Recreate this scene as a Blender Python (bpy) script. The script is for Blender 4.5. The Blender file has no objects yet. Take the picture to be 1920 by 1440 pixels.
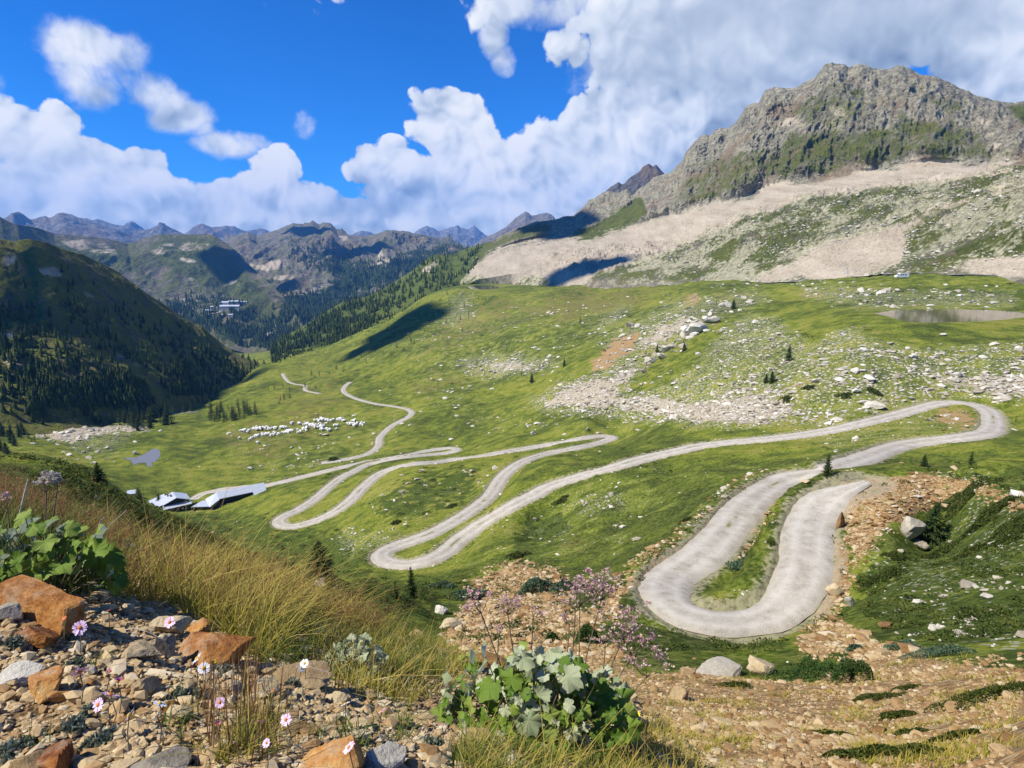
import bpy, math, random
import numpy as np
random.seed(7); RNG = np.random.default_rng(7)
R = math.radians
# ------------------------------------------------------------------ camera, sky, sun, exposure
SC = bpy.context.scene
PW, PH, FPX, PITCH = 1920.0, 1440.0, 1144.0, R(12.3)
cam_data = bpy.data.cameras.new('camera'); cam = bpy.data.objects.new('camera', cam_data)
SC.collection.objects.link(cam); SC.camera = cam
cam.location = (0, 0, 0); cam.rotation_euler = (R(90) - PITCH, 0, 0)
cam_data.sensor_width = 36.0; cam_data.lens = 36.0 * FPX / PW
cam_data.clip_start = 0.05; cam_data.clip_end = 200000.0
SUN_DIR = np.array([-0.62, -0.20, 0.76]); SUN_DIR /= np.linalg.norm(SUN_DIR)
SUN_EL = math.asin(SUN_DIR[2]); SUN_AZ = math.atan2(SUN_DIR[0], SUN_DIR[1])
sun_data = bpy.data.lights.new('sun', 'SUN'); sun = bpy.data.objects.new('sun', sun_data)
SC.collection.objects.link(sun)
sun_data.energy = 5.0; sun_data.angle = R(0.5); sun_data.color = (1.0, 0.935, 0.82)
from mathutils import Vector, Matrix, Euler
sun.rotation_euler = Vector(SUN_DIR.tolist()).to_track_quat('Z', 'Y').to_euler()
SC.view_settings.view_transform = 'Standard'
SC.view_settings.look = 'None'; SC.view_settings.exposure = 0.60; SC.view_settings.gamma = 1.0
SC.cycles.max_bounces = 6; SC.cycles.diffuse_bounces = 2; SC.cycles.glossy_bounces = 2
SC.cycles.transmission_bounces = 3; SC.cycles.volume_bounces = 1; SC.cycles.transparent_max_bounces = 6
SC.cycles.caustics_reflective = False; SC.cycles.caustics_refractive = False

def px_dir(px, py):
    """world direction(s) through a point of the photograph"""
    X = (np.asarray(px, float) - PW / 2) / FPX; Y = -(np.asarray(py, float) - PH / 2) / FPX
    c, s = math.cos(PITCH), math.sin(PITCH)
    return X, c + Y * s, -s + Y * c
def px_te(px, py):
    """azimuth and tangent of elevation"""
    dx, dy, dz = px_dir(px, py)
    return np.arctan2(dx, dy), dz / np.hypot(dx, dy)
def px_z(px, py, z):
    """horizontal distance at which the line through a pixel meets height z"""
    return z / px_te(px, py)[1]
def at_r(px, py, r):
    t, e = px_te(px, py)
    return np.array([r * np.sin(t), r * np.cos(t), r * e])
def project(x, y, z):
    c, s = math.cos(PITCH), math.sin(PITCH)
    d = y * c - z * s; d = np.where(np.abs(d) < 1e-6, 1e-6, d)
    u = y * s + z * c
    return PW / 2 + FPX * x / d, PH / 2 - FPX * u / d, d

# ---- world: Nishita sky with procedural cumulus given by direction
world = bpy.data.worlds.new('World'); SC.world = world; world.use_nodes = True
wt = world.node_tree; wt.nodes.clear()
def wn(kind, **kw):
    n = wt.nodes.new(kind)
    for k, v in kw.items(): setattr(n, k, v)
    return n
def wl(a, b): wt.links.new(a, b)
def wmath(op, a, b=None, c=None, clamp=False):
    n = wn('ShaderNodeMath', operation=op, use_clamp=clamp)
    for i, v in enumerate((a, b, c)):
        if v is None: continue
        if isinstance(v, (int, float)): n.inputs[i].default_value = v
        else: wl(v, n.inputs[i])
    return n.outputs[0]
def wvec(op, a, b=None, c=None):
    n = wn('ShaderNodeVectorMath', operation=op)
    for i, v in enumerate((a, b, c)):
        if v is None: continue
        if isinstance(v, (tuple, list)): n.inputs[i].default_value = v
        else: wl(v, n.inputs[i])
    return n
def wramp(v, lo, hi):
    n = wn('ShaderNodeMapRange', interpolation_type='SMOOTHSTEP'); wl(v, n.inputs[0])
    n.inputs[1].default_value = lo; n.inputs[2].default_value = hi
    return n.outputs[0]
sky = wn('ShaderNodeTexSky', sky_type='NISHITA', sun_disc=False, sun_elevation=SUN_EL, sun_rotation=SUN_AZ,
         altitude=2300.0, air_density=1.0, dust_density=0.25, ozone_density=2.2)
hsv = wn('ShaderNodeHueSaturation'); wl(sky.outputs[0], hsv.inputs['Color'])
hsv.inputs['Hue'].default_value = 0.500; hsv.inputs['Saturation'].default_value = 1.22; hsv.inputs['Value'].default_value = 1.0
hsv2 = wvec('MULTIPLY', hsv.outputs[0], (0.12, 0.70, 1.30))
tc = wn('ShaderNodeTexCoord')
dirv = wvec('NORMALIZE', tc.outputs['Generated']).outputs[0]
# cloud banks: (photo x, photo y, half width, half height, weight); each becomes a direction and an angular size
BLOBS = [(36, 262, 84, 62, 1.0), (-120, 220, 130, 100, 1.0), (-6, 150, 22, 28, .6),
         (155, 92, 62, 44, 1.0), (230, 108, 58, 36, .9), (168, 150, 62, 42, .9), (285, 165, 50, 40, .9), (335, 216, 50, 32, .95), (250, 140, 50, 36, .8), (312, 190, 44, 34, .85), (372, 240, 30, 18, .7), (450, 268, 34, 18, .65),
         (410, 272, 52, 22, .85), (488, 264, 24, 14, .55), (572, 238, 26, 28, .72), (598, 266, 20, 20, .62),
         (842, 210, 62, 40, 1.05), (870, 262, 74, 46, 1.0), (842, 182, 34, 24, .9),
         (150, 350, 200, 62, 1.0), (170, 296, 60, 34, .85), (265, 312, 58, 34, .8), (310, 362, 70, 44, .8), (-100, 360, 170, 70, 1.0),
         (480, 368, 150, 36, 1.0), (525, 318, 46, 34, .95), (470, 350, 60, 30, .75), (570, 365, 80, 36, .8),
         (725, 318, 80, 40, 1.0), (690, 292, 34, 24, .85), (735, 288, 32, 24, .85), (800, 348, 130, 52, 1.0),
         (1000, 345, 170, 80, 1.1), (1045, 278, 66, 46, .95), (1130, 240, 80, 62, 1.1), (1250, 260, 140, 84, 1.1),
         (1110, 205, 40, 40, .8), (1350, 250, 140, 70, 1.0),
         (400, 424, 900, 34, 1.25), (1100, 412, 640, 46, 1.2),
         (1180, 105, 120, 66, 1.0), (1330, 60, 260, 100, 1.2), (1600, 30, 380, 120, 1.25), (1130, 10, 150, 34, .9),
         (960, 5, 56, 30, .85), (925, 60, 26, 40, .62), (945, 115, 24, 26, .5), (1085, 150, 40, 44, .78), (1060, 100, 24, 30, .5),
         (1850, 150, 140, 64, 1.1), (1360, 200, 130, 80, 1.0), (1450, 170, 120, 60, 1.0), (2200, 60, 460, 190, 1.2), (1500, 110, 240, 70, 1.1),
         (1500, -330, 800, 200, .9), (2500, 300, 500, 200, 1.0), (-700, 300, 420, 120, 1.0)]
SOFT = [(155, 92), (230, 108), (168, 150), (285, 165), (335, 216), (250, 140), (312, 190), (372, 240), (450, 268), (410, 272), (488, 264), (572, 238), (598, 266), (960, 5), (925, 60), (945, 115), (1085, 150), (1060, 100), (-6, 150), (1180, 105), (1130, 10)]
fieldA = None; fieldS = None; topA = None
for (bx, by, hw, hh, wgt) in BLOBS:
    c0 = np.array(px_dir(bx, by)); L = np.linalg.norm(c0); c0 = c0 / L
    ah, av = hw / FPX / L * 1.08, hh / FPX / L * 1.12
    dif = wvec('SUBTRACT', dirv, tuple(c0.tolist())).outputs[0]
    # horizontal axis of the blob and its vertical axis
    hx = np.array([c0[1], -c0[0], 0.0]); hx /= np.linalg.norm(hx); vx = np.cross(hx, c0)
    a = wvec('DOT_PRODUCT', dif, tuple((hx / ah).tolist())).outputs['Value']
    b = wvec('DOT_PRODUCT', dif, tuple((vx / av).tolist())).outputs['Value']
    d2 = wmath('MULTIPLY_ADD', a, a, wmath('MULTIPLY', b, b))
    f = wmath('MULTIPLY', wmath('DIVIDE', 1.0, wmath('ADD', wmath('MULTIPLY', d2, d2), 1.0)), wgt)
    if c0[1] > 0.0:
        facing = wvec('DOT_PRODUCT', dirv, tuple(c0.tolist())).outputs['Value']
        f = wmath('MULTIPLY', f, wmath('GREATER_THAN', facing, 0.0))
    if (bx, by) in SOFT: fieldS = f if fieldS is None else wmath('MAXIMUM', fieldS, f)
    else: fieldA = f if fieldA is None else wmath('MAXIMUM', fieldA, f)
    tf = wmath('MULTIPLY', f, wmath('ADD', b, 0.0))
    topA = tf if topA is None else wmath('ADD', topA, tf)
def add_vec(v, off): return wvec('ADD', v, off).outputs[0]
warp = wn('ShaderNodeTexNoise'); wl(dirv, warp.inputs['Vector']); warp.inputs['Scale'].default_value = 7.0; warp.inputs['Detail'].default_value = 3.0
wsc = wvec('SCALE', wvec('SUBTRACT', warp.outputs['Color'], (.5, .5, .5)).outputs[0]); wsc.inputs[3].default_value = 0.07
pw = wvec('ADD', dirv, wsc.outputs[0]).outputs[0]
def noise3(v, scale, detail, rough=.5):
    n = wn('ShaderNodeTexNoise'); wl(v, n.inputs['Vector']); n.inputs['Scale'].default_value = scale; n.inputs['Detail'].default_value = detail; n.inputs['Roughness'].default_value = rough
    return wmath('SUBTRACT', n.outputs['Fac'], 0.5)
def heads(v):
    # rounded heads: creases where the folded noise meets
    f1 = wmath('ABSOLUTE', noise3(v, 13.0, 0)); f2 = wmath('ABSOLUTE', noise3(v, 27.0, 0)); f3 = wmath('ABSOLUTE', noise3(v, 55.0, 0))
    return wmath('SUBTRACT', wmath('MULTIPLY_ADD', f1, 1.6, wmath('MULTIPLY_ADD', f2, .9, wmath('MULTIPLY', f3, .5))), 0.30)
so = SUN_DIR * 0.020
hA = heads(pw); hB = heads(add_vec(pw, tuple(so.tolist())))
nA = noise3(dirv, 8.0, 10.0, .58)
dens = wmath('MULTIPLY', wmath('MULTIPLY_ADD', nA, 1.75, wmath('MULTIPLY_ADD', hA, .6, fieldA)), wramp(fieldA, .03, .28))
wisp = noise3(pw, 11.0, 9.0, .62)
densS = wmath('MULTIPLY', wmath('MULTIPLY_ADD', nA, 1.5, wmath('MULTIPLY_ADD', wisp, 1.7, fieldS)), wramp(fieldS, .02, .30))
alpha = wmath('MAXIMUM', wramp(dens, 0.48, 0.61), wmath('MULTIPLY', wramp(densS, 0.34, 1.0), .94))
relief = wmath('SUBTRACT', hA, hB)
sepz = wn('ShaderNodeSeparateXYZ'); wl(dirv, sepz.inputs[0])
# the overcast cover to the right overhead is thick and shows its grey underside
cover = None
for (bx, by, hw, hh, wgt) in [(1560, 40, 520, 110, .26), (1290, 150, 170, 40, .34), (1330, 30, 200, 50, .26), (1720, 50, 180, 50, .22), (60, 285, 120, 40, .45), (1900, -300, 900, 300, .8), (860, 375, 190, 26, .35), (480, 390, 420, 16, .3)]:
    c0 = np.array(px_dir(bx, by)); L = np.linalg.norm(c0); c0 = c0 / L
    hx = np.array([c0[1], -c0[0], 0.0]); hx /= np.linalg.norm(hx); vx = np.cross(hx, c0)
    dif = wvec('SUBTRACT', dirv, tuple(c0.tolist())).outputs[0]
    a = wvec('DOT_PRODUCT', dif, tuple((hx * FPX * L / hw).tolist())).outputs['Value']
    b = wvec('DOT_PRODUCT', dif, tuple((vx * FPX * L / hh).tolist())).outputs['Value']
    f = wmath('MULTIPLY', wmath('EXPONENT', wmath('MULTIPLY', wmath('MULTIPLY_ADD', a, a, wmath('MULTIPLY', b, b)), -0.8)), wgt)
    cover = f if cover is None else wmath('ADD', cover, f)
soft = wmath('SUBTRACT', 1.0, wmath('MULTIPLY', cover, 0.85), clamp=True)
lit = wmath('MULTIPLY_ADD', wmath('MULTIPLY', relief, soft), 0.95, 0.82)
lit = wmath('MULTIPLY_ADD', nA, wmath('MULTIPLY_ADD', soft, 0.22, 0.42), lit)
lit = wmath('MULTIPLY_ADD', topA, 0.14, lit)
lit = wmath('MULTIPLY_ADD', noise3(pw, 5.0, 4.0), 1.15, lit)
lit = wmath('SUBTRACT', lit, wmath('MULTIPLY', cover, 0.55))
lit = wmath('MAXIMUM', wmath('MINIMUM', lit, 1.0), 0.0)
cr = wn('ShaderNodeValToRGB'); wl(lit, cr.inputs[0])
cr.color_ramp.elements[0].position = 0.0; cr.color_ramp.elements[0].color = (0.21, 0.28, 0.39, 1)
cr.color_ramp.elements[1].position = 1.0; cr.color_ramp.elements[1].color = (1.0, 1.0, 1.0, 1)
e_ = cr.color_ramp.elements.new(0.45); e_.color = (0.52, 0.60, 0.71, 1)
e_ = cr.color_ramp.elements.new(0.72); e_.color = (0.80, 0.85, 0.92, 1)
csc = wvec('SCALE', cr.outputs[0]); csc.inputs[3].default_value = 7.7
mixw = wn('ShaderNodeMix', data_type='RGBA'); wl(alpha, mixw.inputs[0]); wl(hsv2.outputs[0], mixw.inputs[6]); wl(csc.outputs[0], mixw.inputs[7])
bg = wn('ShaderNodeBackground'); bg.inputs[1].default_value = 0.088; wl(mixw.outputs[2], bg.inputs[0])
wo = wn('ShaderNodeOutputWorld'); wl(bg.outputs[0], wo.inputs[0])
world.cycles.sampling_method = 'NONE'

COL = SC.collection
def tag(o, label=None, cat=None, group=None, kind=None):
    if label: o['label'] = label
    if cat: o['category'] = cat
    if group: o['group'] = group
    if kind: o['kind'] = kind
    return o
def empty(name, loc, label, cat, group=None, rz=0.0):
    o = bpy.data.objects.new(name, None); COL.objects.link(o); o.location = loc; o.rotation_euler = (0, 0, rz)
    o.empty_display_size = 0.1
    return tag(o, label, cat, group)
def mesh_np(name, V, F, mats, parent=None, smooth=False, attrs=None, matidx=None, loc=None):
    """V (n,3); F (m,3) or (m,4) array or list of such arrays"""
    Fs = F if isinstance(F, list) else [F]
    me = bpy.data.meshes.new(name)
    V = np.asarray(V, np.float32); me.vertices.add(len(V)); me.vertices.foreach_set('co', V.ravel())
    nl = sum(f.size for f in Fs); npoly = sum(len(f) for f in Fs)
    me.loops.add(nl); me.loops.foreach_set('vertex_index', np.concatenate([f.ravel() for f in Fs]).astype(np.int32))
    me.polygons.add(npoly)
    tot = np.concatenate([np.full(len(f), f.shape[1], np.int32) for f in Fs])
    st = np.concatenate([[0], np.cumsum(tot)[:-1]]).astype(np.int32)
    me.polygons.foreach_set('loop_start', st); me.polygons.foreach_set('loop_total', tot)
    if matidx is not None: me.polygons.foreach_set('material_index', np.asarray(matidx, np.int32))
    me.polygons.foreach_set('use_smooth', np.full(npoly, bool(smooth)))
    me.update(calc_edges=True)
    for k, a in (attrs or {}).items():
        at = me.attributes.new(k, 'FLOAT', 'POINT'); at.data.foreach_set('value', np.asarray(a, np.float32))
    for m in (mats if isinstance(mats, (list, tuple)) else [mats]): me.materials.append(m)
    o = bpy.data.objects.new(name, me); COL.objects.link(o)
    if parent is not None: o.parent = parent
    if loc is not None: o.location = loc
    return o
# ------------------------------------------------------------------ noise
_perm = np.random.default_rng(3).permutation(512).astype(np.int64)
_ga = np.random.default_rng(4).uniform(0, 2 * np.pi, 512); _gx, _gy = np.cos(_ga), np.sin(_ga)
def gnoise(x, y, seed=0):
    x = np.asarray(x, float) + seed * 17.31; y = np.asarray(y, float) - seed * 9.77
    xi = np.floor(x); yi = np.floor(y); fx = x - xi; fy = y - yi
    xi = xi.astype(np.int64); yi = yi.astype(np.int64)
    def g(ix, iy, dx, dy):
        h = _perm[(_perm[ix & 511] + iy) & 511]
        return _gx[h] * dx + _gy[h] * dy
    u = fx * fx * fx * (fx * (fx * 6 - 15) + 10); v = fy * fy * fy * (fy * (fy * 6 - 15) + 10)
    a = g(xi, yi, fx, fy); b = g(xi + 1, yi, fx - 1, fy); c = g(xi, yi + 1, fx, fy - 1); d = g(xi + 1, yi + 1, fx - 1, fy - 1)
    return (a + u * (b - a) + v * (c - a + u * (a - b - c + d))) * 1.5
def fbm(x, y, octv=5, gain=.5, seed=0):
    s = 0; a = 1; f = 1; t = 0
    for i in range(octv):
        s = s + a * gnoise(x * f, y * f, seed + i); t += a; a *= gain; f *= 2.03
    return s / t
def ridged(x, y, octv=5, gain=.5, seed=0):
    s = 0; a = 1; f = 1; t = 0
    for i in range(octv):
        s = s + a * (1 - 2 * np.abs(gnoise(x * f, y * f, seed + i))); t += a; a *= gain; f *= 2.03
    return s / t
def sstep(a, b, x):
    t = np.clip((x - a) / (b - a), 0, 1); return t * t * (3 - 2 * t)

# ------------------------------------------------------------------ base ground: control points on the photograph with a distance
GP = []          # (azimuth, log r, e)
def P(px, py, r): t, e = px_te(px, py); GP.append((float(t), math.log(r), float(e)))
def Z(px, py, z): P(px, py, float(px_z(px, py, z)))
for q in [(1900,1400,4.2),(1700,1400,6),(1500,1350,8.5),(1300,1350,7),(1300,1440,4),(1900,1440,3.4),(1600,1440,4.2),(1250,1300,11),
          (1100,1230,22),(1300,1230,24),(1500,1220,24),(1700,1210,24),(1900,1250,16),(2300,1250,15),(2300,1440,3.2),
          (0,1150,12),(300,1150,12),(600,1250,10),(800,1300,9),(1000,1300,8),(0,1300,5),(400,1350,5),(800,1420,4.5),(-400,1200,8),
          (-400,840,62),(0,868,55),(70,862,55),(140,880,50),(200,912,47),(250,945,45),(330,995,42),(400,1030,40),(0,905,85),(140,930,85),(250,985,85),(330,1020,80),(-400,890,95),
          (0,900,150),(140,935,150),(250,980,150),(0,880,260),(140,905,240),(-400,880,250),
          (600,1085,45),(500,1080,40),(772,1120,60),(960,1090,70),(960,1180,38),(820,1180,40),(700,1130,45),(1080,1130,48),
          (1560,1000,62),(1600,930,66),(1745,1015,68),(1650,905,72),(1700,888,75),(1820,882,76),(1900,880,76),(2150,880,78),(1900,1000,54),(2200,1000,53),
          (1900,1100,37),(2200,1100,35),(1700,1100,44),(1620,1080,50),(1600,1150,37),(1750,1180,28),(1720,900,96),(1850,892,98),(2150,895,100),
          (1300,600,396),(1690,519,560),(1850,518,550),(1500,526,640),(1400,527,700),(2100,518,520),
          (1000,700,425),(1000,620,560),(800,680,560),(750,620,800),(850,600,800),(1100,570,700),(1000,560,800),(910,538,1000),(860,548,1020),
          (1100,537,870),(1200,532,800),(1300,525,750),(1250,562,600),(1180,600,500),(1100,650,430),(650,640,950),(560,662,950),(640,680,780),
          (500,662,1500),(560,650,1700),(650,640,1800),(800,590,1800),(900,570,1800),(1200,550,1100),(1500,545,1000),(1900,545,900),(2200,545,900),
          (0,800,620),(200,775,660),(350,750,760),(-400,830,450),(0,730,1200),(300,705,1200),(490,690,850),
          (-400,640,3000),(0,640,3000),(500,650,2600),(1000,580,3000),(1900,580,3000),(-400,560,8000),(500,560,8000),(1000,545,8000),(2200,560,8000),
          (-400,505,24000),(500,505,24000),(1000,505,24000),(2200,505,24000)]: P(*q)
ROAD_Z = [(1620,904,-24),(1565,922,-24.8),(1512,1010,-26.3),(1467,1142,-27.6),(1369,1173,-28),(1243,1110,-28.6),(1324,1035,-29.4),(1413,933,-30.6),
          (1502,891,-31.7),(1636,851,-33.5),(1791,820,-35.8),(1865,793,-37.5),(1827,757,-39.5),(1680,777,-41.5),(1547,808,-44),(1400,825,-46.5),(1280,842,-49),
          (1107,887,-53.5),(951,951,-58),(831,1036,-61.5),(724,1056,-63.5),(707,1044,-64),(796,1004,-65.5),(916,931,-68),(978,864,-70.5),(1062,842,-72.5),
          (1142,822,-74.5),(1040,831,-77),(907,852,-79.5),(773,868,-82),(680,916,-85),(591,976,-88),(529,988,-89.5),(524,971,-90),(613,916,-92.5),(662,884,-94),
          (729,862,-95.5),(831,851,-97),(853,840,-97.8),(796,847,-98.5),(684,867,-100),(578,891,-102),(493,911,-104),
          (265,857,-112),(430,945,-104.5),(310,955,-106),(560,800,-112),(470,830,-113),(767,782,-106),(720,757,-112),(643,733,-122),(657,717,-124),(553,720,-134),
          (532,705,-136),(450,722,-150),(350,790,-125),(120,805,-114),(150,865,-111),(540,1040,-82),(640,1062,-71),(430,1005,-94),
          (1000,960,-59),(1100,1000,-50.5),(1200,950,-46.5),(1100,1060,-43),(1000,1040,-53),(1040,907,-55.6),(1150,874,-51.5),(1075,896,-54.4),(996,930,-56.8),
          (1850,845,-33.5),(2100,840,-32),(1600,780,-42),(1600,740,-39.5),(1600,700,-36),(1600,620,-30),(1400,780,-48),(1400,700,-45),(1400,640,-42),(1400,600,-38),
          (1400,560,-33),(1850,740,-38),(1850,680,-33),(1850,625,-28.5),(1750,592,-27),(1850,592,-27),(1700,572,-26.6),(1650,586,-27),(1850,562,-25.5),(1600,540,-25),
          (2100,600,-26),(2100,700,-32),(1200,690,-62),(1150,750,-68),(1250,790,-60),(1100,790,-72),(900,760,-95),(850,800,-98),(900,700,-98),(750,720,-112)]
for q in ROAD_Z: Z(*q)
for pxx in (-400, 200, 700, 1000, 1300, 1900):
    t = float(px_te(pxx, 1440)[0])
    GP.append((t, math.log(1.5), -1.75)); GP.append((t, math.log(0.5), -3.0))
TS = 3.0
_G = np.array(GP); _gp = np.stack([_G[:, 0] * TS, _G[:, 1]], 1)
def _tps(d2): return 0.5 * d2 * np.log(d2 + 1e-12)
def _solve():
    n = len(_gp); d2 = ((_gp[:, None] - _gp[None]) ** 2).sum(-1)
    A = np.zeros((n + 3, n + 3)); A[:n, :n] = _tps(d2) + np.eye(n) * 2e-4
    A[:n, n] = 1; A[:n, n + 1:] = _gp; A[n, :n] = 1; A[n + 1:, :n] = _gp.T
    return np.linalg.solve(A, np.concatenate([_G[:, 2], np.zeros(3)]))
_w = _solve()
def base_e(t, u):
    t = np.asarray(t, float); sh = t.shape; q = np.stack([t.ravel() * TS, np.asarray(u, float).ravel()], 1)
    out = np.empty(len(q)); n = len(_gp)
    for i in range(0, len(q), 40000):
        b = q[i:i + 40000]
        d2 = (b ** 2).sum(1)[:, None] + (_gp ** 2).sum(1)[None] - 2 * b @ _gp.T
        out[i:i + 40000] = _tps(np.maximum(d2, 0)) @ _w[:n] + _w[n] + b @ _w[n + 1:]
    return out.reshape(sh)
# cached on a polar grid, bilinear afterwards
CT0, CT1, CNT = R(-66), R(66), 700
CU0, CU1, CNU = math.log(0.3), math.log(25000), 900
_ct = np.linspace(CT0, CT1, CNT); _cu = np.linspace(CU0, CU1, CNU)
_ce = base_e(*np.meshgrid(_ct, _cu, indexing='ij'))
def bilin(tab, t, u):
    a = np.clip((np.asarray(t) - CT0) / (CT1 - CT0) * (CNT - 1), 0, CNT - 1.001); b = np.clip((np.asarray(u) - CU0) / (CU1 - CU0) * (CNU - 1), 0, CNU - 1.001)
    i = a.astype(int); j = b.astype(int); f = a - i; g = b - j
    return (tab[i, j] * (1 - f) + tab[i + 1, j] * f) * (1 - g) + (tab[i, j + 1] * (1 - f) + tab[i + 1, j + 1] * f) * g
def base_z(x, y):
    r = np.maximum(np.hypot(x, y), 0.31); return r * bilin(_ce, np.arctan2(x, y), np.log(r))
# ------------------------------------------------------------------ foreground bank
def line_te(L):
    a = np.array([(*px_te(p[0], p[1]), math.log(p[2])) for p in L]); a = a[np.argsort(a[:, 0])]; return a
BANK = [line_te(L) for L in (
    [(-600,1440,1.5),(0,1440,1.24),(320,1440,1.02),(640,1440,.92),(1000,1500,.95),(1150,1560,.9),(1400,1700,.75),(1900,2100,.5),(2500,2200,.45)],
    [(-600,1150,2.0),(0,1150,2.0),(300,1200,1.9),(560,1250,1.95),(800,1330,1.75),(1000,1390,1.7),(1150,1440,1.45),(1300,1540,1.15),(1900,2050,.58),(2500,2150,.52)],
    [(-600,880,5.0),(0,925,4.6),(240,1030,4.1),(480,1092,3.6),(700,1185,3.1),(820,1228,2.9),(1000,1300,2.5),(1180,1350,2.1),(1250,1430,1.7),(1400,1590,1.25),(1900,2000,.68),(2500,2100,.6)])]
def bank_z(t, r):
    u = np.log(r)
    rs = [np.interp(t, L[:, 0], L[:, 2]) for L in BANK]; es = [np.interp(t, L[:, 0], L[:, 1]) for L in BANK]
    zs = [np.exp(rr) * ee for rr, ee in zip(rs, es)]
    r0, r1, r2 = np.exp(rs[0]), np.exp(rs[1]), np.exp(rs[2])
    zin = np.where(r < r0, zs[0] + (r0 - r) * .12, np.where(r < r1, zs[0] + (zs[1] - zs[0]) * (r - r0) / (r1 - r0), zs[1] + (zs[2] - zs[1]) * (r - r1) / (r2 - r1)))
    over = np.maximum(r - r2, 0)
    return np.where(r > r2, zs[2] - over * (.55 + .5 * sstep(0, 1.5, over)), zin)
def bank_edge(t): return np.exp(np.interp(t, BANK[2][:, 0], BANK[2][:, 2]))

# ------------------------------------------------------------------ masks drawn as outlines on the photograph, kept on a raster with margins
MX0, MX1, MY0, MY1, MC = -420, 2340, 60, 1560, 3.0
_mw, _mh = int((MX1 - MX0) / MC), int((MY1 - MY0) / MC)
_mxs = MX0 + (np.arange(_mw) + .5) * MC; _mys = MY0 + (np.arange(_mh) + .5) * MC
def poly_mask(polys, blur=2, out=None):
    M = np.zeros((_mh, _mw))
    for pg in polys:
        val = 1.0
        if isinstance(pg[0], (int, float)): val, pg = pg[0], pg[1]
        p = np.array(pg, float)
        i0 = max(0, int((p[:, 1].min() - MY0) / MC) - 1); i1 = min(_mh, int((p[:, 1].max() - MY0) / MC) + 2)
        j0 = max(0, int((p[:, 0].min() - MX0) / MC) - 1); j1 = min(_mw, int((p[:, 0].max() - MX0) / MC) + 2)
        if i1 <= i0 or j1 <= j0: continue
        X, Y = np.meshgrid(_mxs[j0:j1], _mys[i0:i1]); ins = np.zeros(X.shape, bool)
        for k in range(len(p)):
            x1, y1 = p[k]; x2, y2 = p[(k + 1) % len(p)]
            if y1 == y2: continue
            c = (y1 > Y) != (y2 > Y)
            ins ^= c & (X < (x2 - x1) * (Y - y1) / (y2 - y1) + x1)
        M[i0:i1, j0:j1] = np.where(ins, np.maximum(M[i0:i1, j0:j1], val), M[i0:i1, j0:j1])
    for _ in range(2):
        if blur > 0:
            k = blur
            for ax in (0, 1):
                Pd = np.pad(M, [(k + 1, k) if a == ax else (0, 0) for a in (0, 1)], mode='edge'); cs = np.cumsum(Pd, axis=ax)
                M = (np.take(cs, np.arange(2 * k + 1, cs.shape[ax]), axis=ax) - np.take(cs, np.arange(0, cs.shape[ax] - 2 * k - 1), axis=ax)) / (2 * k + 1)
    return M
def msample(M, px, py):
    a = np.clip((py - MY0) / MC - .5, 0, _mh - 1.01); b = np.clip((px - MX0) / MC - .5, 0, _mw - 1.01)
    i = a.astype(int); j = b.astype(int); f = a - i; g = b - j
    return (M[i, j] * (1 - g) + M[i, j + 1] * g) * (1 - f) + (M[i + 1, j] * (1 - g) + M[i + 1, j + 1] * g) * f

# ------------------------------------------------------------------ roads: centre lines seen in the photograph, laid on the ground
def catmull(pts, n=8):
    p = np.array(pts, float); p = np.vstack([2 * p[0] - p[1], p, 2 * p[-1] - p[-2]]); out = []
    for i in range(1, len(p) - 2):
        for k in range(n):
            t = k / n
            out.append(.5 * ((2 * p[i]) + (-p[i - 1] + p[i + 1]) * t + (2 * p[i - 1] - 5 * p[i] + 4 * p[i + 1] - p[i + 2]) * t * t + (-p[i - 1] + 3 * p[i] - 3 * p[i + 1] + p[i + 2]) * t ** 3))
    out.append(p[-2]); return np.array(out)
def cast(px, py, rmin=20.0, rmax=3000.0, surf=None):
    """first meeting of the line through a pixel with the ground"""
    t, e = px_te(px, py); t = np.atleast_1d(t); e = np.atleast_1d(e)
    us = np.linspace(math.log(rmin), math.log(rmax), 900)
    tab = (surf or (lambda T, U: bilin(_ce, T, U)))(np.repeat(t[:, None], len(us), 1), np.repeat(us[None], len(t), 0))
    hit = tab >= e[:, None] - 1e-9; k = np.where(hit.any(1), hit.argmax(1), len(us) - 1); k = np.maximum(k, 1)
    rows = np.arange(len(t)); a = tab[rows, k - 1] - e; b = tab[rows, k] - e
    f = np.clip(-a / np.where(np.abs(b - a) < 1e-12, 1, b - a), 0, 1)
    r = np.exp(us[k - 1] + f * (us[1] - us[0]))
    return np.stack([r * np.sin(t), r * np.cos(t), r * e], 1)
ROADS = {}
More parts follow.
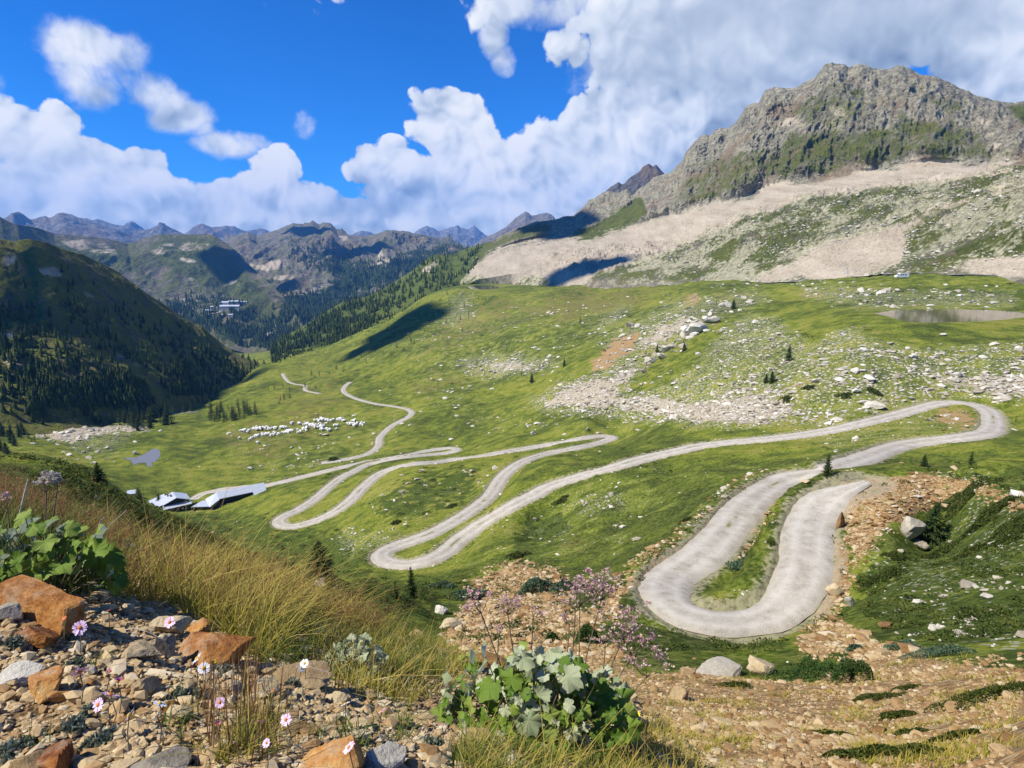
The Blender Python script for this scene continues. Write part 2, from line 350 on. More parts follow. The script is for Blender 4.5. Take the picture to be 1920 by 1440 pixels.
ROAD_MAIN = [(1634,900),(1604,908),(1564,922),(1529,955),(1514,1000),(1510,1049),(1498,1102),(1467,1142),(1427,1162),(1369,1170),(1305,1158),(1262,1136),(1243,1110),(1252,1086),(1280,1064),(1324,1035),(1369,982),(1413,933),(1458,905),(1502,891),
 (1547,881),(1591,867),(1636,851),(1680,836),(1724,828),(1791,820),(1831,815),(1856,808),(1863,793),(1856,772),(1827,758),(1780,753),(1740,760),(1680,777),(1613,793),(1547,808),(1447,821),(1363,829),(1313,835),(1280,842),
 (1196,862),(1107,887),(1040,907),(996,929),(951,952),(907,979),(862,1010),(831,1036),(800,1050),(765,1057),(735,1056),(714,1046),(720,1033),(751,1020),(796,1004),(840,984),(884,956),(916,931),(931,909),(947,888),(978,866),(1018,852),
 (1062,843),(1111,833),(1142,824),(1149,819),(1124,817),(1084,822),(1040,831),(987,840),(951,846),(907,853),(862,860),(818,866),(773,869),(738,877),(707,891),(680,914),(653,941),(622,962),(591,976),(556,986),(532,986),(522,979),(529,969),
 (556,957),(587,938),(613,916),(638,896),(662,884),(689,871),(729,862),(773,855),(831,850),(856,844),(850,840),(827,841),(796,846),(769,852),(729,859),(684,867),(640,876),(578,891),(533,902),(485,913),(440,925)]
ROAD_SIDE = [(600,868),(640,862),(667,857),(693,849),(709,836),(711,822),(722,809),(740,795),(765,782),(772,773),(760,766),(733,761),(700,756),(667,747),(645,735),(647,724),(657,716)]
ROAD_FAR = [(600,738),(573,732),(572,723),(553,720),(540,715),(532,705),(530,700)]
TRACK = [(485,912),(440,918),(400,918),(370,925)]
def lay(pts, width, rmin, zs_win):
    c = catmull(pts, 10); p3 = cast(c[:, 0], c[:, 1], rmin)
    # resample by length
    d = np.concatenate([[0], np.cumsum(np.linalg.norm(np.diff(p3[:, :2], axis=0), axis=1))])
    s = np.arange(0, d[-1], 0.8); q = np.stack([np.interp(s, d, p3[:, k]) for k in range(3)], 1)
    def smooth(a, w):
        k = np.ones(w) / w; ap = np.pad(a, (w // 2, w - 1 - w // 2), mode='edge'); return np.convolve(ap, k, 'valid')
    for _ in range(2):
        q[:, 0] = smooth(q[:, 0], 5); q[:, 1] = smooth(q[:, 1], 5); q[:, 2] = smooth(q[:, 2], zs_win)
    return q, width
ROADS['main'] = lay(ROAD_MAIN, 4.7, 25, 7)
ROADS['side'] = lay(ROAD_SIDE, 4.2, 120, 9)
ROADS['far'] = lay(ROAD_FAR, 3.6, 300, 9)
# height and distance of the nearest road, on a 1 m grid
RG0x, RG1x, RG0y, RG1y = -420, 300, -10, 840
_rd = np.full((RG1x - RG0x, RG1y - RG0y), 99.0); _rz = np.zeros_like(_rd)
_W = 26
_wi, _wj = np.meshgrid(np.arange(-_W, _W + 1), np.arange(-_W, _W + 1), indexing='ij')
for nm, (q, w) in ROADS.items():
    for x, y, z in q[::2]:
        ci, cj = int(math.floor(x)) - RG0x, int(math.floor(y)) - RG0y
        if ci - _W < 0 or cj - _W < 0 or ci + _W + 1 > _rd.shape[0] or cj + _W + 1 > _rd.shape[1]: continue
        dd = np.hypot(_wi + ci + RG0x + .5 - x, _wj + cj + RG0y + .5 - y) - (w - 4.7) / 2
        sub = (slice(ci - _W, ci + _W + 1), slice(cj - _W, cj + _W + 1))
        bt = dd < _rd[sub]; _rd[sub] = np.where(bt, dd, _rd[sub]); _rz[sub] = np.where(bt, z, _rz[sub])
def road_near(x, y):
    a = np.clip(x - RG0x - .5, 0, _rd.shape[0] - 1.01); b = np.clip(y - RG0y - .5, 0, _rd.shape[1] - 1.01)
    i = a.astype(int); j = b.astype(int); f = a - i; g = b - j
    def s(M): return (M[i, j] * (1 - f) + M[i + 1, j] * f) * (1 - g) + (M[i, j + 1] * (1 - f) + M[i + 1, j + 1] * f) * g
    D = s(_rd); wgt = s((_rd < 90).astype(float)); Zr = s(np.where(_rd < 90, _rz, 0)) / np.maximum(wgt, 1e-6)
    inside = (x > RG0x + 1) & (x < RG1x - 1) & (y > RG0y + 1) & (y < RG1y - 1) & (wgt > .999)
    return np.where(inside, D, 99.0), Zr

# lakes: outlines on the photograph at a water level
LAKES = [('lake', -27.0, [(1640,588),(1668,583),(1700,581),(1750,580),(1800,580),(1850,581),(1900,584),(1935,590),(1900,597),(1870,600),(1820,603),(1770,604),(1720,605),(1690,600),(1665,593)]),
         ('pond', -112.0, [(228,858),(245,858),(262,855),(275,849),(284,843),(294,842),(300,848),(298,858),(290,866),(284,868),(286,873),(276,874),(273,868),(262,868),(250,871),(246,864)]),
         ('lake', -56.6, [(872,539),(885,536),(905,535),(925,536),(938,539),(925,542),(900,543),(882,542)])]
LAKE_W = []
for nm, lz, pg in LAKES:
    pts = catmull(pg + [pg[0]], 5)[:-1]; r = px_z(pts[:, 0], pts[:, 1], lz); t = px_te(pts[:, 0], pts[:, 1])[0]
    LAKE_W.append((nm, lz, np.stack([r * np.sin(t), r * np.cos(t)], 1)))
def poly_dist(P2, x, y):
    """signed distance (negative inside) to a world outline"""
    d = np.full(x.shape, 1e9); ins = np.zeros(x.shape, bool)
    for k in range(len(P2)):
        a = P2[k]; b = P2[(k + 1) % len(P2)]; ab = b - a; L2 = max((ab ** 2).sum(), 1e-9)
        tt = np.clip(((x - a[0]) * ab[0] + (y - a[1]) * ab[1]) / L2, 0, 1)
        d = np.minimum(d, np.hypot(x - a[0] - tt * ab[0], y - a[1] - tt * ab[1]))
        if a[1] != b[1]:
            c = (a[1] > y) != (b[1] > y); ins ^= c & (x < ab[0] * (y - a[1]) / ab[1] + a[0])
    return np.where(ins, -d, d)

def ground_noise(x, y, r):
    z = 0
    for wl_, amp in ((140, 5.0), (60, 2.6), (27, 1.7), (12, .95), (5.5, .46), (2.5, .20), (1.1, .08)):
        fade = sstep(wl_ * 1.6, wl_ * 5.0, r) * (1 - sstep(wl_ * 220, wl_ * 400, r))
        n = gnoise(x / wl_, y / wl_, int(wl_)) if wl_ > 20 else (gnoise(x / wl_, y / wl_, 5) * .6 + .4 * (1 - 2 * np.abs(gnoise(x / wl_, y / wl_, 9))))
        z = z + amp * fade * n
    return z
def ground_z(x, y, detail=True):
    """final height of the ground sheet"""
    x = np.asarray(x, float); y = np.asarray(y, float)
    r = np.maximum(np.hypot(x, y), .31); t = np.arctan2(x, y)
    z = base_z(x, y)
    if detail:
        dn = np.full(x.shape, 99.0); mr = (r > 25) & (r < 1000); dn[mr] = road_near(x[mr], y[mr])[0]
        flat = np.ones(x.shape)
        for nm, lz, pg in LAKE_W:
            c = pg.mean(0); q = np.hypot(*(pg - c).T).max(); dd = np.hypot(x - c[0], y - c[1]); flat = flat * (.15 + .85 * sstep(q, q * 1.6 + np.hypot(*c) * .12, dd))
        z = z + flat * ground_noise(x, y, r) * sstep(15, 40, r) * (.12 + .88 * sstep(4, 24, dn))
        near = 1 - sstep(25, 60, r)
        z = z + near * (.10 * fbm(x / 2.1, y / 2.1, 4, .5, 2) * sstep(2, 8, r) + .5 * gnoise(x / 6, y / 6, 8) * sstep(6, 15, r))
    m = (r > 25) & (r < 1000)
    if m.any():
        D, Zr = road_near(x[m], y[m]); k = 1 - sstep(3.0, 8.5, D)
        zz = z[m]; zz = zz * (1 - k) + Zr * k; zz = np.where(D < 3.0, Zr - .32 * (1 - sstep(2.0, 2.7, D)), zz); z[m] = zz
    for nm, lz, pg in LAKE_W:
        c = pg.mean(0); rad = np.hypot(*(pg - c).T).max() + 140
        mm = np.hypot(x - c[0], y - c[1]) < rad
        if mm.any():
            D = poly_dist(pg, x[mm], y[mm]); zz = z[mm]; k = 1 - sstep(0, 22 if np.hypot(*c) < 700 else 130, D)
            tgt = np.where(D < 0, lz - .25 - np.minimum(-D * .12, 1.5), lz + np.minimum(D * .05, .6) - .25 * (1 - sstep(0, .8, D)) + .1)
            z[mm] = zz * (1 - k) + tgt * k
    mb = r < 14
    if mb.any():
        zb = bank_z(t[mb], r[mb])
        if detail:
            xb, yb = x[mb], y[mb]
            zb = zb + .035 * fbm(xb / .55, yb / .55, 5, .55, 1) + .012 * gnoise(xb / .09, yb / .09, 3)
        a = z[mb]; b = zb; k = .12
        h = np.clip(.5 + .5 * (b - a) / k, 0, 1); z[mb] = a * (1 - h) + b * h + k * h * (1 - h)
    return z
# ------------------------------------------------------------------ materials
def new_mat(name):
    m = bpy.data.materials.new(name); m.use_nodes = True; nt = m.node_tree; nt.nodes.clear(); return m, nt
class NB:
    """small helper round a node tree"""
    def __init__(s, name):
        s.m, s.nt = new_mat(name); s.out = s.nt.nodes.new('ShaderNodeOutputMaterial')
    def n(s, kind, **kw):
        nd = s.nt.nodes.new(kind)
        for k, v in kw.items(): setattr(nd, k, v)
        return nd
    def link(s, a, b): s.nt.links.new(a, b)
    def set(s, inp, v):
        if isinstance(v, (int, float)): inp.default_value = v
        elif isinstance(v, (tuple, list)): inp.default_value = tuple(v) + ((1.0,) if len(v) == 3 and inp.type == 'RGBA' else ())
        else: s.link(v, inp)
    def math(s, op, a, b=None, c=None, clamp=False):
        nd = s.n('ShaderNodeMath', operation=op, use_clamp=clamp)
        for i, v in enumerate((a, b, c)):
            if v is not None: s.set(nd.inputs[i], v)
        return nd.outputs[0]
    def mix(s, f, a, b):
        nd = s.n('ShaderNodeMix', data_type='RGBA'); s.set(nd.inputs[0], f); s.set(nd.inputs[6], a); s.set(nd.inputs[7], b); return nd.outputs[2]
    def step(s, v, lo, hi):
        nd = s.n('ShaderNodeMapRange', interpolation_type='SMOOTHSTEP'); s.set(nd.inputs[0], v); nd.inputs[1].default_value = lo; nd.inputs[2].default_value = hi; return nd.outputs[0]
    def pos(s): 
        if not hasattr(s, '_p'): s._p = s.n('ShaderNodeTexCoord').outputs['Object']
        return s._p
    def scale(s, v, k):
        nd = s.n('ShaderNodeVectorMath', operation='MULTIPLY'); s.link(v, nd.inputs[0]); nd.inputs[1].default_value = k if isinstance(k, tuple) else (k, k, k); return nd.outputs[0]
    def noise(s, scale, detail=4, rough=.5, vec=None, off=0.0):
        nd = s.n('ShaderNodeTexNoise'); v = vec or s.pos()
        if off:
            ad = s.n('ShaderNodeVectorMath', operation='ADD'); s.link(v, ad.inputs[0]); ad.inputs[1].default_value = (off, off * 1.7, -off); v = ad.outputs[0]
        s.link(v, nd.inputs['Vector']); nd.inputs['Scale'].default_value = scale; nd.inputs['Detail'].default_value = detail; nd.inputs['Roughness'].default_value = rough
        return nd.outputs['Fac']
    def voro(s, scale, feature='F1', out='Distance', vec=None, rnd=1.0):
        nd = s.n('ShaderNodeTexVoronoi', feature=feature); s.link(vec or s.pos(), nd.inputs['Vector']); nd.inputs['Scale'].default_value = scale; nd.inputs['Randomness'].default_value = rnd
        return nd.outputs[out]
    def attr(s, name): return s.n('ShaderNodeAttribute', attribute_name=name).outputs['Fac']
    def objrand(s): return s.n('ShaderNodeObjectInfo').outputs['Random']
    def ramp(s, v, stops):
        nd = s.n('ShaderNodeValToRGB'); s.link(v, nd.inputs[0]); el = nd.color_ramp.elements
        el[0].position = stops[0][0]; el[0].color = (*stops[0][1], 1); el[1].position = stops[-1][0]; el[1].color = (*stops[-1][1], 1)
        for p, c in stops[1:-1]: e = el.new(p); e.color = (*c, 1)
        return nd.outputs[0]
    def bump(s, h, strength=.5, dist=.1):
        nd = s.n('ShaderNodeBump'); s.link(h, nd.inputs['Height']); s.set(nd.inputs['Strength'], strength); s.set(nd.inputs['Distance'], dist); return nd.outputs[0]
    def surf(s, col, rough=.9, normal=None, spec=.2, trans=None, metal=0.0, sub=None):
        b = s.n('ShaderNodeBsdfPrincipled'); s.set(b.inputs['Base Color'], col); s.set(b.inputs['Roughness'], rough); b.inputs['Specular IOR Level'].default_value = spec
        s.set(b.inputs['Metallic'], metal)
        if normal is not None: s.link(normal, b.inputs['Normal'])
        o = b.outputs[0]
        if trans:
            t = s.n('ShaderNodeBsdfTranslucent'); s.set(t.inputs[0], col if trans[1] is None else trans[1]); mx = s.n('ShaderNodeMixShader'); mx.inputs[0].default_value = trans[0]
            s.link(o, mx.inputs[1]); s.link(t.outputs[0], mx.inputs[2]); o = mx.outputs[0]
        s.link(o, s.out.inputs[0]); return s.m

def mat_ground():
    b = NB('alpine_ground')
    big = b.noise(.018, 9, .58); mid = b.noise(.16, 8, .6, off=31.0); fine = b.noise(1.7, 7, .65, off=77.0); tiny = b.noise(14.0, 6, .7, off=5.0)
    g = b.ramp(b.math('MULTIPLY_ADD', b.math('SUBTRACT', mid, .5), 1.25, b.math('MULTIPLY_ADD', b.math('SUBTRACT', big, .5), 1.1, .5)), [(.26, (.028, .044, .006)), (.42, (.072, .102, .009)), (.54, (.140, .172, .015)), (.74, (.235, .225, .034))])
    g = b.mix(b.step(fine, .40, .68), g, b.mix(.5, g, (.21, .215, .055)))
    g = b.mix(b.math('MULTIPLY', b.step(fine, .52, .36), .7), g, (.022, .040, .007))
    # dry brownish turf patches
    dry = b.math('ADD', b.attr('dry'), b.math('MULTIPLY', b.math('SUBTRACT', b.noise(.055, 9, .62, off=53.0), .47), 2.6))
    g = b.mix(b.math('MULTIPLY', b.step(dry, .32, .85), .85), g, b.ramp(fine, [(.35, (.085, .082, .018)), (.65, (.22, .195, .055))]))
    # dwarf-shrub heath, dark green
    heath = b.math('ADD', b.attr('heath'), b.math('MULTIPLY', b.math('SUBTRACT', b.noise(.33, 6, .6, off=12.0), .5), 1.5))
    hcol = b.ramp(b.noise(2.6, 6, .7, off=3.0), [(.34, (.024, .040, .007)), (.52, (.058, .085, .013)), (.68, (.125, .14, .030))])
    g = b.mix(b.step(heath, .42, .56), g, hcol)
    # pale stones among the grass
    vd = b.voro(.75); vd2 = b.voro(2.3)
    st = b.attr('stone')
    peb = b.math('MAXIMUM', b.math('MULTIPLY', b.step(vd2, .30, .22), b.step(b.math('ADD', st, b.math('MULTIPLY', b.math('SUBTRACT', mid, .5), 1.6)), .15, .45)),
                 b.math('MULTIPLY', b.step(vd, .36, .28), b.step(b.math('ADD', st, b.math('MULTIPLY', b.math('SUBTRACT', fine, .5), 1.8)), .32, .62)))
    stcol = b.ramp(b.noise(.9, 5, .6, off=9.0), [(.3, (.25, .22, .17)), (.55, (.42, .38, .31)), (.75, (.52, .49, .43))])
    g = b.mix(peb, g, stcol)
    # scree
    sc = b.math('ADD', b.attr('scree'), b.math('MULTIPLY', b.math('SUBTRACT', b.noise(.22, 8, .65, off=41.0), .5), 1.1))
    sn = b.noise(1.1, 8, .72, off=19.0)
    scol = b.ramp(sn, [(.32, (.26, .215, .145)), (.5, (.50, .435, .325)), (.68, (.66, .595, .48))])
    ce = b.voro(.8, 'DISTANCE_TO_EDGE'); ce2 = b.voro(2.1, 'DISTANCE_TO_EDGE')
    scol = b.mix(b.math('MULTIPLY', b.math('MAXIMUM', b.step(ce, .10, .02), b.math('MULTIPLY', b.step(ce2, .09, .02), .7)), .75), scol, (.10, .085, .05))
    g = b.mix(b.step(sc, .42, .62), g, scol)
    # rust coloured debris
    oc = b.math('ADD', b.attr('ochre'), b.math('MULTIPLY', b.math('SUBTRACT', b.noise(.5, 8, .65, off=61.0), .5), 1.0))
    on = b.noise(2.4, 9, .72, off=23.0); vc = b.voro(9.0, out='Color')
    sx = b.n('ShaderNodeSeparateColor'); b.link(vc, sx.inputs[0])
    ocol = b.ramp(b.math('MULTIPLY_ADD', sx.outputs[0], .35, b.math('MULTIPLY', on, .7)), [(.25, (.13, .075, .028)), (.42, (.24, .145, .060)), (.58, (.34, .225, .105)), (.78, (.43, .33, .19))])
    g = b.mix(b.step(oc, .40, .58), g, ocol)
    # fine gravelly soil of the bank
    bank = b.attr('bank')
    v3 = b.voro(55.0, out='Color'); s3 = b.n('ShaderNodeSeparateColor'); b.link(v3, s3.inputs[0])
    n3 = b.noise(7.0, 9, .7, off=2.0)
    bcol = b.ramp(b.math('MULTIPLY_ADD', s3.outputs[0], .45, b.math('MULTIPLY', n3, .6)), [(.25, (.07, .042, .020)), (.45, (.20, .125, .060)), (.62, (.33, .23, .12)), (.8, (.46, .37, .24))])
    g = b.mix(bank, g, bcol)
    vert = b.attr('verge')
    g = b.mix(b.math('MULTIPLY', b.step(b.math('MULTIPLY_ADD', b.math('SUBTRACT', fine, .5), 2.8, vert), .35, .9), .6), g, b.mix(fine, (.20, .17, .10), (.46, .41, .31)))
    h = b.math('ADD', b.math('MULTIPLY', fine, .5), b.math('MULTIPLY', mid, 1.6))
    h = b.math('ADD', h, b.math('MULTIPLY', b.math('MULTIPLY', sn, b.step(sc, .42, .6)), .9))
    nearh = b.math('MULTIPLY_ADD', b.voro(60.0), .010, b.math('MULTIPLY', b.noise(40.0, 5, .6), .012))
    b1 = b.n('ShaderNodeBump'); b.link(h, b1.inputs['Height']); b1.inputs['Strength'].default_value = .8; b1.inputs['Distance'].default_value = .55
    b.set(b1.inputs['Strength'], b.math('MULTIPLY', b.math('SUBTRACT', 1.0, bank), .85))
    b2 = b.n('ShaderNodeBump'); b.link(nearh, b2.inputs['Height']); b2.inputs['Distance'].default_value = 1.0; b.set(b2.inputs['Strength'], bank); b.link(b1.outputs[0], b2.inputs['Normal'])
    return b.surf(g, .95, b2.outputs[0], spec=.08)

def mat_mountain(name, grass_scale=1.0, rock=((.11,.102,.072),(.30,.275,.20),(.54,.50,.38)), green=((.036,.048,.010),(.090,.108,.020),(.155,.155,.036)), scl=1.0):
    b = NB(name)
    P0 = b.pos()
    big = b.noise(.006 * scl, 9, .6); mid = b.noise(.035 * scl, 9, .66, off=17.0); fine = b.noise(.22 * scl, 8, .7, off=44.0)
    rk = b.ramp(b.math('MULTIPLY_ADD', fine, .6, b.math('MULTIPLY', mid, .45)), [(.39, rock[0]), (.52, rock[1]), (.65, rock[2])])
    crk = b.voro(.05 * scl, 'DISTANCE_TO_EDGE', 'Distance', vec=b.scale(P0, (1, 1, .45))); rk = b.mix(b.math('MULTIPLY', b.step(b.math('MULTIPLY_ADD', b.math('SUBTRACT', fine, .5), .5, crk), .16, .03), .6), rk, rock[0])
    rk = b.mix(b.math('MULTIPLY', b.step(b.noise(.012 * scl, 6, .6, off=90.0), .5, .68), .55), rk, (.24, .15, .085))
    # pale lichen crags
    gr = b.ramp(b.math('MULTIPLY_ADD', mid, .5, b.math('MULTIPLY', fine, .5)), [(.36, green[0]), (.5, green[1]), (.66, green[2])])
    P1 = b.noise(.017 * scl, 9, .62, off=71.0)
    a = b.math('ADD', b.attr('grass'), b.math('MULTIPLY', b.math('SUBTRACT', b.math('MULTIPLY_ADD', fine, .55, b.math('MULTIPLY', mid, .45)), .5), 3.0))
    col = b.mix(b.step(a, .38, .62), rk, gr)
    bench = b.attr('bench')
    cr = b.ramp(fine, [(.3, (.16, .15, .08)), (.5, (.37, .35, .22)), (.7, (.52, .50, .36))])
    bsel = b.math('MULTIPLY', b.step(b.math('MULTIPLY_ADD', fine, .35, b.math('MULTIPLY', P1, .65)), .47, .54), b.step(bench, .2, .6))
    col = b.mix(bsel, col, cr)
    sc = b.math('ADD', b.attr('scree'), b.math('MULTIPLY', b.math('SUBTRACT', b.math('MULTIPLY_ADD', fine, .35, b.math('MULTIPLY', mid, .65)), .5), 1.8))
    sc = b.math('ADD', sc, b.math('MULTIPLY', b.math('SUBTRACT', b.noise(.045 * scl, 7, .65, vec=b.scale(P0, (1.0, .2, .5)), off=3.0), .5), 1.4))
    flow = b.noise(.06 * scl, 8, .65, vec=b.scale(P0, (1.0, .22, .6)), off=7.0)
    scol = b.ramp(b.math('MULTIPLY_ADD', b.noise(.5 * scl, 5, .7, off=13.0), .45, b.math('MULTIPLY_ADD', fine, .25, b.math('MULTIPLY', flow, .35))), [(.38, (.17, .145, .10)), (.47, (.29, .245, .18)), (.56, (.385, .33, .25)), (.66, (.49, .43, .34))])
    col = b.mix(b.step(sc, .42, .72), col, scol)
    fo = b.math('ADD', b.attr('forest'), b.math('MULTIPLY', b.math('SUBTRACT', mid, .5), 1.4))
    col = b.mix(b.step(fo, .42, .6), col, b.ramp(fine, [(.35, (.012, .024, .008)), (.65, (.045, .07, .02))]))
    h = b.math('MULTIPLY_ADD', fine, 2.2, b.math('MULTIPLY', mid, 9.0)); bs = b.math('MULTIPLY_ADD', b.step(sc, .34, .66), -.62, 1.0)
    return b.surf(col, .95, b.bump(h, bs, 1.6 / scl), spec=.08)

M_GROUND = mat_ground()

# outlines of the different ground covers, as seen in the photograph
SCREE_P = [[(1150,432),(1180,423),(1220,415),(1255,392),(1280,400),(1310,385),(1360,372),(1390,377),(1425,360),(1455,330),(1500,345),(1570,332),(1605,315),(1685,320),(1705,285),(1740,300),(1810,305),(1910,300),(1900,315),(1835,330),(1760,345),(1635,360),(1510,370),(1460,395),(1385,410),(1350,428),(1310,450),(1260,465),(1240,480),(1173,497),(1123,513),(1107,535),(1033,540),(1033,513),(1003,525),(940,540),(920,520),(867,517),(880,490),(930,472),(960,458),(1007,455),(1087,427),(1110,400),(1060,470),(1035,473),(1100,450)],
 [(1393,527),(1467,493),(1513,473),(1607,440),(1663,423),(1763,383),(1830,365),(1920,325),(1920,345),(1850,375),(1773,400),(1697,440),(1700,463),(1690,485),(1680,500),(1613,520),(1513,527)],
 [(1747,514),(1813,493),(1920,480),(2200,455),(2200,508),(1847,519)],
 [(1620,455),(1660,440),(1690,436),(1690,452),(1640,470)],
 (.62,[(1430,200),(1500,200),(1515,245),(1470,250),(1440,225)]), (.5,[(1535,195),(1600,205),(1612,232),(1560,232)]), (.52,[(1590,130),(1640,150),(1690,180),(1700,205),(1650,190),(1600,160)]),
 (.5,[(1715,160),(1790,210),(1780,222),(1730,190)]), (.62,[(1800,185),(1840,200),(1865,240),(1890,290),(1860,285),(1830,240)])]
M_SCREE = poly_mask(SCREE_P, 4)
STONE_P = [(1.0,[(985,762),(1010,745),(1060,720),(1120,700),(1180,672),(1212,668),(1212,685),(1155,742),(1215,742),(1290,735),(1390,715),(1460,760),(1560,765),(1500,792),(1350,802),(1270,790),(1150,780),(1050,772)]),
 (.62,[(1200,740),(1300,690),(1340,640),(1380,600),(1450,590),(1520,650),(1640,630),(1720,660),(1920,640),(2300,640),(2300,780),(1880,748),(1760,745),(1600,775),(1500,792),(1300,800)]),
 (.9,[(1330,655),(1390,600),(1440,600),(1470,640),(1420,660),(1350,680)]),
 (.9,[(1520,640),(1600,615),(1660,650),(1760,660),(1920,665),(2300,665),(2300,775),(1900,745),(1780,725),(1700,700),(1600,680)]),
 (.95,[(1290,750),(1420,715),(1560,690),(1700,700),(1860,715),(1900,740),(1780,745),(1650,762),(1540,790),(1400,800),(1290,795)]),
 (.95,[(853,680),(933,670),(990,675),(1053,677),(1045,690),(967,700),(923,707),(880,695)]), (.8,[(1107,620),(1173,572),(1190,582),(1140,612),(1115,628)]),
 (.85,[(1180,660),(1223,613),(1300,585),(1320,600),(1250,640),(1190,675)]), (.55,[(1130,640),(1260,560),(1420,540),(1460,560),(1340,600),(1200,690),(1140,690)]),
 (.5,[(830,560),(880,545),(900,560),(850,590)]), (.55,[(800,600),(880,570),(900,590),(840,610)]),
 (.20,[(700,640),(1000,560),(1200,560),(1130,650),(1000,680),(860,760),(1000,780),(1150,790),(1300,810),(1150,815),(900,800),(800,760),(780,700)]),
 (.36,[(1480,800),(1700,770),(1820,770),(1840,805),(1700,825),(1560,850)]), (.5,[(1060,940),(1160,920),(1170,960),(1090,965)]), (.4,[(620,990),(760,1000),(740,1030),(640,1050)]),
 (.16,[(420,800),(800,760),(690,860),(500,900),(420,900)]), (.14,[(690,900),(1000,870),(900,960),(800,1000),(690,990)]), (.13,[(760,1050),(1100,890),(1700,830),(1480,900),(1250,1050),(900,1070)]),
 (.6,[(1500,530),(1700,545),(1900,545),(1920,575),(1640,582),(1500,560)]), (.5,[(150,790),(280,800),(200,860),(120,850)]),
 (.7,[(1280,990),(1380,920),(1440,885),(1430,900),(1330,985),(1250,1060),(1190,1100)]), (.3,[(1620,900),(1720,880),(1930,880),(2340,880),(2340,1180),(1920,1220),(1700,1200),(1620,1120)])]
M_STONE = poly_mask(STONE_P, 3)
GSCREE_P = [(.9,[(0,740),(60,735),(110,770),(150,800),(270,795),(290,808),(200,812),(120,830),(60,815),(0,790)]), (.72,[(1000,760),(1080,715),(1150,705),(1215,672),(1205,690),(1150,745),(1250,745),(1320,760),(1480,770),(1440,795),(1320,795),(1180,770)]),
 (.7,[(1290,755),(1420,735),(1500,760),(1480,785),(1330,790)]), (.65,[(860,685),(940,675),(1050,680),(960,700)]), (.62,[(1700,705),(1920,700),(2300,700),(2300,770),(1870,745)]), (.7,[(1190,660),(1225,612),(1300,588),(1310,600),(1240,645)])]
M_GSCREE = poly_mask(GSCREE_P, 2)
OCHRE_P = [[(1150,1230),(1200,1262),(1330,1250),(1420,1272),(1520,1285),(1590,1225),(1620,1190),(1680,1222),(1760,1240),(1920,1262),(2340,1262),(2340,1560),(1150,1560)],
 (.95,[(830,1195),(870,1130),(890,1085),(960,1060),(1050,1075),(1075,1110),(1060,1150),(1130,1140),(1110,1200),(1180,1230),(1100,1260),(900,1230)]),
 (.85,[(1120,1145),(1180,1085),(1225,1045),(1245,1040),(1200,1085),(1175,1120),(1150,1160)]), (.62,[(1190,1090),(1280,1010),(1380,930),(1430,890),(1450,885),(1400,935),(1300,1015),(1205,1100)]),
 (.8,[(1565,905),(1640,895),(1590,950),(1560,990),(1590,1060),(1600,1100),(1560,1150),(1620,1190),(1540,1235),(1500,1220),(1540,1130),(1556,1060),(1540,980)]),
 (.62,[(1620,905),(1720,880),(1840,900),(1800,940),(1720,970),(1640,1010),(1600,1060),(1580,1000),(1590,950)]), (.5,[(1780,880),(1930,930),(1910,960),(1830,930)]),
 (.6,[(1100,690),(1140,647),(1173,623),(1223,613),(1180,660),(1120,700)]), (.9,[(1100,685),(1140,650),(1175,630),(1190,650),(1120,695)]), (.55,[(1460,735),(1500,710),(1545,702),(1550,715),(1480,740)]), (.6,[(1340,552),(1420,542),(1410,556),(1340,566)]), (.75,[(1490,550),(1545,547),(1550,560),(1500,562)]),
 (.7,[(1280,560),(1300,545),(1320,560),(1290,580)]), (.6,[(0,742),(70,740),(100,780),(60,800),(0,785)]), (.45,[(1380,905),(1480,910),(1420,1010),(1340,1060),(1330,1020),(1400,960)]), (.55,[(1760,755),(1820,765),(1850,800),(1790,805),(1740,790)])]
M_OCHRE = poly_mask(OCHRE_P, 2)
HEATH_P = [(.56,[(1600,1090),(1640,1040),(1700,1000),(1790,960),(1930,930),(2340,930),(2340,1240),(1920,1250),(1720,1215),(1620,1150)]), (.5,[(1650,900),(1780,870),(1930,870),(2340,870),(2340,960),(1830,960)]),
 (.66,[(990,960),(1060,950),(1080,1000),(1030,1030),(960,1045),(950,1030)]), (.6,[(690,940),(780,880),(900,870),(880,930),(760,980),(700,975)]), (.45,[(1150,1170),(1240,1180),(1330,1200),(1480,1190),(1500,1240),(1330,1255),(1180,1250)]),
 (.62,[(-400,860),(0,865),(140,875),(260,945),(400,1000),(420,1060),(200,1060),(-400,1040)]), (.6,[(270,960),(470,955),(560,975),(660,1000),(700,1080),(560,1100),(430,1060)]), (.58,[(640,1080),(900,1075),(880,1130),(840,1190),(700,1140)]),
 (.5,[(1450,640),(1560,600),(1640,590),(1500,650),(1440,700)]), (.45,[(1420,690),(1560,660),(1680,690),(1560,700),(1440,740)]), (.52,[(1400,545),(1920,530),(2340,530),(2340,580),(1640,578)]), (.42,[(1160,620),(1300,560),(1400,570),(1330,640),(1260,720),(1150,730)]),
 (.42,[(700,700),(820,690),(900,720),(820,740),(720,745)]), (.35,[(850,770),(1100,740),(1150,790),(950,800)]), (.45,[(1040,860),(1280,800),(1200,850),(1060,885)]), (.3,[(720,960),(900,850),(1120,840),(960,900),(860,980),(740,1020)])]
M_HEATH = poly_mask(HEATH_P, 4)
